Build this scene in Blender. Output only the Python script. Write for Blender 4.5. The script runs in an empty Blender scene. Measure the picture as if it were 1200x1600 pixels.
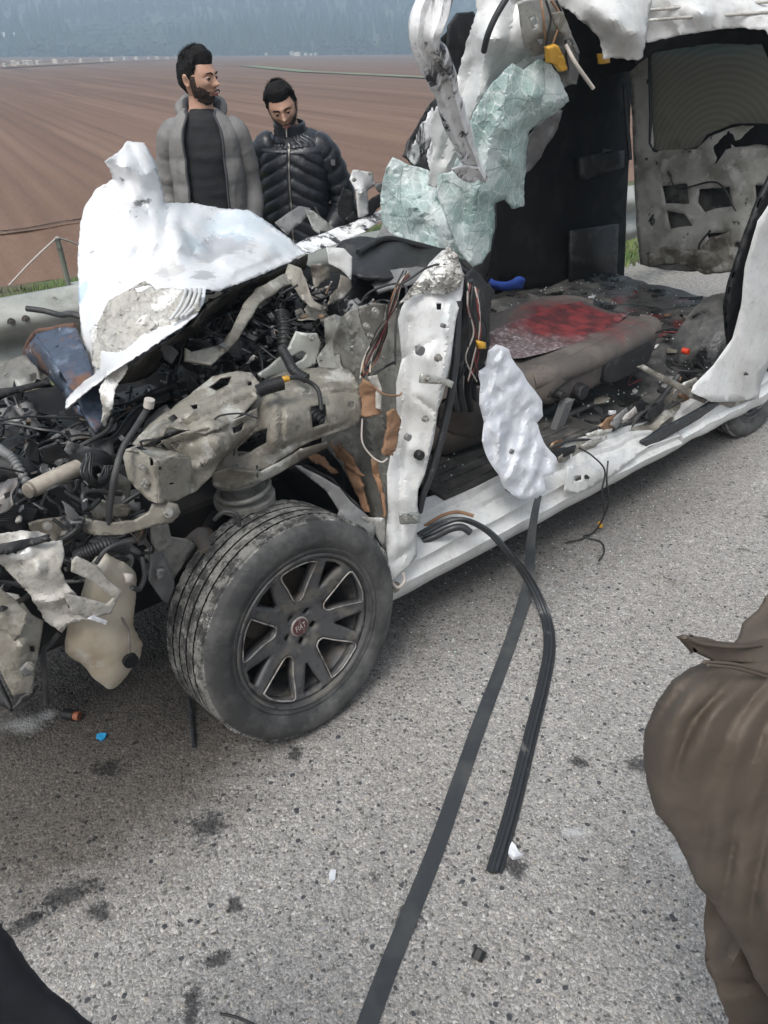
import bpy, bmesh, math, random
import numpy as np
from mathutils import Vector, Matrix, noise
from mathutils.geometry import delaunay_2d_cdt
ORD = 'first second third fourth fifth sixth seventh eighth ninth tenth eleventh twelfth thirteenth fourteenth fifteenth sixteenth seventeenth eighteenth nineteenth twentieth twenty-first twenty-second'.split()
SC = bpy.context.scene
COL = SC.collection
R = math.radians
V = Vector
# ------------------------------------------------------------------ camera
FPX, CAMH, PITCH = 1202.0, 1.70, R(31.4)
cd = bpy.data.cameras.new('camera'); cam = bpy.data.objects.new('camera', cd); COL.objects.link(cam)
cam.location = (0, 0, CAMH); cam.rotation_euler = (R(90) - PITCH, 0, 0)
cd.sensor_fit = 'VERTICAL'; cd.sensor_height = 24.0; cd.lens = 24.0 * FPX / 1600.0
cd.clip_start = 0.05; cd.clip_end = 8000
SC.camera = cam
# ------------------------------------------------------------------ world, sun, exposure
W = bpy.data.worlds.new('World'); SC.world = W; W.use_nodes = True
wn = W.node_tree.nodes; wl = W.node_tree.links; wn.clear()
sky = wn.new('ShaderNodeTexSky'); sky.sky_type = 'NISHITA'; sky.sun_disc = False
sky.sun_elevation = R(58); sky.sun_rotation = R(207); sky.dust_density = 4; sky.air_density = 1.0
hs = wn.new('ShaderNodeHueSaturation'); hs.inputs['Saturation'].default_value = 0.22
bg = wn.new('ShaderNodeBackground'); bg.inputs['Strength'].default_value = 0.125
wo = wn.new('ShaderNodeOutputWorld')
wl.new(sky.outputs[0], hs.inputs['Color']); wl.new(hs.outputs[0], bg.inputs['Color']); wl.new(bg.outputs[0], wo.inputs['Surface'])
sd = bpy.data.lights.new('sun', 'SUN'); sd.energy = 1.5; sd.angle = R(20); sd.color = (1, 0.98, 0.95)
sun = bpy.data.objects.new('sun', sd); COL.objects.link(sun)
sun.rotation_euler = (R(90 - 58), 0, R(180 - 207))
SC.cycles.volume_bounces = 1
SC.view_settings.view_transform = 'Standard'; SC.view_settings.look = 'None'
SC.view_settings.exposure = 0.70; SC.view_settings.gamma = 1.0; SC.view_settings.use_curve_mapping = False
# ------------------------------------------------------------------ measuring helpers
CF = V((0, math.cos(PITCH), -math.sin(PITCH))); CU = V((0, math.sin(PITCH), math.cos(PITCH)))
CO = V((0, 0, CAMH))
O0 = V((0, 1.9, 0)); U = V((.76, .65, 0)).normalized(); L = V((-.65, .76, 0)).normalized()
def ray(x, y): return CF + V((1, 0, 0)) * ((x - 600) / FPX) - CU * ((y - 800) / FPX)
def T(x, y, t):
    d = ray(x, y); return CO + d * ((t - (CO - O0).dot(L)) / d.dot(L))
def SP(x, y, s):
    d = ray(x, y); return CO + d * ((s - (CO - O0).dot(U)) / d.dot(U))
def ZP(x, y, z):
    d = ray(x, y); return CO + d * ((z - CAMH) / d.z)
def YP(x, y, yy):
    d = ray(x, y); return CO + d * (yy / d.y)
def C(s, t, z): return O0 + U * s + L * t + V((0, 0, z))
# ------------------------------------------------------------------ materials
def M(name, col, rough=.5, metal=0., layers=(), bump=0., bs=60., coat=0., spec=.5, bdist=.004, bdet=8, grime=0.):
    m = bpy.data.materials.new(name); m.use_nodes = True
    n = m.node_tree.nodes; l = m.node_tree.links; p = n['Principled BSDF']
    tc = n.new('ShaderNodeTexCoord').outputs['Object']
    p.inputs['Metallic'].default_value = metal; p.inputs['Coat Weight'].default_value = coat
    p.inputs['Coat Roughness'].default_value = .25
    p.inputs['Specular IOR Level'].default_value = spec
    cur = None; rc = None
    if grime: layers = list(layers) + [(tuple(c * .30 for c in col[:3]), 38, .50, .66, dict(d=14, ro=.8, a=grime, off=(7, 3, 1))), (tuple(min(.6, c * 1.5 + .03) for c in col[:3]), 75, .56, .68, dict(d=10, ro=.8, a=grime * .5, off=(1, 3, 9)))]
    for (c, s, lo, hi, o) in layers:
        mp = n.new('ShaderNodeMapping'); mp.inputs['Scale'].default_value = o.get('st', (1, 1, 1)); mp.inputs['Rotation'].default_value = o.get('rot', (0, 0, 0))
        mp.inputs['Location'].default_value = o.get('off', (0, 0, 0))
        if 'tex' in o: mp.vector_type = 'TEXTURE'
        l.new(tc, mp.inputs['Vector'])
        if o.get('t') == 'v':
            tx = n.new('ShaderNodeTexVoronoi'); tx.inputs['Scale'].default_value = s; tx.feature = o.get('f', 'F1'); out = tx.outputs['Distance']
        else:
            tx = n.new('ShaderNodeTexNoise'); tx.inputs['Scale'].default_value = s; tx.inputs['Detail'].default_value = o.get('d', 6)
            tx.inputs['Roughness'].default_value = o.get('ro', .6); tx.inputs['Distortion'].default_value = o.get('dist', 0); out = tx.outputs['Fac']
        l.new(mp.outputs[0], tx.inputs['Vector'])
        if 'pos' in o:
            m2 = n.new('ShaderNodeMapping'); m2.vector_type = 'TEXTURE'; m2.inputs['Location'].default_value = o['pos']; m2.inputs['Scale'].default_value = o['rad']; l.new(tc, m2.inputs['Vector'])
            le = n.new('ShaderNodeVectorMath'); le.operation = 'LENGTH'; l.new(m2.outputs[0], le.inputs[0])
            q1 = n.new('ShaderNodeMath'); q1.operation = 'MULTIPLY_ADD'; l.new(out, q1.inputs[0]); q1.inputs[1].default_value = 2.4; l.new(le.outputs['Value'], q1.inputs[2]); out = q1.outputs[0]
        mr = n.new('ShaderNodeMapRange'); mr.inputs['From Min'].default_value = lo; mr.inputs['From Max'].default_value = hi
        mr.inputs['To Max'].default_value = o.get('a', 1.0)
        l.new(out, mr.inputs['Value'])
        mx = n.new('ShaderNodeMix'); mx.data_type = 'RGBA'
        l.new(mr.outputs[0], mx.inputs['Factor'])
        if cur is None: mx.inputs['A'].default_value = (*col, 1)
        else: l.new(cur, mx.inputs['A'])
        mx.inputs['B'].default_value = (*c, 1); cur = mx.outputs['Result']
        if 'r' in o:
            mf = n.new('ShaderNodeMix'); mf.data_type = 'FLOAT'; l.new(mr.outputs[0], mf.inputs['Factor'])
            if rc is None: mf.inputs['A'].default_value = rough
            else: l.new(rc, mf.inputs['A'])
            mf.inputs['B'].default_value = o['r']; rc = mf.outputs['Result']
    if cur is None: p.inputs['Base Color'].default_value = (*col, 1)
    else: l.new(cur, p.inputs['Base Color'])
    if rc is None: p.inputs['Roughness'].default_value = rough
    else: l.new(rc, p.inputs['Roughness'])
    if bump:
        tx = n.new('ShaderNodeTexNoise'); tx.inputs['Scale'].default_value = bs; tx.inputs['Detail'].default_value = bdet
        l.new(tc, tx.inputs['Vector'])
        b = n.new('ShaderNodeBump'); b.inputs['Strength'].default_value = bump; b.inputs['Distance'].default_value = bdist
        l.new(tx.outputs['Fac'], b.inputs['Height']); l.new(b.outputs[0], p.inputs['Normal'])
    return m
DK = (.02, .02, .021); DUST = (.30, .28, .25)
m_white = M('white_paint', (.60, .60, .59), .42, 0, [
    ((.36, .35, .32), 2.6, .46, .72, dict(a=.75, d=10)), ((.22, .20, .17), 26, .60, .70, dict(a=.6, d=10, ro=.75)), ((.30, .29, .27), 14, .62, .72, dict(a=.7, d=10, ro=.7)),
    ((.06, .06, .065), 9, .69, .72, dict(st=(1, 1, .35), d=12, ro=.75, r=.6)), ((.60, .70, .74), 5, .6, .75, dict(off=(3, 1, 2), a=.4))],
    bump=.15, bs=60, coat=.25, bdist=.004, grime=.35)
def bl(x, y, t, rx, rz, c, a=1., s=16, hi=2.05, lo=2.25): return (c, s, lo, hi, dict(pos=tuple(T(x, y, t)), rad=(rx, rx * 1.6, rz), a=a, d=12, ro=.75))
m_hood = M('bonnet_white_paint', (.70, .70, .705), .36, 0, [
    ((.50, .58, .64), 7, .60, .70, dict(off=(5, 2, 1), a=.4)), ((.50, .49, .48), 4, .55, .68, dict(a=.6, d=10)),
    bl(352, 386, .98, .10, .035, (.42, .42, .44)), bl(325, 405, .92, .07, .03, (.38, .385, .40)), bl(322, 440, .66, .05, .03, (.40, .40, .41)), bl(385, 350, 1.12, .16, .03, (.50, .64, .72), .4),  # grey patches: scraped paint with the dent's shading painted in
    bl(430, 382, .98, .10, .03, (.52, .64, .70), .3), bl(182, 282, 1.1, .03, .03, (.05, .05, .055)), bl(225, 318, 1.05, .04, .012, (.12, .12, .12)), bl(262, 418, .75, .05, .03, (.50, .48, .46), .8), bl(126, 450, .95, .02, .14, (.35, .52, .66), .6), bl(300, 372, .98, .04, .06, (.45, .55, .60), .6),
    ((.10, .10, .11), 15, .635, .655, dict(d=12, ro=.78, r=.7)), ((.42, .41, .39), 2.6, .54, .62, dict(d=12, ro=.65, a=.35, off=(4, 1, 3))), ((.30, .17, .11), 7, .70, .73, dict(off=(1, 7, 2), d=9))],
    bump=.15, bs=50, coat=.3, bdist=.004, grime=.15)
m_hoodd = M('dirty_white_paint', (.44, .42, .385), .5, 0, [
    ((.30, .28, .24), 9, .45, .7, dict(d=12, ro=.7)), ((.05, .05, .05), 22, .60, .66, dict(st=(1, 1, .4), d=12, ro=.8, r=.7)),
    ((.70, .69, .66), 6, .56, .60, dict(off=(4, 4, 4), d=8))], bump=.6, bs=60, bdist=.005, grime=.9)
m_scuff = M('scuffed_white_paint', (.74, .74, .74), .42, 0, [
    ((.035, .035, .04), 9, .50, .56, dict(st=(1.6, 1.6, .22), d=10, ro=.7, r=.6)), ((.36, .35, .33), 20, .5, .7, dict(a=.6))],
    bump=.6, bs=24, bdist=.01)
m_beige = M('bare_inner_metal', (.25, .233, .195), .5, .1, [
    ((.12, .105, .085), 5, .46, .62, dict(d=10)), ((.42, .41, .375), 9, .54, .62, dict(off=(2, 5, 1), d=8)),
    ((.05, .045, .04), 18, .66, .70, dict(d=12, ro=.75))], bump=.4, bs=60, bdist=.004, grime=.8)
m_grey = M('grey_sealed_metal', (.20, .198, .18), .5, .1, [
    ((.12, .11, .095), 4, .48, .7, dict(d=10)), ((.42, .42, .40), 9, .58, .7, dict(off=(2, 5, 1))),
    ((.04, .04, .04), 14, .66, .70, dict(d=12, ro=.75))], bump=.4, bs=50, bdist=.004, grime=.8)
m_liner = M('bonnet_lining', (.10, .085, .065), .7, 0, [((.20, .18, .15), 8, .5, .7, {}), ((.03, .03, .03), 12, .5, .6, dict(d=9))], bump=.5, bs=30)
m_foam = M('torn_brown_foam', (.25, .145, .085), .9, 0, [((.20, .11, .06), 20, .45, .65, dict(d=8)), ((.5, .36, .25), 9, .6, .7, {})], bump=.8, bs=50)
m_black = M('black_plastic', (.012, .012, .013), .55, 0, [((.10, .095, .09), 10, .55, .75, dict(d=10, a=.7, r=.8)), ((.20, .19, .175), 60, .66, .72, dict(d=6, a=.7))], bump=.3, bs=40)
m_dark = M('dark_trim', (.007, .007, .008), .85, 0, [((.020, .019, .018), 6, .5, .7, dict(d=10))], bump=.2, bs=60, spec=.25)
m_greyp = M('grey_plastic', (.14, .14, .14), .55, 0, [((.26, .26, .25), 8, .5, .7, dict(d=10)), ((.04, .04, .04), 12, .6, .66, dict(d=10))], bump=.3, bs=30)
m_hose = M('dusty_rubber_hose', (.03, .03, .031), .6, 0, [((.13, .125, .115), 14, .5, .75, dict(d=10, a=.6))], bump=.3, bs=60)
m_wire = M('black_wire', (.02, .02, .02), .45)
m_wred = M('dark_red_wire', (.16, .03, .03), .5)
m_wpale = M('pale_wire', (.42, .38, .34), .5)
m_yel = M('yellow_plastic', (.55, .30, .03), .45, 0, [((.15, .09, .03), 25, .55, .7, {})])
m_pipe = M('pale_dusty_pipe', (.42, .37, .31), .7, 0, [((.24, .20, .16), 18, .45, .7, dict(d=9))], bump=.3, bs=50)
m_tank = M('translucent_tank_plastic', (.42, .37, .29), .42, 0, [
    ((.26, .19, .12), 5, .5, .72, dict(d=8)), ((.56, .54, .49), 7, .55, .68, dict(off=(2, 3, 4))), ((.06, .04, .03), 14, .68, .72, dict(d=10))], bump=.3, bs=20, coat=.1)
m_bolt = M('zinc_bolt', (.38, .37, .34), .4, .6, [((.16, .13, .10), 60, .5, .7, {})])
m_steel = M('dark_steel', (.16, .15, .145), .5, .5, [((.22, .17, .12), 20, .5, .7, dict(d=8))], bump=.3, bs=50)
m_blue = M('rusty_blue_steel', (.06, .078, .115), .45, .2, [
    ((.22, .27, .34), 9, .5, .7, dict(d=10)), ((.15, .08, .055), 9, .53, .62, dict(off=(3, 1, 2), d=12, ro=.7, r=.85)),
    ((.5, .55, .6), 30, .66, .70, dict(d=8)), ((.09, .05, .035), 16, .64, .7, dict(d=9))], bump=.5, bs=40, bdist=.006, grime=.7)
m_rust = M('rusted_edge', (.12, .065, .045), .9, 0, [((.06, .035, .025), 40, .45, .65, {})], bump=1, bs=70)
m_tyre = M('dusty_tyre_rubber', (.035, .034, .033), .8, 0, [
    ((.20, .195, .18), 14, .47, .53, dict(d=15, ro=.85, a=.9)), ((.42, .41, .385), 18, .545, .60, dict(off=(3, 1, 7), d=14, ro=.85, a=.85)), ((.02, .02, .02), 30, .53, .57, dict(off=(8, 1, 7), d=14, ro=.85, a=.85))], bump=.9, bs=90, bdist=.003)
m_side = M('tyre_sidewall', (.032, .032, .032), .7, 0, [((.12, .118, .112), 7, .44, .62, dict(d=12, ro=.7, a=.7)), ((.20, .19, .18), 20, .62, .68, dict(d=12, ro=.8, a=.7))], bump=.25, bs=60)
m_rim = M('dark_alloy', (.075, .075, .077), .5, .25, [((.13, .12, .105), 16, .5, .62, dict(d=9, r=.7)), ((.03, .028, .027), 30, .55, .7, {})], bump=.1, bs=90)
m_rimd = M('brown_brake_dust', (.085, .07, .058), .7, .2, [((.03, .026, .023), 12, .5, .7, dict(d=8))])
m_edge = M('machined_alloy_edge', (.36, .34, .315), .5, .35, [((.12, .10, .09), 30, .45, .62, {})])
m_cap = M('red_wheel_cap', (.085, .03, .032), .45, 0, [((.3, .26, .25), 80, .58, .7, {})])
m_letter = M('silver_lettering', (.62, .60, .58), .35, .5)
m_air = M('airbag_fabric', (.60, .61, .64), .8, 0, [((.50, .52, .57), 12, .45, .7, dict(d=8)), ((.33, .30, .36), 17, .70, .74, dict(d=8, a=.8))], bump=.5, bs=34, bdist=.008)
m_fab = M('grey_brown_seat_cloth', (.062, .052, .047), .9, 0, [((.11, .092, .080), 5, .45, .65, dict(d=10)), ((.22, .17, .13), 12, .60, .70, dict(d=12, a=.6, ro=.7))], bump=.4, bs=160, bdist=.002)
m_mat = M('floor_mat', (.035, .033, .031), .8, 0, [((.12, .11, .10), 12, .48, .7, dict(d=12, ro=.7)), ((.35, .33, .31), 60, .68, .72, {})], bump=.6, bs=30, bdist=.01)
m_floor = M('wet_dirty_floor', (.045, .045, .045), .35, 0, [
    ((.14, .135, .125), 4, .45, .65, dict(d=12, ro=.7, r=.7)), ((.010, .010, .010), 6, .5, .6, dict(off=(3, 3, 1), d=9, r=.2)), ((.42, .40, .38), 55, .68, .72, dict(d=5, r=.7)),
    ((.10, .016, .014), 3.2, .62, .68, dict(off=(1, 5, 2), d=9, r=.3))], bump=.7, bs=22, bdist=.01)
m_debris = M('broken_dark_plastic', (.015, .015, .016), .5, 0, [((.10, .10, .10), 18, .52, .56, dict(d=2)), ((.32, .31, .29), 21, .66, .67, dict(d=1, off=(3, 1, 2))), ((.16, .10, .06), 16, .68, .69, dict(d=1, off=(9, 1, 2)))])
m_red = M('red_plastic', (.55, .05, .02), .45)
m_bluec = M('blue_cloth_cap', (.02, .06, .30), .8, 0, [((.01, .03, .14), 14, .45, .65, {})], bump=.4, bs=60)
m_strap = M('woven_black_webbing', (.028, .032, .036), .68, 0, [((.09, .09, .085), 7, .45, .75, dict(d=10, a=.7))], bump=.35, bs=260, bdist=.001)
m_seal = M('black_rubber_seal', (.025, .027, .03), .42, 0, [((.15, .15, .145), 22, .6, .72, dict(d=10, a=.7, r=.8))], bump=.2, bs=60)
m_paper = M('paper', (.66, .66, .68), .8, 0, [((.4, .4, .43), 25, .5, .7, {})])
m_zinc = M('galvanised_steel', (.30, .31, .285), .5, .25, [
    ((.46, .46, .42), 1.6, .45, .56, dict(d=6)), ((.22, .23, .20), 4, .52, .7, dict(d=10, ro=.7)), ((.10, .09, .075), 12, .68, .74, dict(d=9))], bump=.2, bs=20)
m_wood = M('weathered_post', (.20, .21, .18), .9, 0, [((.10, .09, .07), 30, .5, .7, dict(st=(1, 1, .1)))], bump=.6, bs=60)
def stain(m, r0=.50, r1=.40):
    n = m.node_tree.nodes; l = m.node_tree.links; p = n['Principled BSDF']
    old = p.inputs['Base Color'].links[0].from_socket
    tc = n.new('ShaderNodeTexCoord').outputs['Object']
    vm = n.new('ShaderNodeVectorMath'); vm.operation = 'DISTANCE'; l.new(tc, vm.inputs[0]); vm.inputs[1].default_value = STAIN
    nz = n.new('ShaderNodeTexNoise'); nz.inputs['Scale'].default_value = 9; nz.inputs['Detail'].default_value = 8; l.new(tc, nz.inputs['Vector'])
    ma = n.new('ShaderNodeMath'); ma.operation = 'MULTIPLY_ADD'; l.new(nz.outputs['Fac'], ma.inputs[0]); ma.inputs[1].default_value = .26; l.new(vm.outputs['Value'], ma.inputs[2])
    mr = n.new('ShaderNodeMapRange'); mr.inputs['From Min'].default_value = r0 - .04; mr.inputs['From Max'].default_value = r0 - .20; l.new(ma.outputs[0], mr.inputs['Value'])
    mx = n.new('ShaderNodeMix'); mx.data_type = 'RGBA'; l.new(mr.outputs[0], mx.inputs['Factor']); l.new(old, mx.inputs['A']); cm = n.new('ShaderNodeMix'); cm.data_type = 'RGBA'; cm.inputs['A'].default_value = (.055, .008, .010, 1); cm.inputs['B'].default_value = (.15, .018, .02, 1)
    n3 = n.new('ShaderNodeTexNoise'); n3.inputs['Scale'].default_value = 16; n3.inputs['Detail'].default_value = 10; l.new(tc, n3.inputs['Vector']); m3 = n.new('ShaderNodeMapRange'); m3.inputs['From Min'].default_value = .42; m3.inputs['From Max'].default_value = .58; l.new(n3.outputs['Fac'], m3.inputs['Value']); l.new(m3.outputs[0], cm.inputs['Factor']); l.new(cm.outputs['Result'], mx.inputs['B'])
    l.new(mx.outputs['Result'], p.inputs['Base Color'])
    return m
def m_seatq():
    m = M('quilted_seat_centre', (.10, .072, .075), .85, 0, [((.30, .27, .275), 55, .50, .60, dict(d=10, ro=.8)), ((.05, .03, .03), 13, .52, .65, dict(d=8))], bump=.5, bs=120)
    return stain(m)
def m_glassf():
    m = M('shattered_laminated_glass', (.42, .54, .51), .38, 0, [
        ((.22, .37, .33), 4, .47, .62, dict(d=9)), ((.66, .70, .69), 6, .47, .60, dict(off=(3, 2, 1), d=10)), ((.85, .88, .87), 110, .10, .02, dict(t='v', f='DISTANCE_TO_EDGE', a=.5)), ((.90, .92, .91), 24, .045, .012, dict(t='v', f='DISTANCE_TO_EDGE', a=.85, st=(1, 1, .7))), ((.06, .10, .095), 9, .012, .005, dict(t='v', f='DISTANCE_TO_EDGE', a=.7, off=(2, 1, 5))), ((.12, .18, .17), 60, .60, .68, dict(d=8, a=.6)),
        ((.10, .16, .15), 12, .70, .73, dict(d=10, a=.8)), ((.45, .44, .41), 5, .62, .72, dict(off=(9, 2, 1), d=9, a=.7))], bump=.8, bs=120, coat=.35, bdist=.003)
    n = m.node_tree.nodes; l = m.node_tree.links; p = n['Principled BSDF']
    tr = n.new('ShaderNodeBsdfTranslucent'); tr.inputs['Color'].default_value = (.55, .75, .7, 1)
    mx = n.new('ShaderNodeMixShader'); mx.inputs[0].default_value = .35
    l.new(p.outputs[0], mx.inputs[1]); l.new(tr.outputs[0], mx.inputs[2])
    l.new(mx.outputs[0], n['Material Output'].inputs['Surface'])
    return m
m_glass = m_glassf()
# ------------------------------------------------------------------ object helpers
def link(name, me, mat, parent=None):
    o = bpy.data.objects.new(name, me); COL.objects.link(o)
    if mat is not None: me.materials.append(mat)
    if parent is not None:
        o.parent = parent; p = parent; off = V((0, 0, 0))
        while p is not None: off = off + V(p.location); p = p.parent
        o.location = -off if parent.type == 'EMPTY' or True else (0, 0, 0)
    return o
def tag(o, label=None, cat=None, group=None, kind=None):
    if label: o['label'] = label
    if cat: o['category'] = cat
    if group: o['group'] = group
    if kind: o['kind'] = kind
    return o
def empty(name, loc, label=None, cat=None, group=None, parent=None):
    o = bpy.data.objects.new(name, None); COL.objects.link(o); o.empty_display_size = .1
    if parent is not None:
        o.parent = parent; off = V((0, 0, 0)); p = parent
        while p is not None: off = off + V(p.location); p = p.parent
        o.location = V(loc) - off
    else: o.location = loc
    return tag(o, label, cat, group)
def recenter(o):
    """move a parentless mesh's origin to its base centre"""
    me = o.data; n = len(me.vertices)
    co = np.empty(n * 3, dtype=np.float32); me.vertices.foreach_get('co', co); co = co.reshape(-1, 3)
    c = V(((co[:, 0].min() + co[:, 0].max()) / 2, (co[:, 1].min() + co[:, 1].max()) / 2, float(co[:, 2].min())))
    me.transform(Matrix.Translation(-c)); o.location = V(o.location) + c
    return o
def mesh(name, verts, faces, smooth=True):
    me = bpy.data.meshes.new(name); me.from_pydata([tuple(v) for v in verts], [], faces); me.update()
    if smooth: me.polygons.foreach_set('use_smooth', [True] * len(me.polygons))
    return me
def autosm(me, ang=40):
    me.polygons.foreach_set('use_smooth', [True] * len(me.polygons))
    try: me.set_sharp_from_angle(angle=R(ang))
    except Exception: pass
def mods(o, sub=0, thick=0, bev=0):
    if sub:
        q = o.modifiers.new('sub', 'SUBSURF'); q.levels = sub; q.render_levels = sub
    if thick:
        q = o.modifiers.new('sol', 'SOLIDIFY'); q.thickness = thick; q.offset = 0
    if bev:
        q = o.modifiers.new('bev', 'BEVEL'); q.width = bev; q.segments = 2; q.limit_method = 'ANGLE'; q.angle_limit = R(35)
    return o
class MB:
    def __init__(s): s.v = []; s.f = []
    def add(s, vs, fs):
        b = len(s.v); s.v += [V(p) for p in vs]; s.f += [tuple(i + b for i in f) for f in fs]; return s
    def rings(s, rings, cap=True, closed=True):
        n = len(rings[0]); vs = [p for r in rings for p in r]; fs = []
        for i in range(len(rings) - 1):
            for j in range(n if closed else n - 1):
                k = (j + 1) % n
                fs.append((i * n + j, i * n + k, (i + 1) * n + k, (i + 1) * n + j))
        if cap and closed:
            fs.append(tuple(range(n))[::-1]); fs.append(tuple(range((len(rings) - 1) * n, len(rings) * n)))
        return s.add(vs, fs)
    def tube(s, pts, r, n=8, cap=True):
        pts = [V(p) for p in pts]; m = len(pts)
        rr = r if callable(r) else (lambda q: r)
        up = V((0, 0, 1)); rings = []; a = None
        for i, p in enumerate(pts):
            d = (pts[min(i + 1, m - 1)] - pts[max(i - 1, 0)])
            if d.length < 1e-9: d = V((0, 0, 1))
            d.normalize()
            if a is None:
                a = d.cross(up);
                if a.length < .1: a = d.cross(V((1, 0, 0)))
            a = (a - d * a.dot(d))
            if a.length < 1e-6: a = d.cross(V((1, .3, .2)))
            a.normalize(); b = d.cross(a); q = rr(i / (m - 1))
            rings.append([p + (a * math.cos(2 * math.pi * k / n) + b * math.sin(2 * math.pi * k / n)) * q for k in range(n)])
        return s.rings(rings, cap)
    def box(s, o, a, b, c):
        """corner o, edge vectors a b c"""
        o = V(o); vs = [o + a * i + b * j + c * k for k in (0, 1) for j in (0, 1) for i in (0, 1)]
        return s.add(vs, [(0, 2, 3, 1), (4, 5, 7, 6), (0, 1, 5, 4), (2, 6, 7, 3), (0, 4, 6, 2), (1, 3, 7, 5)])
    def build(s, name, mat, parent=None, smooth=True, ang=40):
        me = mesh(name, s.v, s.f, False)
        if smooth: autosm(me, ang)
        return link(name, me, mat, parent)
def cr(pts, n=8):
    """catmull-rom through points"""
    pts = [V(p) for p in pts]
    if len(pts) < 3: return [pts[0].lerp(pts[-1], i / n) for i in range(n + 1)]
    P = [pts[0] * 2 - pts[1]] + pts + [pts[-1] * 2 - pts[-2]]; out = []
    for i in range(1, len(P) - 2):
        a, b, c, d = P[i - 1:i + 3]
        for k in range(n):
            t = k / n
            out.append(((b * 2) + (c - a) * t + (a * 2 - b * 5 + c * 4 - d) * t * t + (b * 3 - a - c * 3 + d) * t ** 3) * .5)
    out.append(pts[-1]); return out
def tube(name, pts, r, mat, parent=None, n=8, k=6, corr=None):
    p = cr(pts, k)
    if corr:
        f = lambda q: r * (1 + .22 * (1 if int(q * corr) % 2 else 0))
        tot = max(len(p), corr * 2); q = []
        for i in range(tot + 1):
            x = i / tot * (len(p) - 1); j = min(int(x), len(p) - 2); q.append(p[j].lerp(p[j + 1], x - j))
        return MB().tube(q, f, n).build(name, mat, parent, ang=80)
    return MB().tube(p, r, n).build(name, mat, parent, ang=80)
def inpoly(x, y, P):
    c = False; j = len(P) - 1
    for i in range(len(P)):
        xi, yi = P[i][0], P[i][1]; xj, yj = P[j][0], P[j][1]
        if (yi > y) != (yj > y) and x < (xj - xi) * (y - yi) / (yj - yi) + xi: c = not c
        j = i
    return c
def rbf(ctrl):
    P = np.array([(c[0], c[1]) for c in ctrl], float); z = np.array([c[2] for c in ctrl], float); n = len(P)
    D = np.linalg.norm(P[:, None] - P[None], axis=2)
    A = np.zeros((n + 1, n + 1)); A[:n, :n] = -D; A[:n, n] = 1; A[n, :n] = 1
    A[:n, :n] -= np.eye(n) * 1.5
    w = np.linalg.solve(A, np.append(z, 0))
    def f(x, y):
        return float((-np.hypot(P[:, 0] - x, P[:, 1] - y)) @ w[:n] + w[n])
    return f
def fill(outline, holes, res, rnd, jag=0.):
    """2d outline (+holes) -> triangulated grid"""
    def dens(P, r):
        out = []
        for i in range(len(P)):
            a = P[i]; b = P[(i + 1) % len(P)]; d = math.hypot(b[0] - a[0], b[1] - a[1]); n = max(1, round(d / r))
            for k in range(n):
                q = k / n; jx = rnd.uniform(-jag, jag) if k else 0; jy = rnd.uniform(-jag, jag) if k else 0
                out.append((a[0] + (b[0] - a[0]) * q + jx, a[1] + (b[1] - a[1]) * q + jy))
        return out
    loops = [dens(outline, res)] + [dens(h, res * .8) for h in holes]
    vs = []; es = []
    for lp in loops:
        b = len(vs); vs += [V(p) for p in lp]; es += [(b + i, b + (i + 1) % len(lp)) for i in range(len(lp))]
    xs = [p[0] for p in outline]; ys = [p[1] for p in outline]; y = min(ys); row = 0
    B = np.array([(p.x, p.y) for p in vs])
    while y < max(ys):
        x = min(xs) + (res * .5 if row % 2 else 0)
        while x < max(xs):
            px = x + rnd.uniform(-.3, .3) * res; py = y + rnd.uniform(-.3, .3) * res
            if inpoly(px, py, loops[0]) and not any(inpoly(px, py, h) for h in holes) and np.min(np.hypot(B[:, 0] - px, B[:, 1] - py)) > res * .45:
                vs.append(V((px, py)))
            x += res
        y += res * .866; row += 1
    r = delaunay_2d_cdt(vs, es, [], 0, 1e-4)
    ov, of = r[0], r[2]; F = []
    for f in of:
        cx = sum(ov[i].x for i in f) / 3; cy = sum(ov[i].y for i in f) / 3
        if inpoly(cx, cy, loops[0]) and not any(inpoly(cx, cy, h) for h in holes): F.append(tuple(f))
    return ov, F
FD = []
_r = random.Random(77)
for _ in range(24): FD.append((V((_r.uniform(-1, 1), _r.uniform(-1, 1), _r.uniform(-1, 1))).normalized(), _r.random()))
def fold(q, f, seed):
    """crisp creases: triangle waves in a few directions, bent by noise"""
    w = noise.noise_vector(q * f * .45 + V((seed, 1.3, 0))) * .9; o = 0.
    for k in range(4):
        d, ph = FD[(seed * 5 + k * 3) % 24]; x = (q * f * (.45 + .38 * k) + w).dot(d) + ph; o += (abs((x % 1.) - .5) * 4 - 1) / (1 + .75 * k)
    return o * .5
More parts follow.
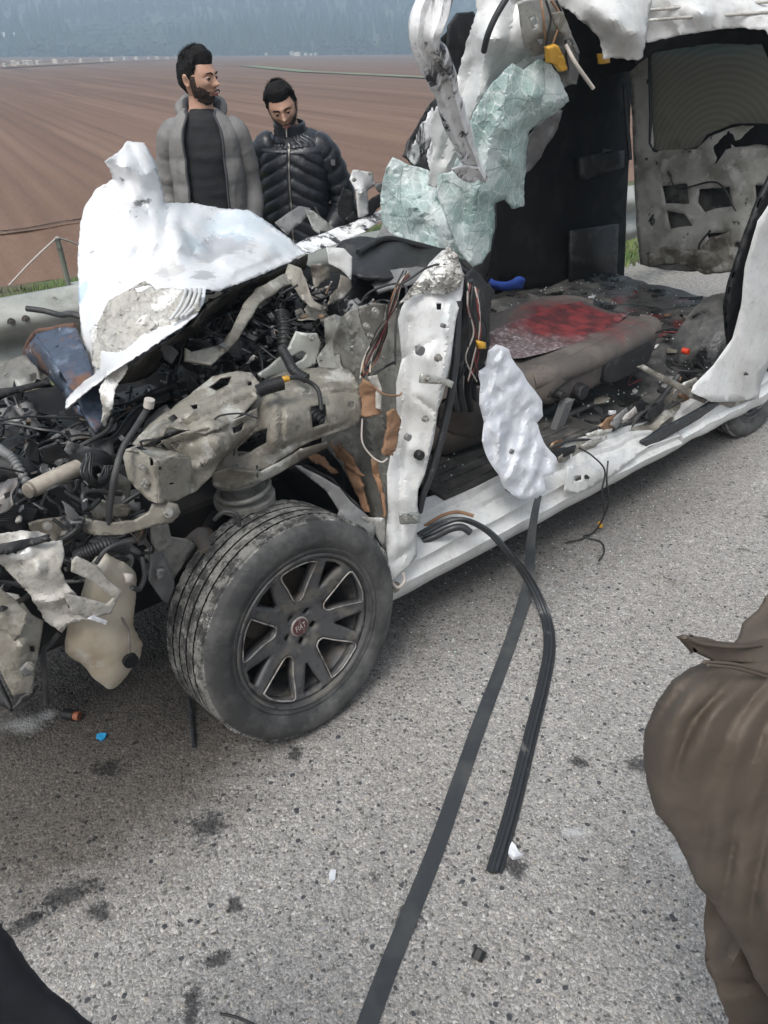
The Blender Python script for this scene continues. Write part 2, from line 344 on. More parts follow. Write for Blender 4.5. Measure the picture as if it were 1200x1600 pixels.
def sheet(name, mat, outline, ctrl=(), holes=(), res=18, amp=.006, fr=9., rough=0., seed=1, thick=.0025, sub=1, parent=None, jag=0., mode='t', flat=False, ridge=0., rfr=6., fa=None, ang=26, creases=()):
    rnd = random.Random(seed)
    cs = [p for p in outline if len(p) > 2 and p[2] is not None] + list(ctrl)
    f = rbf(cs)
    if amp: res = max(3.2, res * .5)
    ov, F = fill([(p[0], p[1]) for p in outline], holes, res, rnd, jag)
    fn = {'t': T, 's': SP, 'z': ZP, 'y': YP}[mode]; vs = []; fd = fa if fa is not None else amp * .55
    for p in ov:
        q = fn(p.x, p.y, f(p.x, p.y) + rnd.gauss(0, rough))
        for (x1, y1), (x2, y2), dp, wd in creases:
            dx, dy = x2 - x1, y2 - y1; k = max(0, min(1, ((p.x - x1) * dx + (p.y - y1) * dy) / (dx * dx + dy * dy))); dd = math.hypot(p.x - x1 - dx * k, p.y - y1 - dy * k)
            if dd < wd: q = q + (CO - q).normalized() * dp * (1 - dd / wd) * (1 if 0 < k < 1 else .7)
        if amp:
            n1 = noise.noise_vector(q * fr + V((seed * 3.7, 0, 0))); n2 = noise.noise_vector(q * fr * 2.7 + V((0, seed, 0)))
            q = q + n1 * amp * .6 + n2 * amp * .3
            if fd:
                dv = (CO - q).normalized(); q = q + dv * (fold(q, fr * .8, seed) * fd + fold(q, fr * 2.3, seed + 3) * fd * .4)
        if ridge:
            w = noise.noise(q * rfr + V((seed, seed, 0))); q = q + (CO - q).normalized() * (ridge * (1 - 2 * min(1, abs(w) * 3)))
        vs.append(q)
    used = sorted({i for t in F for i in t}); mp = {a: b for b, a in enumerate(used)}
    me = mesh(name, [vs[i] for i in used], [tuple(mp[i] for i in t) for t in F], False)
    if not flat: autosm(me, ang)
    o = link(name, me, mat, parent)
    return mods(o, 0, thick)
def puff(name, mat, outline, depth, ctrl=(), res=14, amp=.005, fr=9., seed=1, parent=None, sub=1, pw=.5, mode='t', rad=None, bias=1., fa=0., dfn=None):
    """closed body: two sheets that meet along the outline"""
    rnd = random.Random(seed)
    f = rbf([p for p in outline if len(p) > 2] + list(ctrl))
    P = [(p[0], p[1]) for p in outline]
    ov, F = fill(P, [], res, rnd)
    used = sorted({i for t in F for i in t}); mp = {a: b for b, a in enumerate(used)}
    F = [tuple(mp[i] for i in t) for t in F]; ov = [ov[i] for i in used]
    def ed(p):
        d = 1e9
        for i in range(len(P)):
            a = P[i]; b = P[(i + 1) % len(P)]; dx, dy = b[0] - a[0], b[1] - a[1]; q = max(0, min(1, ((p.x - a[0]) * dx + (p.y - a[1]) * dy) / (dx * dx + dy * dy)))
            d = min(d, math.hypot(p.x - a[0] - dx * q, p.y - a[1] - dy * q))
        return d
    D = [ed(p) for p in ov]; mxd = rad or max(D); fn = {'t': T, 's': SP, 'z': ZP, 'y': YP}[mode]
    vs = []; n = len(ov); back = {}
    for p, d in zip(ov, D):
        h = depth * (1 - (1 - min(1, d / mxd)) ** 2) ** pw; q = fn(p.x, p.y, f(p.x, p.y))
        q = q + noise.noise_vector(q * fr + V((seed * 3, 0, 0))) * amp + noise.noise_vector(q * fr * 2.6) * amp * .5
        e = min(1, d / (mxd * .4))
        if fa: q = q + (CO - q).normalized() * (fold(q, fr * .8, seed) + .5 * fold(q, fr * 2., seed + 2)) * fa * e
        if dfn: q = q + (CO - q).normalized() * dfn(p.x, p.y) * e
        vs.append((q, h))
    out = [q + (CO - q).normalized() * h * bias for q, h in vs]; G = list(F)
    for i, ((q, h), d) in enumerate(zip(vs, D)):
        if d < 1e-3: back[i] = i
        else: back[i] = len(out); out.append(q - (CO - q).normalized() * h)
    G += [tuple(back[i] for i in t[::-1]) for t in F]
    me = mesh(name, out, G)
    if not sub: autosm(me, 28)
    o = link(name, me, mat, parent)
    return mods(o, sub)
def ribbon(name, pts, w, th, mat, parent=None, wdir=None, k=8, twist=None, closed=False):
    """flat belt through points; wdir(i)->across vector"""
    p = cr(pts, k); m = len(p); rings = []
    for i, q in enumerate(p):
        d = (p[min(i + 1, m - 1)] - p[max(i - 1, 0)]).normalized()
        x = i / (m - 1); a = wdir(x) if callable(wdir) else V(wdir); a = (a - d * a.dot(d)).normalized(); b = d.cross(a)
        ww = w(x) if callable(w) else w
        rings.append([q + a * ww / 2 + b * th / 2, q - a * ww / 2 + b * th / 2, q - a * ww / 2 - b * th / 2, q + a * ww / 2 - b * th / 2])
    return MB().rings(rings).build(name, mat, parent, ang=30)
def disc(mb, c, nrm, r, h, n=10):
    c = V(c); nrm = V(nrm).normalized(); return mb.tube([c, c + nrm * h], r, n)
def bolt(c, nrm, r, parent, mat=None, name='bolt'):
    mb = MB(); nrm = V(nrm).normalized(); c = V(c)
    disc(mb, c - nrm * .004, nrm, r, .007, 12); disc(mb, c + nrm * .002, nrm, r * .62, .010, 6)
    return mb.build(name, mat or m_bolt, parent)
NO = -L      # outward normal of the near side of the van
# ================================================================== THE SETTING
def m_road():
    m = bpy.data.materials.new('coarse_asphalt'); m.use_nodes = True
    n = m.node_tree.nodes; l = m.node_tree.links; p = n['Principled BSDF']
    tc = n.new('ShaderNodeTexCoord').outputs['Object']
    nz0 = n.new('ShaderNodeTexNoise'); nz0.inputs['Scale'].default_value = 60; nz0.inputs['Detail'].default_value = 2; l.new(tc, nz0.inputs['Vector'])
    va = n.new('ShaderNodeVectorMath'); va.operation = 'MULTIPLY_ADD'; l.new(nz0.outputs['Color'], va.inputs[0]); va.inputs[1].default_value = (.012, .012, 0); l.new(tc, va.inputs[2])
    def vor(sc, feat='F1', src=None):
        v = n.new('ShaderNodeTexVoronoi'); v.inputs['Scale'].default_value = sc; v.feature = feat; l.new(src or va.outputs[0], v.inputs['Vector']); return v
    a = vor(120); b = vor(260); c = vor(62)
    def ramp(sock, st):
        r = n.new('ShaderNodeValToRGB'); l.new(sock, r.inputs[0]); e = r.color_ramp.elements
        e[0].position = st[0][0]; e[0].color = (*st[0][1], 1); e[1].position = st[-1][0]; e[1].color = (*st[-1][1], 1)
        for q, cc in st[1:-1]:
            x = e.new(q); x.color = (*cc, 1)
        r.color_ramp.interpolation = 'LINEAR'; return r
    def sepr(v):
        s = n.new('ShaderNodeSeparateColor'); l.new(v.outputs['Color'], s.inputs[0]); return s
    g = lambda x, w=1.: (x * 1.07, x * 1.025, x * .975 * w)
    ra = ramp(sepr(a).outputs[0], [(0, g(.07)), (.07, g(.11)), (.14, g(.22)), (.5, g(.30)), (.8, g(.38)), (.93, (.42, .37, .31)), (1, g(.58))])
    rb = ramp(sepr(b).outputs[1], [(0, g(.15)), (.3, g(.27)), (.8, g(.35)), (1, g(.54))])
    mr = n.new('ShaderNodeMapRange'); l.new(a.outputs['Distance'], mr.inputs['Value']); mr.inputs['From Min'].default_value = .38; mr.inputs['From Max'].default_value = .62
    mx = n.new('ShaderNodeMix'); mx.data_type = 'RGBA'; l.new(mr.outputs[0], mx.inputs['Factor']); l.new(ra.outputs[0], mx.inputs['A']); l.new(rb.outputs[0], mx.inputs['B'])
    # big dark chips
    sc = sepr(c); m1 = n.new('ShaderNodeMath'); m1.operation = 'LESS_THAN'; m1.inputs[1].default_value = .022; l.new(sc.outputs[2], m1.inputs[0])
    m2 = n.new('ShaderNodeMath'); m2.operation = 'LESS_THAN'; m2.inputs[1].default_value = .60; nzc = n.new('ShaderNodeMath'); nzc.operation = 'MULTIPLY_ADD'; l.new(nz0.outputs['Fac'], nzc.inputs[0]); nzc.inputs[1].default_value = .5; l.new(c.outputs['Distance'], nzc.inputs[2]); l.new(nzc.outputs[0], m2.inputs[0])
    m3 = n.new('ShaderNodeMath'); m3.operation = 'MULTIPLY'; l.new(m1.outputs[0], m3.inputs[0]); l.new(m2.outputs[0], m3.inputs[1])
    mx2 = n.new('ShaderNodeMix'); mx2.data_type = 'RGBA'; l.new(m3.outputs[0], mx2.inputs['Factor']); l.new(mx.outputs['Result'], mx2.inputs['A']); mx2.inputs['B'].default_value = (.06, .062, .068, 1)
    cur = mx2.outputs['Result']
    d = vor(150, 'DISTANCE_TO_EDGE'); e1 = n.new('ShaderNodeMapRange'); l.new(d.outputs['Distance'], e1.inputs['Value']); e1.inputs['From Min'].default_value = .14; e1.inputs['From Max'].default_value = .02; e1.inputs['To Max'].default_value = .55
    nz2 = n.new('ShaderNodeTexNoise'); nz2.inputs['Scale'].default_value = 34; nz2.inputs['Detail'].default_value = 7; nz2.inputs['Roughness'].default_value = .75; l.new(tc, nz2.inputs['Vector'])
    e2 = n.new('ShaderNodeMapRange'); l.new(nz2.outputs['Fac'], e2.inputs['Value']); e2.inputs['From Min'].default_value = .42; e2.inputs['From Max'].default_value = .56
    e3 = n.new('ShaderNodeMath'); e3.operation = 'MULTIPLY'; l.new(e1.outputs[0], e3.inputs[0]); l.new(e2.outputs[0], e3.inputs[1])
    mx3 = n.new('ShaderNodeMix'); mx3.data_type = 'RGBA'; l.new(e3.outputs[0], mx3.inputs['Factor']); l.new(cur, mx3.inputs['A']); mx3.inputs['B'].default_value = (.05, .048, .046, 1); cur = mx3.outputs['Result']
    # stains
    for s, lo, hi, colr, fac, off in ((1.1, .42, .66, (.80, .78, .76), .6, 0), (5.5, .665, .70, (.30, .30, .30), .9, 7), (2.3, .64, .74, (.45, .40, .36), .8, 3), (9, .70, .74, (.28, .28, .29), .8, 12)):
        z = n.new('ShaderNodeTexNoise'); z.inputs['Scale'].default_value = s; z.inputs['Detail'].default_value = 9; z.inputs['Roughness'].default_value = .65
        mp = n.new('ShaderNodeMapping'); mp.inputs['Location'].default_value = (off, off * .3, 0); l.new(tc, mp.inputs[0]); l.new(mp.outputs[0], z.inputs['Vector'])
        r = n.new('ShaderNodeMapRange'); l.new(z.outputs['Fac'], r.inputs['Value']); r.inputs['From Min'].default_value = lo; r.inputs['From Max'].default_value = hi; r.inputs['To Max'].default_value = fac
        x = n.new('ShaderNodeMix'); x.data_type = 'RGBA'; x.blend_type = 'MULTIPLY'; l.new(r.outputs[0], x.inputs['Factor']); l.new(cur, x.inputs['A']); x.inputs['B'].default_value = (*colr, 1); cur = x.outputs['Result']
    # placed oil / soot stains, shade painted under the van, white scuffs
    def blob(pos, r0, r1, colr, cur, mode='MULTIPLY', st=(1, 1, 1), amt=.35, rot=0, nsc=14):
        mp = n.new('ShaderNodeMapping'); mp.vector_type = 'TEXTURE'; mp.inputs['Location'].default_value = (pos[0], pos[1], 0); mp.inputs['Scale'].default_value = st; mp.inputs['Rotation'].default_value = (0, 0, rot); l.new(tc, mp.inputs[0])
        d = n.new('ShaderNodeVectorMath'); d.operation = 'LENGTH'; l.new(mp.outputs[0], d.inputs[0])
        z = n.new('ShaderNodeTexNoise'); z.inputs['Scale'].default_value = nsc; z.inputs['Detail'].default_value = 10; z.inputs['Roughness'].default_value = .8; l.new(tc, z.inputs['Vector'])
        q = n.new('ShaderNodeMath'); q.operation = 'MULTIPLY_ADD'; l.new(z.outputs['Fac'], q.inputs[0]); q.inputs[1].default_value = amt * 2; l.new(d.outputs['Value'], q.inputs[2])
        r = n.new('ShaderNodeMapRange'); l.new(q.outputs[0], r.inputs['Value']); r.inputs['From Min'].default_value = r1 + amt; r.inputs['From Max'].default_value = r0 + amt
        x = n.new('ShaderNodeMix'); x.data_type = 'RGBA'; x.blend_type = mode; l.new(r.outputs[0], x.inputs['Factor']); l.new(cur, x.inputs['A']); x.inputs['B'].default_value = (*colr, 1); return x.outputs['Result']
    for px, py, sx, sy, rot in ((105, 1400, .075, .028, .5), (45, 1440, .06, .022, .6), (155, 1425, .03, .024, .3), (365, 1415, .022, .022, 0), (340, 1500, .035, .016, .6), (300, 1570, .02, .04, 0), (325, 1290, .05, .04, 0), (1005, 1195, .05, .03, 0),
                                (805, 1355, .035, .03, 0), (905, 1190, .03, .02, 0), (640, 1440, .03, .03, 0), (460, 1180, .02, .03, 0), (170, 1200, .05, .03, 0)):
        q = ZP(px, py, 0); cur = blob(q, .5, .95, (.24, .24, .25), cur, st=(sx * 1.2, sy * 1.2, 1), rot=rot, amt=2.0, nsc=42)
    q = C(-.9, .2, 0); cur = blob(q, .6, 1.3, (.30, .28, .26), cur, st=(.70, .42, 1), rot=.7, amt=.5)  # soot patch plus painted shade under the wrecked front
    q = C(.9, .35, 0); cur = blob(q, .6, 1.2, (.42, .42, .42), cur, st=(1.9, .55, 1), rot=math.atan2(U.y, U.x), amt=.12)  # shade beneath the van body, put into the road colour
    for px, py, sx, sy in ((40, 1130, .09, .05), (1060, 1330, .03, .05), (900, 1300, .06, .02), (75, 1115, .04, .03)):
        q = ZP(px, py, 0); cur = blob(q, .0, .9, (.42, .42, .41), cur, 'MIX', st=(sx, sy, 1), amt=1.2)
    l.new(cur, p.inputs['Base Color'])
    # relief
    h = n.new('ShaderNodeMath'); h.operation = 'MULTIPLY_ADD'; l.new(b.outputs['Distance'], h.inputs[0]); h.inputs[1].default_value = .35; l.new(a.outputs['Distance'], h.inputs[2])
    h2 = n.new('ShaderNodeMath'); h2.operation = 'MULTIPLY_ADD'; l.new(c.outputs['Distance'], h2.inputs[0]); h2.inputs[1].default_value = .6; l.new(h.outputs[0], h2.inputs[2])
    bu = n.new('ShaderNodeBump'); bu.invert = True; bu.inputs['Strength'].default_value = .75; bu.inputs['Distance'].default_value = .004; l.new(h2.outputs[0], bu.inputs['Height']); l.new(bu.outputs[0], p.inputs['Normal'])
    p.inputs['Roughness'].default_value = .72; p.inputs['Specular IOR Level'].default_value = .4
    return m
def quad(name, mat, pts, kind=None):
    o = link(name, mesh(name, pts, [tuple(range(len(pts)))], False), mat); 
    if kind: o['kind'] = kind
    return o
TG = [(-60, 0), (-8, 0), (1.75, 0)]
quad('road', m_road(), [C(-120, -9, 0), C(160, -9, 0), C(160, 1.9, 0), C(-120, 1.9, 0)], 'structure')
m_gravel = M('gravel_shoulder', (.30, .28, .25), .9, 0, [((.16, .15, .13), 30, .45, .65, dict(d=8)), ((.45, .43, .40), 70, .6, .7, {})], bump=1, bs=80, bdist=.01)
m_soil = M('verge_soil', (.10, .085, .05), .95, 0, [((.08, .12, .035), 3, .4, .6, dict(d=10)), ((.20, .16, .11), 5, .6, .7, dict(d=8))], bump=1, bs=20, bdist=.04)
def strip(name, mat, prof, s0, s1, ns, amp=0.):
    vs = []; fs = []; n = len(prof)
    for i in range(ns + 1):
        s = s0 + (s1 - s0) * i / ns
        for t, z in prof:
            q = C(s, t, z)
            if amp: q.z += noise.noise(q * .9) * amp
            vs.append(q)
    for i in range(ns):
        for j in range(n - 1): fs.append((i * n + j, i * n + j + 1, (i + 1) * n + j + 1, (i + 1) * n + j))
    o = link(name, mesh(name, vs, fs), mat); o['kind'] = 'structure'; return o
strip('road_shoulder', m_gravel, [(1.9, -.004), (2.3, -.02), (2.6, -.05)], -60, 90, 150)
strip('verge', m_soil, [(2.6, -.05), (3.2, -.12), (4, -.22), (5, -.33), (6, -.42), (7.4, -.52)], -60, 90, 300, .05)
# far field: ridges running along direction FD, sloping away
FZ0 = -.55
def fz(t): return FZ0 - .009 * max(0, min(t, 520) - 7)
_v = ray(-170, 66); FROT = -math.atan2(_v.x, _v.y)
m_field = M('ploughed_red_soil', (.150, .086, .057), .95, 0, [
    ((.118, .066, .043), .35, .42, .60, dict(tex=1, rot=(0, 0, FROT), st=(1, 30, 1), d=5)), ((.175, .105, .071), .8, .48, .62, dict(tex=1, rot=(0, 0, FROT), st=(1, 40, 1), off=(4, 4, 0), d=4)), ((.22, .14, .10), 9, .55, .75, dict(d=8, a=.5))], bump=.8, bs=12, bdist=.03)
def field():
    vd = ray(-170, 66); fd = V((vd.x, vd.y, 0)).normalized()       # furrow direction
    cx = V((fd.y, -fd.x, 0))                                        # across (towards the right)
    # furrows: lines c = cross coordinate; start on the headland line t = 10
    g = V((C(0, 10.5, 0))); vs = []; fs = []; n = 0
    sp = .55; prof = [(0, -.035), (.2, 0.01), (.45, .035), (.72, .01)]
    cs = []
    c = -60.
    while c < 300: 
        for a, h in prof: cs.append((c + a * sp, h))
        c += sp * (1 if c < 90 else 1.0)
    ks = [0, 2, 4, 6, 9, 13, 18, 26, 40, 60, 90, 140, 220, 330, 470, 640]
    fl = fd.dot(L); cl = cx.dot(L)
    for (c, h) in cs:
        base = V((0, 0, 0)) + cx * c
        # solve base + fd*k so that t = 10.5
        t0 = (base - O0).dot(L); k0 = (10.5 - t0) / fl
        for k in ks:
            wob = 0
            q = base + fd * (k0 + k) + cx * wob; t = (q - O0).dot(L)
            e = min(1, 60 / max(1, k)) if k > 60 else 1
            amp = (.0 if k == 0 else 1) * e
            vs.append(V((q.x, q.y, fz(t) + h * amp + noise.noise(q * .25) * .02 * e)))
    m = len(ks)
    for i in range(len(cs) - 1):
        for j in range(m - 1): fs.append((i * m + j, (i + 1) * m + j, (i + 1) * m + j + 1, i * m + j + 1))
    o = link('ploughed_field', mesh('ploughed_field', vs, fs), m_field); o['kind'] = 'structure'
    # headland: ridges parallel to the road
    pr = [(7.4, -.52)]; t = 7.5
    while t < 10.45:
        pr += [(t, fz(t) - .03), (t + .2, fz(t) + .03)]; t += .42
    pr += [(10.5, fz(10.5))]
    strip('field_headland', m_field, pr, -60, 90, 260, .05)
field()
m_land = M('far_pink_soil', (.20, .115, .085), .95, 0, [((.14, .08, .06), .03, .45, .6, dict(d=8)), ((.15, .14, .07), .012, .58, .66, dict(d=8))])
def plainland():
    vs = []; fs = []; ts = [7, 60, 200, 520, 1500, 4000]; ss = [-4000, -1500, -400, -100, 0, 100, 400, 1500, 4000]
    for s in ss:
        for t in ts: vs.append(C(s, t, fz(t) - (.35 if t < 200 else .5)))
    n = len(ts)
    for i in range(len(ss) - 1):
        for j in range(n - 1): fs.append((i * n + j, i * n + j + 1, (i + 1) * n + j + 1, (i + 1) * n + j))
    o = link('ground', mesh('ground', vs, fs, False), m_land); o['kind'] = 'structure'
    b = quad('near_ground', m_land, [C(-4000, -4000, -.4), C(4000, -4000, -.4), C(4000, 7, -.75), C(-4000, 7, -.75)], 'structure')
plainland()
def far_on(x, y, lift=0):
    """point of the sloping field seen at pixel"""
    d = ray(x, y); q = CO.copy()
    a, b = 5., 900.
    for _ in range(50):
        m_ = (a + b) / 2; q = CO + d * m_; t = (q - O0).dot(L)
        if q.z > fz(t): a = m_
        else: b = m_
    q = CO + d * a; q.z += lift; return q
def band(name, mat, pts, w, lift):
    vs = []; fs = []
    for i, (x, y) in enumerate(pts):
        q = far_on(x, y); d = (far_on(*pts[min(i + 1, len(pts) - 1)]) - far_on(*pts[max(i - 1, 0)])).normalized(); a = V((-d.y, d.x, 0))
        vs += [q + a * w / 2 + V((0, 0, lift)), q - a * w / 2 + V((0, 0, lift))]
    for i in range(len(pts) - 1): fs.append((2 * i, 2 * i + 1, 2 * i + 3, 2 * i + 2))
    o = link(name, mesh(name, vs, fs, False), mat); o['kind'] = 'structure'
m_track = M('pale_track', (.25, .19, .145), .95); m_gstrip = M('grassy_strip', (.17, .22, .12), .95, 0, [((.17, .12, .08), .2, .45, .6, dict(d=8))])
band('farm_track', m_track, [(-200, 112), (0, 107), (90, 102), (180, 97), (280, 93)], 3.0, .35)
band('field_boundary', m_gstrip, [(380, 103), (430, 108), (480, 113), (560, 117), (680, 123), (900, 128)], 2.6, .1)
# hills
def hills():
    vs = []; fs = []; nx = 150; ny = 34
    for i in range(nx + 1):
        for j in range(ny + 1):
            x = -1500 + 3400 * i / nx; y = 430 + 1500 * (j / ny) ** 1.2
            k = (y - 430) / 1500
            h = -6 + 150 * max(0, k) ** .85 + noise.noise(V((x * .0028, y * .003, 3))) * 36 * min(1, k * 4) + noise.noise(V((x * .009, y * .01, 8))) * 14 * min(1, k * 5)
            vs.append((x, y, h))
    for i in range(nx):
        for j in range(ny):
            a = i * (ny + 1) + j; fs.append((a, a + ny + 1, a + ny + 2, a + 1))
    o = link('hills', mesh('hills', vs, fs), M('hillside_scrub', (.045, .055, .03), .95, 0, [((.09, .085, .05), .01, .45, .6, dict(d=10)), ((.025, .035, .02), .05, .5, .6, dict(d=8))])); o['kind'] = 'structure'
    return vs, nx, ny
hills()
def hz(x, y):
    k = (y - 430) / 1500
    return -6 + 150 * max(0, k) ** .85 + noise.noise(V((x * .0028, y * .003, 3))) * 36 * min(1, k * 4) + noise.noise(V((x * .009, y * .01, 8))) * 14 * min(1, k * 5)
def forest():
    rnd = random.Random(4); vs = []; fs = []
    def tree(x, y, z, h, w, con):
        b = len(vs); n = 6
        if con:
            for lv, (zz, rr) in enumerate(((.08, 1), (.35, .7), (.33, .85), (.7, .35), (1., .02))):
                for k in range(n):
                    a = k * 2 * math.pi / n + lv * .5; r_ = w * rr * rnd.uniform(.75, 1.2); vs.append((x + math.cos(a) * r_, y + math.sin(a) * r_, z + h * zz))
            m = 5
        else:
            for lv, (zz, rr) in enumerate(((.0, .55), (.3, 1), (.7, .85), (1., .2))):
                for k in range(n):
                    a = k * 2 * math.pi / n + lv * .5; r_ = w * rr * rnd.uniform(.7, 1.25); vs.append((x + math.cos(a) * r_, y + math.sin(a) * r_, z + h * zz * rnd.uniform(.9, 1.05)))
            m = 4
        for lv in range(m - 1):
            for k in range(n):
                q = (k + 1) % n; fs.append((b + lv * n + k, b + lv * n + q, b + lv * n + n + q, b + lv * n + n + k))
        fs.append(tuple(b + (m - 1) * n + k for k in range(n)))
    for _ in range(7500):
        y = 440 + 900 * rnd.random() ** 1.6; x = rnd.uniform(-.75, .85) * y
        con = noise.noise(V((x * .01, y * .01, 1))) > -.25
        h = rnd.uniform(6, 13) * (1 if con else .55); tree(x, y, hz(x, y) - .5, h, h * (rnd.uniform(.16, .26) if con else rnd.uniform(.5, .8)), con)
    o = link('hillside_forest', mesh('hillside_forest', vs, fs, False), M('dark_forest_foliage', (.03, .045, .028), .95, 0, [((.05, .06, .03), .04, .45, .6, dict(d=6))]))
    tag(o, 'hazy pine and cypress forest covering the far hillside', 'forest', None, 'stuff')
    return tree
forest()
m_far = M('hazy_foliage', (.045, .06, .035), .95, 0, [((.08, .085, .05), 1.2, .45, .6, dict(d=6))]); m_bark = M('bark', (.09, .07, .05), .95)
def leafy(rnd, c, r, h, n=130):
    mb = MB()
    for _ in range(n):
        a = rnd.uniform(0, 6.28); e = rnd.uniform(-1, 1); q = rnd.random() ** .4
        p = c + V((math.cos(a) * math.sqrt(1 - e * e) * r * q, math.sin(a) * math.sqrt(1 - e * e) * r * q, e * h * .5 * q))
        s = r * rnd.uniform(.14, .26); d1 = V((rnd.uniform(-1, 1), rnd.uniform(-1, 1), rnd.uniform(-1, 1))).normalized(); d2 = d1.cross(V((rnd.uniform(-1, 1), rnd.uniform(-1, 1), 1))).normalized()
        mb.add([p - d1 * s, p + d2 * s, p + d1 * s, p - d2 * s * .8], [(0, 1, 2, 3)])
    return mb
def boundary_trees():
    rnd = random.Random(9); spots = [(38, 78), (60, 76), (82, 79), (118, 78), (150, 79), (185, 80), (215, 79), (250, 80), (352, 84), (378, 84), (402, 83), (441, 84), (468, 83), (503, 83), (530, 82), (548, 84), (566, 82), (583, 84), (600, 82), (618, 83), (636, 84), (652, 84)]
    first = None
    for i, (x, y) in enumerate(spots):
        d = ray(x, y); q = CO + d * (430 / d.y); q.z = fz((q - O0).dot(L)) - .3
        sc = rnd.uniform(.7, 1.25) * (1.15 if x > 530 else 1)
        if first is None or i in (1, 2):
            e = empty('tree', q, 'hazy tree', 'tree', 'trees along the far field edge')
            a = leafy(rnd, q + V((0, 0, 3.4)), 3.0, 5.6).build('crown', m_far, e, smooth=False)
            b = MB().tube([q, q + V((.1, 0, 1.5)), q + V((.2, .1, 3.2))], lambda z: .28 - .12 * z, 6).build('trunk', m_bark, e)
            first = (e, a, b)
        else:
            e = first[0].copy(); COL.objects.link(e); e.location = q; e.rotation_euler.z = rnd.uniform(0, 6)
            for c in first[1:]:
                k = c.copy(); COL.objects.link(k); k.parent = e
        e.scale = (sc, sc, sc * rnd.uniform(.8, 1.1)); e['label'] = ORD[i] + ' hazy tree from the left in the row along the far edge of the field'
boundary_trees()
def house(x, y, yy, w, d, h, wall, roof, label):
    q = YP(x, y, yy); q.z = YP(x, y, yy).z; e = empty('farm_house', q, label, 'house')
    X = V((1, .2, 0)).normalized(); Y = V((-.2, 1, 0)).normalized(); Z = V((0, 0, 1)); o = q - X * w / 2
    MB().box(o - Z * 3, X * w, Y * d, Z * (h + 3)).build('wall', wall, e, smooth=False)
    a = o + Z * h - X * .4 - Y * .4; w2 = w + .8; d2 = d + .8
    MB().add([a, a + X * w2, a + X * w2 + Y * d2, a + Y * d2, a + Y * d2 / 2 + Z * h * .45, a + X * w2 + Y * d2 / 2 + Z * h * .45], [(0, 1, 5, 4), (2, 3, 4, 5), (0, 4, 3), (1, 2, 5), (0, 3, 2, 1)]).build('roof', roof, e, smooth=False)
    for k in (.2, .5, .8):
        MB().box(o + X * (w * k - .5) - Y * .06 + Z * h * .35, X * 1.0, Y * .1, Z * h * .35).build('window', m_dark, e, smooth=False)
m_hw = M('house_wall', (.62, .61, .58), .9); m_hr = M('house_roof', (.32, .28, .26), .9); m_hw2 = M('stone_wall', (.34, .31, .28), .9); m_hwr = M('pale_roof', (.6, .6, .6), .8)
house(6, 71, 470, 11, 8, 4, m_hw, m_hwr, 'small white farm building at the foot of the hill by the left edge')
house(98, 64, 560, 12, 8, 4, m_hw2, m_hr, 'small grey stone house with brown roof among trees on the lower hillside')
def specks():
    rnd = random.Random(2); pts = []
    for x in [8, 22, 30, 40, 47, 62, 88, 104, 128, 160, 176, 196, 214, 232, 246, 262, 276]: pts.append((x, 103.5 - x * .045 + rnd.uniform(-1, 1), 0))
    for x in [354, 360, 372, 376, 410, 416, 456, 461, 466, 478, 486, 494, 501, 334]: pts.append((x, 87 + rnd.uniform(-1, 1), 1))
    base = None; cnt = [0, 0]; pts.sort()
    for x, y, g in pts:
        q = far_on(x, y); w = rnd.uniform(.8, 1.5) * (1 if g == 0 else 2.0)
        if base is None:
            mb = MB(); X, Y, Z = V((1, 0, 0)), V((0, 1, 0)), V((0, 0, 1)); mb.box((-.5, -.35, 0), X, Y * .7, Z * .55); mb.box((-.55, -.4, .56), X * 1.1, Y * .8, Z * .08); mb.box((-.45, -.3, .64), X * .9, Y * .6, Z * .12)
            base = mb.build('pale_crate', M('sun_bleached_crate', (.62, .58, .50), .9), smooth=False); o = base
        else: o = base.copy(); COL.objects.link(o)
        o.location = q; o.scale = (w * .8, w * .8, w * .8); o.rotation_euler.z = rnd.uniform(0, 3)
        cnt[g] += 1
        tag(o, ORD[cnt[g] - 1] + ' tiny pale box from the left, beside the farm track' if g == 0 else ORD[cnt[g] - 1] + ' tiny pale box from the left, on the far field edge behind the men', 'box', 'boxes beside the farm track' if g == 0 else 'boxes on the far field edge')
specks()
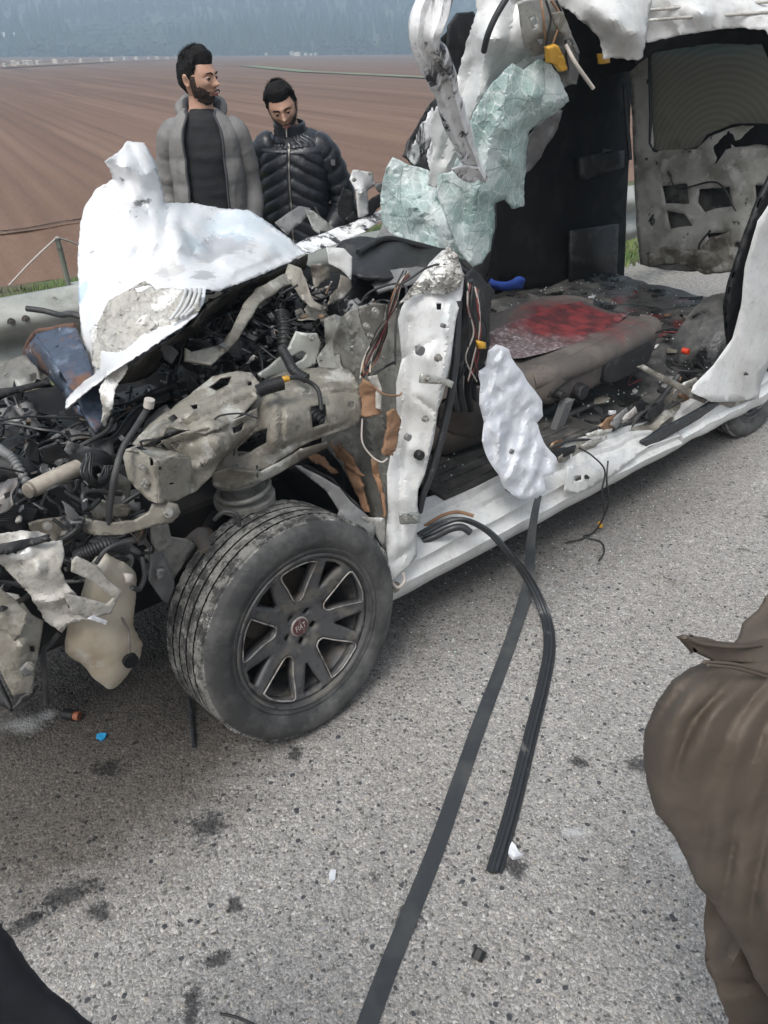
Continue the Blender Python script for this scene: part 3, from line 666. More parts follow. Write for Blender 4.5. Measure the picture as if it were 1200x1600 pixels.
# grass on the verge
def grass():
    rnd = np.random.RandomState(3); n = 60000
    s = rnd.uniform(-8, 9, n); t = 2.5 + 4.6 * rnd.rand(n) ** .9
    cl = np.array([noise.noise(V((a * 1.3, b * 1.3, 0))) for a, b in zip(s, t)]); keep = (cl + rnd.uniform(-.25, .25, n) > -.12); s = s[keep]; t = t[keep]; n = len(s)
    z = np.interp(t, [2.6, 3.2, 4, 5, 6, 7.4], [-.05, -.12, -.22, -.33, -.42, -.52]) - .02
    P = np.array(O0)[None] + s[:, None] * np.array(U)[None] + t[:, None] * np.array(L)[None]; P[:, 2] = z
    h = rnd.uniform(.03, .11, n); a = rnd.uniform(0, 6.28, n); w = rnd.uniform(.006, .016, n); ln = rnd.uniform(0, .07, n); la = rnd.uniform(0, 6.28, n)
    d = np.stack([np.cos(a), np.sin(a), a * 0], 1) * w[:, None]
    tip = P + np.stack([np.cos(la) * ln, np.sin(la) * ln, h], 1)
    v = np.stack([P - d, P + d, tip], 1).reshape(-1, 3)
    me = bpy.data.meshes.new('grass'); me.vertices.add(n * 3); me.vertices.foreach_set('co', v.astype(np.float32).ravel())
    me.loops.add(n * 3); me.loops.foreach_set('vertex_index', np.arange(n * 3, dtype=np.int32)); me.polygons.add(n); me.polygons.foreach_set('loop_start', np.arange(0, n * 3, 3, dtype=np.int32)); me.update(calc_edges=True)
    o = link('grass', me, M('grass_blades', (.10, .17, .045), .8, 0, [((.20, .24, .08), 6, .45, .6, {}), ((.06, .10, .03), 2, .5, .6, {})]))
    tag(o, 'low green weeds and grass on the verge behind the guard rail', 'grass', None, 'stuff')
grass()
# guard rail
def rail():
    root = empty('guard_rail', C(1.5, 2.08, 0), 'galvanised steel guard rail with faded patches running behind the wrecked van', 'guard rail')
    prof = [(.03, .78), (.0, .775), (-.02, .75), (-.075, .72), (-.085, .69), (-.075, .66), (-.01, .61), (.0, .58), (-.01, .55), (-.075, .50), (-.085, .47), (-.075, .44), (-.02, .41), (.0, .385), (.03, .38)]
    for a, b in ((-8.3, -3.95), (-4.05, .35), (.25, 4.6), (4.5, 8.9)):
        n = 24; rings = []
        for i in range(n + 1):
            s = a + (b - a) * i / n; off = .004 if a in (-4.05, 4.5) else 0
            rings.append([C(s, 2.08 + x - off + noise.noise(V((s * 1.2, z, 1))) * .008, z - .01) for x, z in prof])
        o = MB().rings(rings, False, False).build('rail_beam', m_zinc, root, ang=70); mods(o, 0, .004)
    for s in (-8, -6, -4, -2, 0, 2, 4, 6, 8):
        MB().box(C(s, 2.13, -.3), U * .06, L * .11, V((0, 0, 1.05))).build('rail_post', m_zinc, root, smooth=False)
    for s in (-.36, -.30, .28, 4.3, 2.0, -2.0, 4.0):
        for z in (.70, .46):
            bolt(C(s, 1.995, z - .005), NO, .017, root, m_steel)
rail()
def wirefence():
    b = far = None
    q0 = T(104, 428, 6.3); top = T(89, 371, 6.25)
    e = empty('fence_post', q0, 'leaning weathered fence post with two wires at the edge of the ploughed field', 'fence post')
    MB().tube([q0 - V((0, 0, .2)), q0.lerp(top, .5), top], .026, 8).build('post', m_wood, e)
    for k in (.35, .7, .95): MB().tube([q0.lerp(top, k) - V((0, 0, .008)), q0.lerp(top, k) + V((0, 0, .008))], .030, 8).build('wire_tie', m_steel, e)
    tube('guy_wire', [top, T(50, 412, 6.2) + V((0, 0, .02)), T(14, 446, 6.1)], .009, m_wpale, e, n=5)
    tube('guy_wire', [top, T(125, 384, 6.4), T(190, 420, 6.6)], .009, m_wpale, e, n=5)
wirefence()
# ================================================================== THE WRECKED VAN
van = empty('wrecked_van', C(1.2, .9, 0), 'white van with torn-open front and side, crumpled bonnet and shattered windscreen', 'van')
STAIN = tuple(C(1.50, .50, .68))
m_q = m_seatq(); m_fabs = stain(M('stained_seat_cloth', (.075, .066, .061), .9, 0, [((.13, .11, .096), 5, .45, .65, dict(d=10)), ((.24, .19, .15), 12, .60, .70, dict(d=12, a=.6, ro=.7))], bump=.5, bs=160, bdist=.003, grime=.3), .46)
VP = dict(parent=van)
#@@VAN
# ---- floor and inner body
def van_inner():
    vs = []; fs = []; ns, nt = 46, 28
    for i in range(ns + 1):
        for j in range(nt + 1):
            s = .25 + (3.25 - .25) * i / ns; t = .1 + 1.62 * j / nt
            z = .34 + .05 * min(1, max(0, (s - 1.75) / .15)) + .03 * noise.noise(V((s * 5, t * 5, 0))) + .02 * noise.noise(V((s * 13, t * 13, 2)))
            if .78 < t < 1.0 and s < 1.8: z += .07
            vs.append(C(s, t, z))
    for i in range(ns):
        for j in range(nt): a = i * (nt + 1) + j; fs.append((a, a + nt + 1, a + nt + 2, a + 1))
    o = link('floor_pan', mesh('floor_pan', vs, fs), m_floor, van); mods(o, 0, .01)
    MB().box(C(.3, .12, .16), U * 2.9, L * 1.5, V((0, 0, .12))).build('underbody', m_dark, van, smooth=False)
    # floor mat with ribs
    mb = MB()
    for k in range(6): mb.box(C(.40 + .01 * k, .13 + .05 * k, .405), U * (.75 - .03 * k), L * .008, V((0, 0, .006)))
    mb.box(C(.36, .11, .385), U * .85, L * .36, V((0, 0, .02)))
    mods(mb.build('floor_mat', m_mat, van, smooth=False), 0, 0, .004)
    # cabin roof and far body side above the frame: they shade the load space
    rf = MB(); rg = []
    for i in range(9):
        s = 2.05 + 1.4 * i / 8; rg.append([C(s, t, z + .02 * math.sin(i * 2.1)) for t, z in ((1.74, 1.60), (1.70, 1.74), (1.5, 1.83), (.9, 1.86), (.42, 1.86))])
    mods(rf.rings(rg, False, False).build('roof', m_white, van), 0, .03)
    MB().box(C(2.35, 1.70, .3), U * .95, L * .04, V((0, 0, 1.32))).build('rear_side_panel', m_dark, van, smooth=False)
    # firewall and dashboard
    sheet('firewall', m_dark, [(560, 430, .7), (700, 450, .45), (690, 560, .45), (665, 740, .40), (610, 850, .40), (520, 760, .55), (530, 520, .75)], [(620, 600, .50)], res=30, amp=.01, **VP)
    o = MB()
    rings = []
    for i in range(13):
        t = .5 + 1.05 * i / 12; w = noise.noise(V((t * 4, 0, 0))) * .03
        rings.append([C(.42 + w + a, t, b + w) for a, b in ((0, .55), (0, .88), (.06, .93), (.20, .93), (.28, .86), (.30, .70), (.22, .60), (.16, .45))])
    mods(MB().rings(rings).build('dashboard', m_dark, van, ang=50), 0, 0, .01)
    # far side wall: dark trimmed door and post, passenger seat
    sheet('far_door_panel', m_dark, [(745, 60, 1.66), (980, 60, 1.70), (985, 100, 1.70), (972, 430, 1.68), (960, 438, 1.66), (880, 448, 1.60), (760, 452, 1.6)], [(860, 250, 1.64)], res=40, amp=.01, thick=.03, **VP)
    sheet('far_door_armrest', m_black, [(905, 245, 1.58), (970, 235, 1.6), (970, 262, 1.58), (905, 280, 1.56)], res=20, amp=.004, thick=.05, **VP)
    sheet('far_door_pocket', m_black, [(890, 360, 1.56), (965, 350, 1.58), (962, 430, 1.56), (890, 442, 1.54)], [(925, 400, 1.50)], res=16, amp=.004, thick=.02, **VP)
    # passenger seat
    prof = lambda a, b, n=18: [(a * math.copysign(abs(math.cos(2 * math.pi * k / n)) ** .5, math.cos(2 * math.pi * k / n)), b * math.copysign(abs(math.sin(2 * math.pi * k / n)) ** .5, math.sin(2 * math.pi * k / n))) for k in range(n)]
    def lo(name, spec, mat, par):
        rings = [[c + A * x + B * y for x, y in prof(a, b)] for c, A, B, a, b in spec]
        return MB().rings(rings).build(name, mat, par, ang=60)
    ps = empty('passenger_seat', C(1.2, 1.3, .35), parent=van)
    sp = []
    for k, (z, w, th) in enumerate(((.52, .20, .08), (.56, .23, .10), (.8, .25, .10), (1.0, .245, .085), (1.10, .21, .07), (1.13, .15, .04))):
        sp.append((C(1.32 + .28 * (z - .5), 1.22, z), L, U, w, th))
    m_sd = M('dark_seat_cloth', (.030, .029, .029), .9, 0, [((.055, .052, .05), 9, .45, .65, dict(d=8))], bump=.4, bs=120)
    lo('seat_back', sp, m_sd, ps)
    lo('headrest', [(C(1.50, 1.22, z), L, U, w, .05) for z, w in ((1.15, .09), (1.18, .13), (1.28, .13), (1.31, .09))], m_dark, ps)
    lo('seat_cushion', [(C(s, 1.22, .50), L, V((0, 0, 1)), w, .09) for s, w in ((.80, .18), (.84, .23), (1.28, .24), (1.34, .2))], m_dark, ps)
    for k in range(5): tube('seam', [C(1.235 + .28 * (.58 + k * .1 - .5), 1.05 + 0, .58 + k * .1), C(1.225 + .28 * (.58 + k * .1 - .5), 1.22, .58 + k * .1), C(1.235 + .28 * (.58 + k * .1 - .5), 1.39, .58 + k * .1)], .004, m_black, ps, n=5)
    o = puff('blue_cloth_cap', m_bluec, [(762, 432, .95), (790, 440, .95), (808, 428, .95), (822, 434, .95), (818, 452, .95), (790, 456, .95), (764, 448, .95)], .03, res=8, amp=.01, fr=14)  # a blue cap lying crumpled on the van floor
    recenter(o); tag(o, 'bright blue cloth crumpled on the dark van floor behind the shattered windscreen', 'cloth')
    # driver seat: lying backrest
    ds = empty('driver_seat', C(1.3, .45, .35), parent=van)
    return lo, ds
LO, DS = van_inner()
def driver_seat():
    Z = V((0, 0, 1))
    # backrest folded flat: cross-sections across t, running along s
    rings = []; n = 30; ss = [(1.02, .12, .03), (1.06, .20, .07), (1.16, .245, .085), (1.35, .255, .09), (1.55, .26, .095), (1.75, .255, .09), (1.90, .235, .08), (1.98, .19, .06), (2.01, .12, .03)]
    axis = (U * .97 + V((0, 0, .0))).normalized()
    fin = []
    for i in range(len(ss) - 1):
        for k in range(4):
            q = k / 4; fin.append(tuple(ss[i][j] * (1 - q) + ss[i + 1][j] * q for j in range(3)))
    fin.append(ss[-1])
    for s, w, th in fin:
        r = []
        c = C(1.0 + (s - 1.08) * .92, .50, .575 + .05 * (s - 1.5))
        for k in range(n):
            a = 2 * math.pi * k / n; x = w * 1.12 * math.copysign(abs(math.cos(a)) ** .55, math.cos(a)); y = th * 1.15 * math.copysign(abs(math.sin(a)) ** .6, math.sin(a))
            if y > 0: y += .030 * (abs(x) / .28) ** 3 - .026 * max(0, 1 - (x / .18) ** 2)
            r.append(c + L * x + Z * y + noise.noise_vector((c + L * x) * 9) * .006)
        rings.append(r)
    mods(MB().rings(rings).build('seat_back', m_fabs, DS, ang=80), 1)
    for x0, r0 in ((-.25, .050), (.25, .055)):
        pts = [C(1.0 + (s_ - 1.08) * .92, .50 + x0 * w_, .575 + .05 * (s_ - 1.5) + .055 + h_) for s_, w_, h_ in ((1.08, .80, -.02), (1.25, 1., .0), (1.5, 1.03, .008), (1.75, 1., .005), (1.92, .85, -.01), (1.98, .55, -.02))]
        b_ = MB(); pp = cr(pts, 8); b_.tube(pp, lambda q: r0 * (.75 + .25 * math.sin(math.pi * q)), 18); b_.build('side_bolster', m_fabs, DS, ang=80)
        tube('seam', [p + V((0, 0, 0)) + (L * (-.052 if x0 > 0 else .052)) + Z * .034 for p in pts[:5]], .003, m_dark, DS, n=5)
    tube('seam', [C(1.0 + (s_ - 1.08) * .92, .215, .575 + .05 * (s_ - 1.5) + z_) for s_, z_ in ((1.08, .0), (1.3, .045), (1.55, .06), (1.8, .065), (1.95, .05))], .0035, m_dark, DS, n=5)
    # quilted centre panel
    vs = []; fs = []; na, nb = 60, 26
    for i in range(na + 1):
        for j in range(nb + 1):
            s = 1.10 + .76 * i / na; x = -.175 + .35 * j / nb; e = min(1, min(i, na - i) / 3, min(j, nb - j) / 2)
            z = .575 + .05 * (s - 1.5) + .114 - .026 * max(0, 1 - (x / .18) ** 2) * .9 + .002
            ridg = min(abs(((s + abs(x) * .3) * 16) % 1 - .5) * 2, 1)
            z += (-.006 + .009 * ridg ** .6) * e - (1 - e) * .012
            sq = 1.0 + (s - 1.08) * .92; e2 = 1 - .30 * abs((i / na - .5) * 2) ** 2.5; vs.append(C(sq, .50 + x * e2, z))
    for i in range(na):
        for j in range(nb): a = i * (nb + 1) + j; fs.append((a, a + nb + 1, a + nb + 2, a + 1))
    link('quilted_centre', mesh('quilted_centre', vs, fs), m_q, DS)
    # side cover plate + knobs (near side)
    mb = MB(); r0 = []; r1 = []
    for k in range(24):
        a = 2 * math.pi * k / 24; x = .15 * math.copysign(abs(math.cos(a)) ** .6, math.cos(a)); y = .052 * math.copysign(abs(math.sin(a)) ** .6, math.sin(a))
        r0.append(C(1.50 + x * 1.15, .225, .575 + y * 1.3 + x * .05)); r1.append(C(1.50 + x * 1.08, .196, .575 + y * 1.2 + x * .05))
    mods(MB().rings([r0, r1]).build('side_cover', m_black, DS, ang=30), 0, 0, .006)
    for s, t, z, r_, h in ((1.19, .235, .53, .032, .05), (1.06, .25, .55, .018, .06)):
        mods(disc(MB(), C(s, t, z), NO, r_, h, 16).build('recliner_knob', m_black, DS), 0, 0, .004)
    LO('seat_cushion', [(C(s, .50, .50 + dz), L, Z, w, h) for s, w, h, dz in ((.52, .16, .05, -.02), (.56, .22, .09, -.01), (.72, .24, .10, 0), (.95, .24, .09, 0), (1.04, .2, .06, 0))], m_fab, DS)
    LO('seat_base', [(C(s, .50, .40), L, Z, .19, .05) for s in (.6, 1.2)], m_black, DS)
    tube('seat_rail', [C(.6, .30, .37), C(1.5, .30, .375)], .014, m_steel, DS); tube('seat_rail', [C(.6, .66, .37), C(1.5, .66, .375)], .014, m_steel, DS)
    disc(MB(), C(2.0, .24, .50), NO, .014, .03, 10).build('belt_button', m_red, DS)
    MB().box(C(1.05, .2, .38), U * .05, L * .03, V((.03, 0, .14))).build('belt_buckle', m_greyp, DS, smooth=False)
    MB().box(C(1.08, .19, .47), U * .03, L * .03, V((0, 0, .02))).build('belt_buckle', m_red, DS, smooth=False)
driver_seat()
# ---- sill
def sill():
    prof = [(.16, .19), (.04, .17), (.012, .185), (.0, .215), (-.004, .245), (.018, .262), (.02, .285), (.012, .30), (.03, .322), (.06, .335), (.065, .355), (.10, .365), (.105, .39), (.16, .395), (.17, .34)]
    def seg(a, b, n, f, nm):
        rings = []
        for i in range(n + 1):
            s = a + (b - a) * i / n; rings.append([C(*f(s, t, z)) for t, z in prof])
        o = MB().rings(rings, True, True).build(nm, m_white, van, ang=50)
        return o
    def f1(s, t, z):
        k = max(0, 1 - abs(s - 1.28) / .35); e = max(0, (s - 1.45) / .25)
        w = noise.noise(V((s * 7, t * 20, z * 20))) * .010 * (1 if z > .3 else .35)
        top = (z - .17) / .22
        c2 = min(1, max(0, (s - 1.05) / .25)); return (s, t + w - .02 * k * top, z + w * .7 + .02 * k * top * top - .05 * c2 * top ** 1.5 - .05 * e * top + .03 * max(0, 1 - abs(s - .45) / .2) * 0)
    def f2(s, t, z):
        e = max(0, 1 - (s - 1.72) / .35); w = noise.noise(V((s * 7, t * 20 + 4, z * 20))) * .008; top = (z - .17) / .22
        return (s, t + w + .012 * e, z + w - .05 * e * top)
    seg(.02, 1.70, 60, f1, 'sill'); seg(1.725, 2.5, 30, f2, 'sill')
    # jagged crease at the break, exposed sill reinforcement
    sheet('sill_reinforcement', m_beige, [(905, 705, .10), (960, 668, .12), (1010, 650, .14), (1060, 600, .18), (1085, 590, .18), (1100, 612, .1), (1040, 660, .05), (1000, 690, .04), (950, 720, .04), (905, 722, .06)], [(990, 668, .09)], res=12, amp=.014, seed=5, thick=.004, **VP)
    sheet('sill_reinforcement', m_beige, [(870, 700, .12), (905, 672, .16), (960, 655, .18), (985, 672, .14), (940, 700, .08), (895, 718, .08)], holes=[[(915, 683), (930, 678), (932, 684), (918, 690)]], res=9, amp=.012, seed=8, thick=.004, **VP)
    sheet('sill_seal', m_seal, [(1000, 690, .02), (1030, 672, .02), (1090, 640, .02), (1128, 615, .03), (1132, 624, .03), (1090, 655, .02), (1010, 700, .015)], res=10, amp=.003, thick=.012, **VP)
    sheet('torn_sill_flap', m_white, [(885, 730, .0), (925, 715, .02), (985, 700, .03), (1005, 690, .03), (990, 715, -.01), (955, 745, -.015), (905, 770, -.015), (880, 768, -.01)], [(930, 740, -.02)], holes=[[(897, 744), (907, 742), (908, 749), (899, 752)]], res=11, amp=.008, seed=3, **VP)
    for x, y in ((916, 745), (1165, 584)): bolt(T(x, y, -.02), NO, .008, van, m_black, 'plug')
    for a, b, r_ in (((840, 720), (1010, 655), .007), ((855, 705), (1035, 640), .006), ((880, 730), (1000, 668), .005), ((960, 690), (1060, 590), .012)):
        p = [T(a[0] + (b[0] - a[0]) * k / 5, a[1] + (b[1] - a[1]) * k / 5 + random.Random(k + a[0]).uniform(-6, 6), .10) for k in range(6)]
        tube('cable', p, r_, m_hose, van, n=7)
    sheet('brace_plate', m_beige, [(995, 573, .1), (1005, 570, .1), (1108, 622, .02), (1100, 630, .02), (1080, 622, .04)], res=12, amp=.004, thick=.006, **VP)
sill()
def sillmess():
    rnd = random.Random(5)
    for i in range(26):
        x = rnd.uniform(870, 1080); y = 712 - (x - 870) * .52 + rnd.uniform(-14, 12); w = rnd.uniform(10, 26); h = rnd.uniform(4, 10); a = rnd.uniform(-.9, -.2); ca, sa = math.cos(a), math.sin(a); t = rnd.uniform(.04, .13)
        pl = [(x + u_ * ca * w - v_ * sa * h, y + u_ * sa * w + v_ * ca * h, t) for u_, v_ in ((-1, -.6), (-.2, -1), (1, -.5), (.8, .6), (.1, 1), (-.9, .7))]
        sheet('torn_sill_scrap', (m_beige, m_black, m_greyp, m_hoodd, m_dark, m_foam)[i % 6], pl, res=9, amp=.010, fr=14, thick=.004, seed=i, **VP)
sillmess()
# ---- rear quarter near side
def rear():
    sheet('rear_quarter_panel', m_white, [(1290, 150, .0), (1215, 300, .0), (1184, 345, .0), (1164, 420, .01), (1158, 480, .01), (1143, 530, .02), (1116, 570, .02), (1083, 602, .02), (1080, 612, .0), (1110, 628, -.01), (1150, 628, -.015), (1186, 622, -.01), (1188, 600, -.01), (1200, 570, -.01), (1240, 530, -.01), (1330, 520, -.01), (1420, 560, -.01), (1500, 560, .02), (1560, 200, .05)], [(1180, 560, -.02)], res=22, amp=.008, fr=6, ridge=.003, **VP)
    sheet('door_opening_seal', m_black, [(1222, 235, .06), (1190, 300, .06), (1172, 345, .06), (1155, 395, .07), (1140, 440, .08), (1132, 480, .08), (1134, 520, .08), (1140, 545, .07), (1150, 528, .06), (1162, 480, .05), (1168, 420, .05), (1188, 350, .04), (1225, 290, .04)], res=14, amp=.006, thick=.02, **VP)
    sheet('wheel_arch', m_beige, [(1080, 614, .02), (1130, 606, .02), (1165, 588, .02), (1180, 580, .02), (1184, 622, .0), (1150, 640, .01)], res=12, amp=.004, **VP)
    # tailgate at the back of the load space, seen from inside
    s0 = 3.35
    outl = [(985, 100, s0), (1010, 66, s0), (1100, 50, s0), (1200, 45, s0), (1330, 45, s0), (1400, 420, s0), (1280, 432, s0), (1140, 425, s0 - .02), (1040, 422, s0 - .03), (1000, 412, s0), (992, 300, s0)]
    win = [(1015, 84), (1035, 76), (1110, 66), (1290, 60), (1300, 190), (1200, 198), (1160, 196), (1110, 212), (1090, 232), (1022, 236), (1017, 180)]
    holes = [win, [(1035, 290), (1075, 288), (1078, 318), (1040, 318)], [(1092, 296), (1140, 292), (1146, 322), (1100, 330), (1090, 315)], [(1042, 330), (1070, 334), (1082, 352), (1048, 358)], [(1105, 366), (1140, 362), (1136, 385), (1112, 385)], [(1180, 290), (1230, 290), (1230, 340), (1185, 340)]]
    sheet('tailgate', M('grimy_tailgate_metal', (.50, .49, .45), .5, .05, [((.22, .21, .18), 4, .45, .65, dict(d=10)), ((.02, .02, .02), 9, .62, .66, dict(d=10)), ((.60, .58, .54), 7, .55, .65, dict(off=(3, 1, 1)))], bump=.3, bs=30, bdist=.01), outl,
          [(1060, 262, s0 - .05), (1150, 250, s0 - .05), (1085, 330, s0 - .03), (1100, 400, s0 - .08), (1020, 262, s0 - .02), (1060, 375, s0 - .06)], holes, res=14, amp=.012, fr=8, thick=.012, mode='s', **VP)
    sheet('tailgate_backing', M('dim_tailgate_skin', (.16, .155, .14), .7, 0, [((.03, .03, .03), 6, .45, .6, dict(d=9))]), [(1005, 262, s0 + .05), (1330, 250, s0 + .05), (1390, 415, s0 + .05), (1010, 408, s0 + .05)], res=40, amp=0, mode='s', **VP)
    g = bpy.data.materials.new('grimy_rear_glass'); g.use_nodes = True; nn = g.node_tree.nodes; ll = g.node_tree.links; p = nn['Principled BSDF']
    tc = nn.new('ShaderNodeTexCoord').outputs['Object']
    mp = nn.new('ShaderNodeMapping'); mp.inputs['Location'].default_value = tuple(-SP(1110, 245, s0)); ll.new(tc, mp.inputs[0])
    ln = nn.new('ShaderNodeVectorMath'); ln.operation = 'LENGTH'; ll.new(mp.outputs[0], ln.inputs[0])
    wv = nn.new('ShaderNodeMath'); wv.operation = 'MULTIPLY'; wv.inputs[1].default_value = 190.; ll.new(ln.outputs['Value'], wv.inputs[0])
    si = nn.new('ShaderNodeMath'); si.operation = 'SINE'; ll.new(wv.outputs[0], si.inputs[0])
    mr = nn.new('ShaderNodeMapRange'); mr.inputs['From Min'].default_value = -1; ll.new(si.outputs[0], mr.inputs['Value'])
    mx = nn.new('ShaderNodeMix'); mx.data_type = 'RGBA'; ll.new(mr.outputs[0], mx.inputs['Factor']); mx.inputs['A'].default_value = (.16, .17, .145, 1); mx.inputs['B'].default_value = (.21, .22, .19, 1)
    ll.new(mx.outputs['Result'], p.inputs['Base Color']); p.inputs['Roughness'].default_value = .45
    tr = nn.new('ShaderNodeBsdfTransparent'); tr.inputs['Color'].default_value = (.75, .8, .75, 1); ms = nn.new('ShaderNodeMixShader'); ms.inputs[0].default_value = .3
    ll.new(p.outputs[0], ms.inputs[1]); ll.new(tr.outputs[0], ms.inputs[2]); ll.new(ms.outputs[0], nn['Material Output'].inputs['Surface'])
    sheet('tailgate_window', g, [(q[0], q[1], s0 + .02) for q in [(1010, 80), (1035, 70), (1110, 60), (1300, 54), (1310, 196), (1160, 205), (1100, 240), (1016, 242)]], res=40, amp=0, thick=.004, sub=0, mode='s', **VP)
    pts = [SP(x, y, s0 - .02) for x, y in win]; tube('window_seal', pts + [pts[0]], .010, m_seal, van, k=3)
    sheet('tailgate_trim', m_dark, [(1085, 240, s0 - .03), (1105, 210, s0 - .03), (1150, 194, s0 - .03), (1240, 192, s0 - .03), (1240, 235, s0 - .06), (1180, 225, s0 - .06), (1135, 232, s0 - .06), (1120, 255, s0 - .06), (1100, 262, s0 - .05)], res=16, amp=.01, mode='s', **VP)
    tube('wire', [SP(1045, 270, s0 - .08), SP(1060, 295, s0 - .08), SP(1120, 285, s0 - .08), SP(1150, 330, s0 - .08)], .005, m_wire, van)
    tube('wire', [SP(1110, 360, s0 - .1), SP(1092, 385, s0 - .12), SP(1100, 412, s0 - .12)], .006, m_wire, van)
    # tailgate lower torn corner and side post seal
    sheet('torn_tailgate_corner', m_beige, [(1010, 395, s0 - .1), (1045, 385, s0 - .12), (1090, 392, s0 - .14), (1110, 372, s0 - .14), (1140, 362, s0 - .1), (1145, 425, s0 - .1), (1100, 430, s0 - .12), (1060, 410, s0 - .12), (1015, 418, s0 - .08)], res=9, amp=.02, fr=10, mode='s', ridge=.01, **VP)
    tube('gas_strut', [SP(975, 130, s0 - .1), SP(985, 250, s0 - .1)], .012, m_seal, van)
    # roof
    sheet('roof', m_white, [(1010, 0, .35), (1015, -60, .4), (1250, -60, .3), (1215, 20, .12), (1205, 60, .1), (1195, 45, .12), (1150, 44, .2), (1100, 48, .24), (1050, 58, .3), (1012, 66, .34)], [(1100, 20, .22)], res=10, amp=.008, fa=.012, fr=9, ridge=.006, rfr=9, jag=1, seed=4, **VP)
    for k, (y, dt) in enumerate(((6, .0), (22, -.02))):
        tube('roof_fold', [T(1012, y + 10, .33 + dt), T(1060, y + 6, .29 + dt), T(1110, y + 3, .25 + dt), T(1160, y, .20 + dt), T(1200, y - 3, .15 + dt)], .005, m_hoodd, van)
    sheet('roof_lining', m_dark, [(985, 96, .5), (1012, 58, .5), (1190, 40, .4), (1215, 60, .3), (1210, 110, .5), (1190, 70, .5), (1100, 68, .6), (1020, 84, .6), (995, 100, .6)], res=20, amp=.01, **VP)
    # roof over the front, peeled edge
    sheet('roof', m_white, [(840, -60, .5), (1015, -60, .4), (1018, 0, .33), (1012, 40, .3), (1004, 88, .28), (996, 95, .28), (960, 90, .3), (942, 92, .32), (938, 62, .35), (920, 42, .38), (900, 25, .42), (880, 12, .48), (865, 0, .5), (845, -20, .52)], [(960, 30, .24), (990, 50, .22), (925, 10, .35)], res=10, amp=.006, fa=.012, fr=6, ridge=.006, rfr=7, seed=9, jag=1.5, **VP)
    sheet('roof_lining', m_dark, [(800, -60, .9), (1010, -60, .9), (1004, 94, .9), (985, 110, 1.3), (940, 120, 1.3), (880, 110, 1.2), (760, 60, 1.1)], res=30, amp=.01, **VP)
    # hanging trim under the peeled roof
    sheet('torn_roof_bracket', m_grey, [(838, 0, .45), (862, -10, .44), (880, 20, .44), (895, 60, .45), (905, 90, .46), (900, 130, .5), (880, 138, .5), (868, 120, .5), (870, 92, .46), (850, 85, .46), (832, 88, .46), (820, 78, .46), (812, 40, .46), (808, 5, .46)], [(850, 50, .42)], [[(826, 30), (834, 26), (838, 40), (830, 46)], [(838, 62), (850, 60), (846, 70)]], res=9, amp=.012, seed=6, **VP)
    sheet('pillar_core', m_beige, [(862, 20, .38), (876, 18, .38), (890, 48, .4), (893, 62, .4), (880, 56, .4), (866, 38, .38)], res=7, amp=.006, thick=.012, **VP)
    sheet('roof_clip', m_yel, [(853, 74, .38), (868, 70, .38), (880, 90, .39), (884, 108, .4), (876, 112, .4), (866, 100, .4), (856, 98, .39)], res=7, amp=.003, thick=.02, **VP)
    sheet('roof_clip', m_yel, [(936, 84, .4), (948, 84, .4), (950, 98, .4), (938, 100, .4)], res=7, amp=.003, thick=.02, **VP)
    sheet('torn_trim', m_greyp, [(870, 70, .42), (884, 75, .42), (905, 110, .44), (900, 132, .46), (885, 130, .46), (888, 108, .44)], res=8, amp=.006, thick=.006, **VP)
    tube('roof_rod', [T(884, 70, .40), T(900, 100, .36), T(927, 138, .34)], .007, m_wpale, van)
    tube('torn_wire', [T(880, 60, .4), T(892, 60, .4), T(903, 84, .4), T(895, 70, .4)], .006, m_greyp, van)
    for i in range(4):
        r_ = random.Random(i + 40); tube('wire', [T(845 + i * 8, 0, .42), T(850 + i * 12 + r_.uniform(-6, 6), 30, .41), T(846 + i * 12 + r_.uniform(-8, 8), 60 + i * 9, .42), T(858 + i * 10, 84 + i * 8, .44)], .004, m_wire if i % 2 else m_foam, van)
rear()
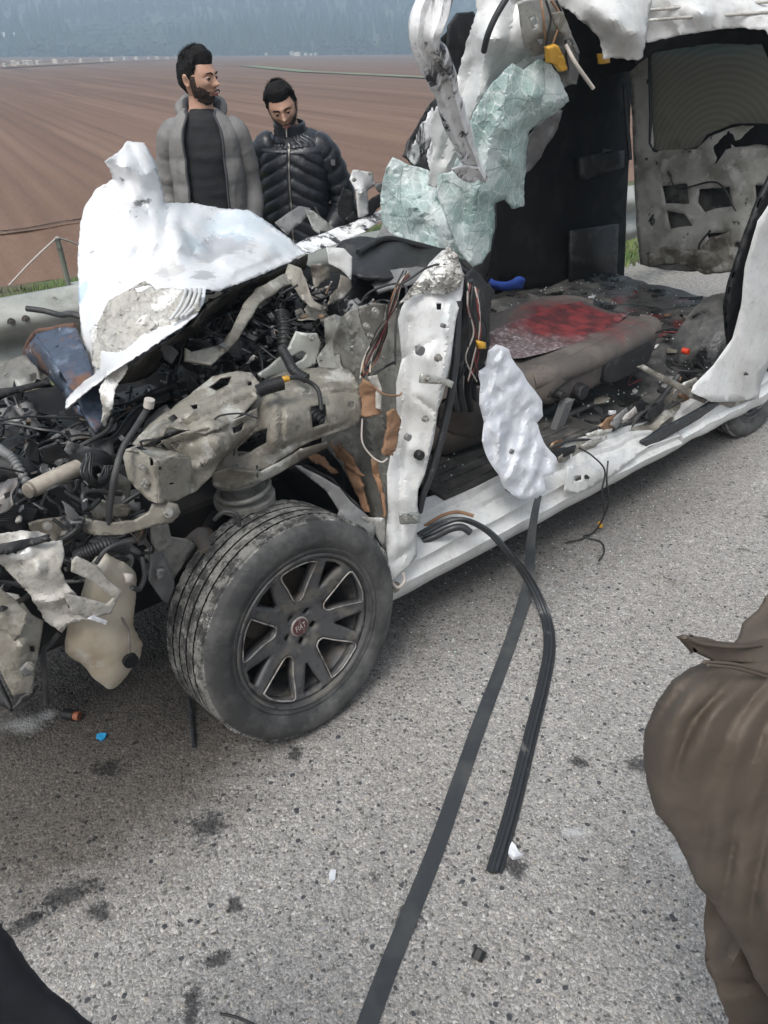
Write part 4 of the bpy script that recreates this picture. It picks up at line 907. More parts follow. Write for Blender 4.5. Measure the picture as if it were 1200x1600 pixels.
# ---- pillar, windscreen, torn roof front
def screen():
    # bent A pillar: a crushed channel
    path = cr([T(694, -60, .30), T(680, 0, .30), T(664, 62, .32), T(690, 120, .36), T(712, 190, .42), T(746, 278, .50)], 9); rings = []
    n = len(path)
    for i, q in enumerate(path):
        x = i / (n - 1); d = (path[min(i + 1, n - 1)] - path[max(0, i - 1)]).normalized(); vd = (q - CO).normalized(); a = d.cross(vd).normalized(); b = a.cross(d)
        w = .052 - .020 * x + .004 * math.sin(x * 25); r = []
        for (u_, v_) in ((-1, .2), (-.9, -.5), (-.45, -.75), (-.15, -.35), (.25, -.4), (.5, -.9), (.9, -.6), (1, .1), (.8, .7), (0, .9), (-.8, .8)):
            p = q + a * u_ * w + b * v_ * w * .62; r.append(p + noise.noise_vector(p * 16) * .009)
        rings.append(r)
    mods(MB().rings(rings).build('windscreen_pillar', m_scuff, van, ang=30), 0)
    sheet('torn_pillar_tip', m_scuff, [(706, 262, .47), (722, 258, .46), (748, 262, .46), (762, 274, .48), (758, 284, .5), (744, 278, .5), (732, 284, .5), (716, 276, .49)], res=6, amp=.010, thick=.006, **VP)
    # white roof skin torn and folded down
    sheet('torn_roof_skin', m_white, [(742, -40, .62), (880, -40, .5), (872, 10, .52), (856, 60, .54), (850, 90, .56), (835, 130, .6), (822, 180, .62), (800, 240, .64), (760, 285, .68), (700, 300, .74), (668, 290, .8), (676, 230, .78), (668, 196, .78), (686, 160, .74), (716, 118, .7), (728, 70, .66), (745, 20, .62)],
          [(780, 60, .50), (760, 150, .58), (720, 220, .68), (800, 120, .56), (740, 120, .64)], res=9, amp=.005, fa=.006, fr=6, ridge=.004, rfr=4, seed=11, jag=1.5, creases=[((805, 0), (764, 235), -.035, 20), ((762, 60), (728, 272), .030, 18), ((838, 40), (806, 190), .026, 16), ((780, 120), (700, 290), -.024, 14), ((820, 90), (770, 130), -.020, 12), ((740, 100), (690, 250), -.02, 12), ((850, 20), (825, 60), -.02, 10)], **VP)
    tube('roof_seal', [T(796, -10, .44), T(775, 25, .46), T(762, 55, .48), T(756, 80, .52)], .010, m_seal, van)
    sheet('torn_black_panel', m_black, [(700, 40, .9), (715, 20, .9), (738, 18, .9), (748, 35, .9), (742, 60, .9), (730, 95, .92), (718, 118, .92), (704, 112, .92), (698, 70, .9)], res=12, amp=.008, thick=.01, **VP)
    sheet('torn_black_panel', m_dark, [(690, 60, 1.0), (705, 45, 1.0), (712, 110, 1.0), (715, 140, 1.0), (700, 130, 1.0)], res=12, amp=.008, thick=.01, **VP)
    sheet('far_pillar_trim', m_black, [(668, 165, 1.05), (690, 150, 1.05), (700, 190, 1.0), (688, 240, 1.0), (676, 275, 1.0), (655, 272, 1.05), (628, 245, 1.1), (640, 215, 1.1)], res=10, amp=.014, fr=12, thick=.012, seed=3, **VP)
    sheet('far_pillar_skin', m_scuff, [(655, 200, 1.0), (676, 168, 1.0), (684, 200, .98), (664, 240, 1.0), (648, 262, 1.02), (636, 245, 1.04)], res=8, amp=.014, seed=4, jag=1.5, **VP)
    sheet('far_pillar_skin', m_scuff, [(680, 190, .95), (705, 175, .95), (712, 230, .92), (696, 280, .92), (672, 288, .95), (668, 240, .95)], res=9, amp=.014, seed=5, jag=1.5, **VP)
    # shattered windscreen
    sheet('windscreen', m_glass, [(818, 110, .48), (842, 92, .46), (862, 100, .45), (880, 132, .44), (889, 158, .44), (868, 176, .46), (842, 190, .48), (826, 206, .52), (822, 240, .54), (818, 322, .56), (800, 326, .56), (788, 312, .56), (772, 318, .56), (772, 350, .56), (766, 392, .56), (752, 412, .56), (738, 418, .56), (716, 392, .58), (682, 300, .62), (684, 276, .62), (706, 268, .60), (716, 240, .58), (728, 205, .56), (744, 165, .54), (772, 126, .50), (800, 100, .48)],
          [(800, 250, .50), (840, 150, .43), (790, 200, .48), (760, 300, .53)], res=11, amp=.006, fa=.003, fr=6, rough=.0008, thick=.004, seed=7, ridge=.002, jag=1.2, creases=[((860, 100), (812, 300), -.024, 18), ((800, 110), (745, 300), .022, 18), ((760, 190), (720, 350), -.020, 14), ((885, 150), (790, 205), .018, 14), ((770, 240), (815, 300), -.012, 10), ((742, 300), (736, 410), .016, 12)], **VP)
    sheet('windscreen', m_glass, [(604, 262, .98), (614, 246, .98), (636, 256, .95), (668, 266, .9), (700, 290, .84), (716, 310, .76), (752, 300, .66), (768, 312, .6), (766, 380, .6), (746, 412, .6), (722, 405, .66), (690, 396, .72), (664, 392, .8), (636, 378, .9), (614, 368, .98), (598, 350, 1.04), (596, 300, 1.04)],
          [(650, 320, .84), (700, 340, .70), (620, 300, .96), (718, 345, .66)], res=11, amp=.010, fa=.006, fr=6, rough=.0015, thick=.004, seed=8, ridge=.004, jag=.6, creases=[((650, 262), (690, 392), -.022, 16), ((620, 262), (610, 360), .018, 12), ((716, 306), (728, 400), -.030, 14), ((700, 290), (650, 340), .018, 12), ((690, 310), (720, 345), -.02, 9)], **VP)
    sheet('windscreen_trim', m_greyp, [(842, 192, .52), (868, 176, .5), (878, 172, .52), (870, 200, .56), (850, 230, .58), (842, 248, .6), (830, 262, .62), (820, 270, .6), (824, 215, .56)], res=9, amp=.012, fr=14, thick=.008, **VP)
    tube('windscreen_seal', [T(x, y, t) for x, y, t in ((560, 395, .75), (600, 374, .8), (640, 380, .78), (700, 398, .7), (730, 425, .6), (765, 455, .55))], .012, m_black, van)
    # torn edge where glass and dash meet
    sheet('scuttle_panel', m_black, [(536, 378, .9), (560, 372, .9), (600, 376, .85), (650, 384, .8), (706, 392, .7), (700, 420, .6), (640, 430, .55), (600, 440, .55), (560, 432, .6), (530, 420, .8), (516, 400, .9)], [(610, 400, .65)], res=14, amp=.01, fr=8, thick=.012, seed=2, **VP)
    sheet('dashboard_shell', m_greyp, [(588, 372, 1.0), (600, 345, 1.05), (614, 322, 1.1), (634, 340, 1.0), (648, 378, .9), (620, 378, .95)], res=10, amp=.006, thick=.01, **VP)
    sheet('dashboard_shell', m_greyp, [(582, 446, .6), (600, 425, .6), (650, 418, .55), (690, 425, .5), (690, 440, .46), (640, 446, .5), (590, 458, .56)], [(630, 428, .52)], res=12, amp=.006, thick=.015, **VP)
    # far wing pieces beyond the bonnet
    sheet('far_wing_strip', m_scuff, [(455, 386, 1.2), (480, 372, 1.25), (540, 352, 1.3), (590, 330, 1.35), (600, 322, 1.35), (602, 340, 1.3), (570, 362, 1.2), (520, 384, 1.15), (480, 398, 1.1)], res=12, amp=.010, fr=12, ridge=.008, **VP)
    sheet('far_wing_piece', m_greyp, [(430, 348, 1.45), (466, 322, 1.5), (486, 326, 1.5), (478, 340, 1.45), (448, 368, 1.4)], res=11, amp=.006, **VP)
    sheet('far_wing_piece', m_grey, [(476, 326, 1.4), (490, 330, 1.4), (522, 356, 1.35), (500, 366, 1.3), (488, 358, 1.35)], res=9, amp=.010, ridge=.008, rfr=14, **VP)
    sheet('far_hinge_bracket', m_white, [(545, 280, 1.35), (552, 266, 1.35), (582, 268, 1.35), (584, 290, 1.35), (574, 298, 1.35), (576, 334, 1.3), (560, 340, 1.3), (556, 300, 1.32)], [(565, 300, 1.28)], res=9, amp=.008, thick=.006, **VP)
    for x, y in ((553, 281), (578, 271)): bolt(T(x, y, 1.29), NO, .008, van)
    for i, pl in enumerate((((526, 318), (536, 292), (552, 302), (556, 330), (540, 352), (530, 345)), ((540, 340), (560, 325), (598, 300), (604, 312), (575, 340), (545, 358)), ((586, 290), (604, 284), (604, 300), (592, 302)))):
        sheet('far_wing_liner', m_black if i != 2 else m_greyp, [(x, y, 1.32) for x, y in pl], res=8, amp=.014, fr=14, seed=i, **VP)
screen()
# ---- bonnet
def bonnet():
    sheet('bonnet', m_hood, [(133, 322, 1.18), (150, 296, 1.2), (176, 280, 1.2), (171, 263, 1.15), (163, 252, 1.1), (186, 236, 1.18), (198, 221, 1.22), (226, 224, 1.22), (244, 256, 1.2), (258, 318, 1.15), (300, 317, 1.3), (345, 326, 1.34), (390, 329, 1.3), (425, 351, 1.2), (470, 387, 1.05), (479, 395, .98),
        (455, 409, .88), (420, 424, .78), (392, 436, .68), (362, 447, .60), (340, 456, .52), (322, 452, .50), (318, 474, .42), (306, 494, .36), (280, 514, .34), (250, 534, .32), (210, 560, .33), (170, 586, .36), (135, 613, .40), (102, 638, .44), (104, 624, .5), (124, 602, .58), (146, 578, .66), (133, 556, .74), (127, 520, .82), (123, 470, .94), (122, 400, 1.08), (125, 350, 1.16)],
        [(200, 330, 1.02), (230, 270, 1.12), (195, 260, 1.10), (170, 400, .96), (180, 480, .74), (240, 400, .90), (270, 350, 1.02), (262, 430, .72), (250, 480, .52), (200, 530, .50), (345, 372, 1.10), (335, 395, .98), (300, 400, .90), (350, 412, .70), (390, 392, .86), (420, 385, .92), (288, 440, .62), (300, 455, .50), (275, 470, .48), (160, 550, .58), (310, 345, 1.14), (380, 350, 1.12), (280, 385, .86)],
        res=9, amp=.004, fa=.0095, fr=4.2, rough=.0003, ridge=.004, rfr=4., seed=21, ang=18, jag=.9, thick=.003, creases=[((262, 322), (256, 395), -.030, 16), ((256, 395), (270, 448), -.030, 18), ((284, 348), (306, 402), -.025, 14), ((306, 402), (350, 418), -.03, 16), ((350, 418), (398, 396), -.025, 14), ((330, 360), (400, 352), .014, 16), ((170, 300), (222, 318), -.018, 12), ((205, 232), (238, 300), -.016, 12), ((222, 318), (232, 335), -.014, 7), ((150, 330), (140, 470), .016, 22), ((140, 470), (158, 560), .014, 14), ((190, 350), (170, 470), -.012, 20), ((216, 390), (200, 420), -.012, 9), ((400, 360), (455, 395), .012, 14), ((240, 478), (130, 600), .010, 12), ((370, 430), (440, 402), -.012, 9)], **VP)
    # muddy inner fold of the bonnet
    sheet('bonnet_fold', m_hoodd, [(140, 520, .70), (170, 470, .64), (200, 455, .60), (228, 440, .58), (245, 455, .54), (270, 448, .50), (300, 452, .44), (318, 455, .42), (312, 485, .36), (262, 520, .36), (200, 560, .40), (160, 575, .52), (148, 572, .58)],
          [(220, 500, .46), (180, 520, .52)], [[(212, 452), (226, 447), (242, 450), (228, 456), (216, 460)]], res=9, amp=.012, fr=12, ridge=.008, rfr=11, rough=.003, seed=5, jag=1, **VP)
    # rim folds on the bonnet front
    for i, x in enumerate((288, 296, 304, 311)):
        tube('bonnet_crease', [T(x - 22, 500 - i * 2, .355), T(x - 8, 480, .375), T(x, 462, .405), T(x + 3, 452, .445)], .0045, m_white, van)
    # dented grey patches lying in the bonnet: raised creases
    # under-bonnet frame
    sheet('bonnet_lining', m_liner, [(480, 396, 1.0), (455, 412, .92), (420, 428, .82), (390, 440, .74), (360, 454, .66), (322, 478, .52), (300, 505, .44), (250, 542, .42), (180, 590, .44), (104, 640, .48), (150, 618, .6), (170, 606, .66), (230, 590, .7), (262, 560, .8), (300, 540, .85), (330, 500, .9), (380, 470, 1.0), (440, 440, 1.05), (478, 420, 1.05)],
          [(300, 520, .7), (380, 455, .86)], res=14, amp=.01, fr=8, seed=3, **VP)
    sheet('bonnet_frame_rail', m_beige, [(468, 425, .85), (440, 432, .8), (400, 452, .7), (380, 480, .6), (368, 505, .52), (345, 540, .46), (300, 552, .42), (292, 545, .42), (290, 565, .40), (330, 572, .38), (350, 552, .42), (372, 530, .46), (392, 500, .52), (408, 474, .6), (440, 450, .72), (480, 440, .8)], [(350, 545, .42)], res=9, amp=.008, fr=9, thick=.01, ridge=.006, **VP)
    sheet('torn_bonnet_strip', m_hoodd, [(196, 562, .38), (202, 575, .36), (196, 590, .36), (182, 606, .36), (176, 628, .36), (170, 650, .38), (168, 668, .38), (160, 660, .38), (160, 630, .38), (156, 608, .40), (164, 590, .40), (180, 574, .38)], res=7, amp=.010, fr=14, jag=1.5, **VP)
    sheet('torn_bonnet_hinge', m_beige, [(452, 412, .72), (470, 420, .66), (480, 445, .60), (490, 470, .56), (505, 478, .54), (500, 488, .54), (485, 480, .55), (470, 466, .6), (456, 448, .66), (446, 428, .7)], res=8, amp=.010, **VP)
    sheet('torn_corner_flap', m_white, [(510, 386, .66), (536, 388, .64), (549, 402, .62), (549, 438, .60), (530, 420, .62), (514, 412, .64)], res=8, amp=.008, ridge=.005, **VP)
    sheet('torn_corner_flap', m_beige, [(532, 430, .60), (548, 436, .58), (550, 448, .58), (538, 466, .56), (518, 474, .55), (512, 478, .55), (516, 462, .56), (528, 452, .58)], res=7, amp=.008, **VP)
    sheet('torn_bracket', m_beige, [(484, 410, .62), (502, 412, .60), (516, 420, .60), (516, 436, .60), (500, 440, .6), (492, 450, .6), (486, 432, .62)], res=6, amp=.012, fr=18, thick=.005, **VP)
    sheet('torn_bracket', m_greyp, [(254, 538, .5), (270, 542, .48), (280, 552, .48), (268, 570, .48), (256, 562, .5)], res=7, amp=.006, **VP)
bonnet()
# ---- inner wing structure, hinge pillar
def hinge():
    hp = m_white
    sheet('hinge_pillar', hp, [(702, 388, .05), (716, 402, .04), (725, 430, .03), (722, 462, .02), (712, 500, .0), (704, 560, -.01), (694, 610, -.01), (684, 640, -.01), (676, 690, -.005), (664, 740, .0), (654, 764, .0), (652, 790, .0), (655, 815, .0), (650, 830, .0), (650, 868, .0), (640, 882, -.01), (616, 905, -.02), (600, 938, -.02), (598, 905, -.01), (606, 878, .0), (602, 850, .02), (606, 800, .04), (604, 740, .06), (612, 700, .08), (620, 650, .09), (618, 600, .10), (628, 560, .11), (622, 500, .12), (628, 480, .12), (650, 440, .12), (672, 410, .10), (690, 392, .07)],
          [(680, 480, .03), (668, 560, .02), (650, 620, .035), (640, 700, .03), (630, 780, .01), (625, 850, -.01)], [[(682, 474), (690, 474), (690, 484), (683, 484)], [(649, 541), (659, 541), (659, 552), (650, 552)]], res=9, amp=.004, fa=.0022, fr=5, seed=4, ridge=.0012, rfr=6, thick=.004, creases=[((640, 500), (624, 700), -.014, 10), ((624, 700), (626, 870), -.012, 9), ((704, 470), (690, 600), .010, 8), ((690, 600), (662, 740), .010, 7), ((650, 620), (690, 650), -.010, 8), ((612, 880), (650, 850), -.010, 8), ((640, 750), (655, 800), -.008, 8), ((630, 560), (680, 530), -.006, 7)], **VP)
    sheet('crushed_pillar_top', m_hoodd, [(702, 386, .04), (716, 400, .03), (726, 430, .02), (716, 452, .02), (700, 462, .02), (676, 460, .05), (650, 462, .08), (624, 476, .10), (640, 452, .10), (664, 424, .08), (684, 400, .06)], [(690, 430, .0)], res=6, amp=.012, fr=22, rough=.003, ridge=.006, rfr=22, seed=5, **VP)
    sheet('cowl_side_panel', m_grey, [(528, 498, .30), (545, 486, .28), (590, 476, .22), (612, 478, .16), (628, 486, .13), (640, 520, .10), (636, 600, .09), (630, 650, .09), (622, 720, .08), (612, 780, .06), (606, 850, .05), (600, 880, .08), (585, 820, .16), (556, 770, .22), (530, 725, .27), (505, 690, .30), (512, 640, .33), (528, 600, .34), (520, 540, .34)],
          [(580, 540, .22), (590, 620, .20), (600, 690, .16)], [[(628, 598), (640, 594), (642, 604), (632, 608)], [(626, 634), (636, 630), (636, 638)]], res=12, amp=.010, fr=7, seed=2, ridge=.005, creases=[((600, 480), (596, 600), -.02, 12), ((596, 600), (604, 800), -.02, 12), ((545, 500), (555, 600), .014, 8), ((570, 640), (590, 760), .014, 10)], **VP)
    sheet('cowl_side_panel', m_grey, [(505, 500, .40), (524, 492, .36), (530, 520, .34), (532, 570, .30), (540, 580, .28), (500, 578, .34), (496, 560, .36), (508, 540, .40)], res=9, amp=.010, fr=12, **VP)
    # torn foam / adhesive strips
    for i, pl in enumerate((((568, 592, .10), (584, 600, .08), (594, 622, .08), (592, 645, .08), (576, 652, .08), (564, 650, .10), (560, 620, .12)), ((606, 645, .03), (618, 640, .03), (626, 655, .03), (620, 690, .03), (612, 712, .03), (596, 708, .03), (602, 680, .03)),
                             ((580, 716, .08), (590, 724, .06), (598, 760, .04), (602, 806, .02), (600, 808, .02), (592, 770, .05), (582, 740, .08)), ((538, 700, .2), (552, 720, .18), (568, 760, .14), (576, 800, .12), (570, 800, .14), (556, 770, .18), (540, 730, .22), (528, 690, .25)), ((515, 690, .24), (545, 712, .2), (570, 745, .14), (560, 742, .16), (530, 716, .24)), ((468, 705, .3), (490, 722, .26), (520, 740, .22), (528, 738, .22), (500, 712, .26), (476, 700, .3)))):
        sheet('torn_foam', m_foam, pl, res=6, amp=.008, fr=22, thick=.010, seed=i, jag=1, **VP)
    sheet('torn_label_plate', m_hoodd, [(575, 590, .08), (590, 586, .07), (596, 610, .06), (594, 640, .06), (586, 638, .07), (586, 612, .08)], res=6, amp=.006, **VP)
    # brackets, bolts and plugs on the pillar
    def plate(pl, t):
        o = sheet('hinge_plate', m_zinc, [(x, y, t) for x, y in pl], res=9, amp=.001, thick=.008, sub=0, **VP)
    plate(((658, 583), (694, 590), (708, 596), (704, 606), (690, 600), (656, 598)), -.03)
    plate(((624, 803), (654, 801), (656, 816), (626, 819)), -.02)
    for x, y, r_ in ((667, 591, .010), (683, 596, .006), (633, 810, .010), (648, 809, .006), (664, 654, .010), (684, 559, .011)): bolt(T(x, y, -.035), NO, r_, van)
    for x, y, r_ in ((635, 682, .010), (654, 547, .013), (690, 508, .006), (610, 893, .010)): disc(MB(), T(x, y, .0 if y < 900 else -.03), NO, r_, .012, 14).build('rubber_plug', m_greyp, van)
    mods(disc(MB(), T(651, 709, .01), NO, .015, .022, 12).build('door_connector', m_black, van), 0, 0, .004)
    tube('tow_loop', [T(612, 910, -.03), T(622, 918, -.05), T(632, 908, -.05), T(630, 895, -.04)], .005, m_wpale, van)
    disc(MB(), T(616, 916, -.01), NO, .017, .012, 14).build('jacking_plug', m_beige, van)
    # shock mount, inner wing
    sheet('strut_tower', m_beige, [(398, 608, .22), (420, 592, .24), (456, 578, .26), (500, 575, .26), (545, 577, .22), (556, 590, .16), (562, 610, .12), (564, 648, .10), (556, 664, .10), (540, 672, .10), (500, 684, .10), (468, 698, .10), (440, 716, .10), (410, 736, .12), (380, 738, .12), (356, 730, .12), (338, 738, .12), (330, 726, .14), (340, 705, .16), (372, 690, .16), (400, 664, .16), (394, 640, .18)],
          [(470, 610, .16), (455, 650, .08), (520, 600, .14), (520, 650, .08), (430, 690, .08), (400, 700, .12), (430, 640, .10), (440, 600, .22)], [[(485, 637), (510, 632), (513, 662), (488, 670)], [(370, 700), (398, 676), (420, 668), (418, 690), (392, 706), (372, 712)], [(545, 628), (552, 627), (552, 636), (546, 637)]], res=9, amp=.007, fr=8, seed=6, thick=.005, ridge=.003, creases=[((405, 612), (470, 596), -.020, 10), ((470, 596), (555, 594), -.020, 10), ((440, 625), (440, 700), -.014, 7), ((440, 625), (480, 618), -.012, 7), ((480, 618), (560, 612), -.012, 7), ((440, 700), (540, 664), -.012, 7), ((420, 600), (400, 650), -.018, 10), ((400, 665), (350, 715), .014, 10)], **VP)
    sheet('inner_wing_beam', m_beige, [(205, 695, .20), (232, 664, .22), (268, 640, .24), (300, 614, .26), (332, 590, .28), (370, 582, .26), (392, 584, .24), (405, 598, .2), (402, 622, .16), (380, 646, .12), (345, 668, .1), (318, 678, .1), (290, 672, .12), (262, 668, .14), (256, 680, .14), (222, 696, .16)],
          [(300, 645, .16), (350, 610, .2), (360, 640, .14)], [[(326, 605), (345, 592), (363, 590), (358, 602), (340, 612)], [(262, 655), (272, 648), (278, 654), (268, 662)], [(299, 634), (309, 632), (309, 640), (301, 641)], [(386, 597), (393, 596), (393, 603), (387, 603)]], res=8, amp=.008, fr=9, seed=7, thick=.005, ridge=.005, creases=[((225, 690), (300, 640), .014, 9), ((300, 640), (390, 590), .014, 9), ((290, 665), (395, 620), -.018, 10), ((255, 655), (300, 668), -.012, 7)], **VP)
    sheet('inner_wing_beam', m_beige, [(250, 690, .14), (290, 675, .12), (340, 668, .10), (382, 648, .10), (402, 640, .12), (402, 668, .12), (372, 692, .12), (345, 720, .10), (330, 745, .10), (305, 768, .10), (296, 772, .1), (298, 740, .12), (290, 716, .14), (262, 706, .16)], [(340, 695, .05)], [[(262, 694), (282, 690), (276, 704)], [(362, 668), (380, 660), (376, 672), (364, 676)]], res=8, amp=.010, fr=9, seed=8, ridge=.006, creases=[((300, 690), (390, 655), -.02, 11), ((310, 730), (370, 685), .016, 10), ((268, 700), (300, 760), -.012, 8)], **VP)
    sheet('strut_tower_lip', m_beige, [(330, 738, .12), (360, 730, .10), (410, 738, .10), (470, 702, .08), (510, 690, .1), (512, 698, .12), (470, 716, .12), (420, 748, .12), (360, 762, .14), (334, 758, .14)], res=9, amp=.006, thick=.006, **VP)
    # crush box at the front of the rail
    a, b, c, d = T(192, 706, .12), T(245, 716, .03), T(300, 714, .10), T(240, 700, .18)
    a2, b2, c2, d2 = T(206, 760, .12), T(245, 786, .03), T(298, 772, .10), T(240, 752, .18)
    sheet('crush_box', m_beige, [(190, 704, .14), (210, 698, .12), (246, 720, .03), (247, 787, .03), (232, 782, .05), (200, 748, .12)], holes=[[(234, 715), (240, 714), (241, 726), (235, 728)]], res=10, amp=.003, thick=.004, seed=1, **VP)
    sheet('crush_box', m_beige, [(246, 720, .03), (270, 713, .05), (298, 716, .09), (300, 740, .09), (297, 770, .09), (275, 782, .06), (247, 787, .03)], holes=[[(248, 728), (252, 728), (252, 734), (248, 734)], [(264, 754), (272, 753), (272, 756), (264, 757)]], res=10, amp=.003, thick=.004, seed=2, **VP)
    sheet('crush_box', m_beige, [(190, 704, .14), (220, 694, .2), (262, 700, .18), (298, 714, .1), (270, 713, .05), (246, 720, .03), (212, 704, .1)], res=12, amp=.006, seed=3, **VP)
    for x, y in ((222, 730), (228, 752), (225, 758)): bolt(T(x, y, .06), NO, .007, van)
    # hook bracket with slot
    sheet('hook_bracket', m_zinc, [(452, 540, .30), (462, 518, .30), (478, 522, .28), (494, 520, .28), (500, 534, .28), (496, 556, .28), (486, 572, .28), (468, 584, .28), (440, 588, .28), (406, 590, .26), (404, 584, .26), (424, 570, .28), (446, 552, .30)], holes=[[(456, 556), (472, 548), (478, 552), (474, 562), (458, 570), (450, 566)]], res=7, amp=.004, thick=.010, **VP)
    bolt(T(487, 528, .26), NO, .009, van)
    sheet('hook_bracket', m_grey, [(560, 480, .14), (582, 474, .12), (602, 476, .12), (598, 500, .12), (592, 528, .12), (576, 530, .14), (566, 510, .14)], res=7, amp=.004, thick=.006, **VP)
    for x, y, r_ in ((572, 509, .008), (578, 524, .008), (586, 486, .010)): bolt(T(x, y, .10), NO, r_, van)
    # wheel arch liner and wing remains
    sheet('wheel_arch_liner', m_black, [(455, 730, .22), (480, 728, .2), (520, 748, .16), (560, 790, .10), (590, 830, .06), (602, 880, .04), (600, 905, .05), (590, 880, .12), (560, 840, .2), (500, 800, .3), (450, 790, .35), (380, 800, .4), (360, 780, .4), (420, 740, .34)], res=16, amp=.006, thick=.006, **VP)
    sheet('wing_edge_strip', m_greyp, [(460, 726, .12), (470, 728, .10), (500, 744, .08), (530, 762, .05), (548, 784, .03), (575, 808, .01), (586, 824, -.01), (584, 842, -.01), (556, 826, .0), (528, 806, .03), (530, 798, .04), (510, 768, .07), (484, 746, .1)], res=8, amp=.004, thick=.005, seed=2, **VP)
    sheet('wing_edge_strip', m_hoodd, [(566, 808, .0), (600, 810, .0), (602, 820, .0), (600, 850, .0), (596, 852, .0), (588, 838, .0), (584, 824, .0)], res=7, amp=.004, **VP)
    # dark inner structures closing the view
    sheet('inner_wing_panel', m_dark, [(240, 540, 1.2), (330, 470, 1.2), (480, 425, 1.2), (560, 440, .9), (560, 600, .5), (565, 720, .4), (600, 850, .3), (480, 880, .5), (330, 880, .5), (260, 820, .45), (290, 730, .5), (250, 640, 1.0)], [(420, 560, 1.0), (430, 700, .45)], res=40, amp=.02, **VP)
    # coil spring + strut
    ax = [T(392, 830, .16), T(380, 760, .16), T(372, 715, .16)]
    d = (ax[2] - ax[0]).normalized(); a = d.cross(V((0, 0, 1))); a = d.cross(V((1, 0, 0))).normalized(); b = d.cross(a); pts = []
    c0 = T(382, 775, .20)
    for i in range(70):
        q = i / 69; w = q * 2.6 * 2 * math.pi; pts.append(c0 + d * (.12 * q) + (a * math.cos(w) + b * math.sin(w)) * .072)
    MB().tube(pts, .0075, 8).build('coil_spring', m_grey, van, ang=80)
    MB().tube([c0 - d * .25, c0 + d * .02], .027, 14).build('strut', m_grey, van)
    MB().tube([c0 - d * .012, c0 + d * .004], .085, 20).build('spring_seat', m_grey, van)
    tube('brake_hose', [T(335, 812, .1), T(350, 800, .08), T(370, 804, .06), T(374, 822, .06)], .006, m_hose, van)
    tube('lower_arm', [T(300, 850, .3), T(320, 840, .2), T(330, 870, .1)], .03, m_steel, van)
    sheet('steering_shield', m_grey, [(225, 860, .16), (262, 838, .16), (292, 842, .16), (305, 850, .16), (270, 905, .14), (236, 912, .14), (228, 890, .15)], res=10, amp=.004, thick=.006, **VP)
hinge()
# ---- door gap between pillar and seat: door seals, black check strap assembly, airbag
def gap():
    tube('door_seal', [T(716, 470, .02), T(712, 560, .0), T(700, 640, .0), T(680, 720, .0), T(662, 770, .01), T(655, 800, .02)], .011, m_seal, van)
    for i, (x0, t0) in enumerate(((722, .06), (734, .09), (746, .13), (756, .18))):
        r_ = random.Random(i); tube('door_seal', [T(x0, 430 + i * 8, t0), T(x0 + 6, 480, t0), T(x0 - 8 + r_.uniform(-4, 4), 540, t0), T(x0 - 16, 600, t0), T(x0 - 10, 640, t0 + .03)], .011, m_seal if i % 2 else m_black, van, n=7)
    sheet('hanging_trim', m_black, [(718, 440, .10), (740, 420, .12), (770, 455, .14), (764, 500, .14), (758, 560, .12), (752, 604, .10), (735, 600, .10), (722, 570, .10), (708, 590, .08), (704, 560, .08)], [(735, 510, .06)], res=11, amp=.018, fr=10, thick=.01, jag=2, **VP)
    for i in range(7):
        r_ = random.Random(i + 70); x0 = 728 + i * 3.4
        tube('wire', [T(x0, 440 + i * 2, .05), T(x0 + r_.uniform(-5, 9), 480, .03), T(x0 + r_.uniform(0, 14), 520, .03), T(x0 + r_.uniform(-4, 12), 560, .04), T(x0 + r_.uniform(-14, 14), 596, .05)], .0028, (m_wire, m_wpale, m_wred)[i % 3], van, n=5)
    sheet('connector', m_yel, [(746, 532, .02), (756, 534, .02), (757, 544, .02), (747, 544, .02)], res=6, amp=0, thick=.015, **VP)
    # near seat side seen between pillar and airbag
    sheet('seat_front_valance', m_fab, [(688, 630, .22), (710, 612, .22), (752, 605, .22), (760, 640, .2), (762, 672, .2), (735, 682, .2), (705, 676, .22), (684, 668, .22)], [(725, 645, .17)], res=11, amp=.004, thick=.02, **VP)
    # airbag
    puff('airbag', m_air, [(762, 548, .06), (775, 538, .06), (796, 546, .06), (800, 560, .06), (815, 580, .05), (846, 628, .04), (848, 650, .03), (838, 660, .03), (850, 690, .0), (870, 718, -.02), (866, 740, -.03), (850, 745, -.03), (852, 768, -.04), (840, 779, -.04), (812, 780, -.04), (790, 766, -.03), (778, 740, -.02), (762, 715, -.01), (752, 690, .0), (756, 660, .02), (748, 630, .03), (750, 600, .04), (746, 580, .05), (758, 572, .06)],
         .020, res=4, amp=.004, fr=12, seed=14, sub=0, pw=.5, rad=34, fa=.018, dfn=lambda x, y: .020 * (.6 - 2.4 * abs(noise.noise(V((x * .030 + y * .008, y * .007, 3))))) + .006 * (1 - 4 * abs(noise.noise(V((x * .05, y * .03, 8))))), **VP)
    disc(MB(), T(798, 705, -.065), NO, .008, .008, 12).build('airbag_button', m_greyp, van)
gap()
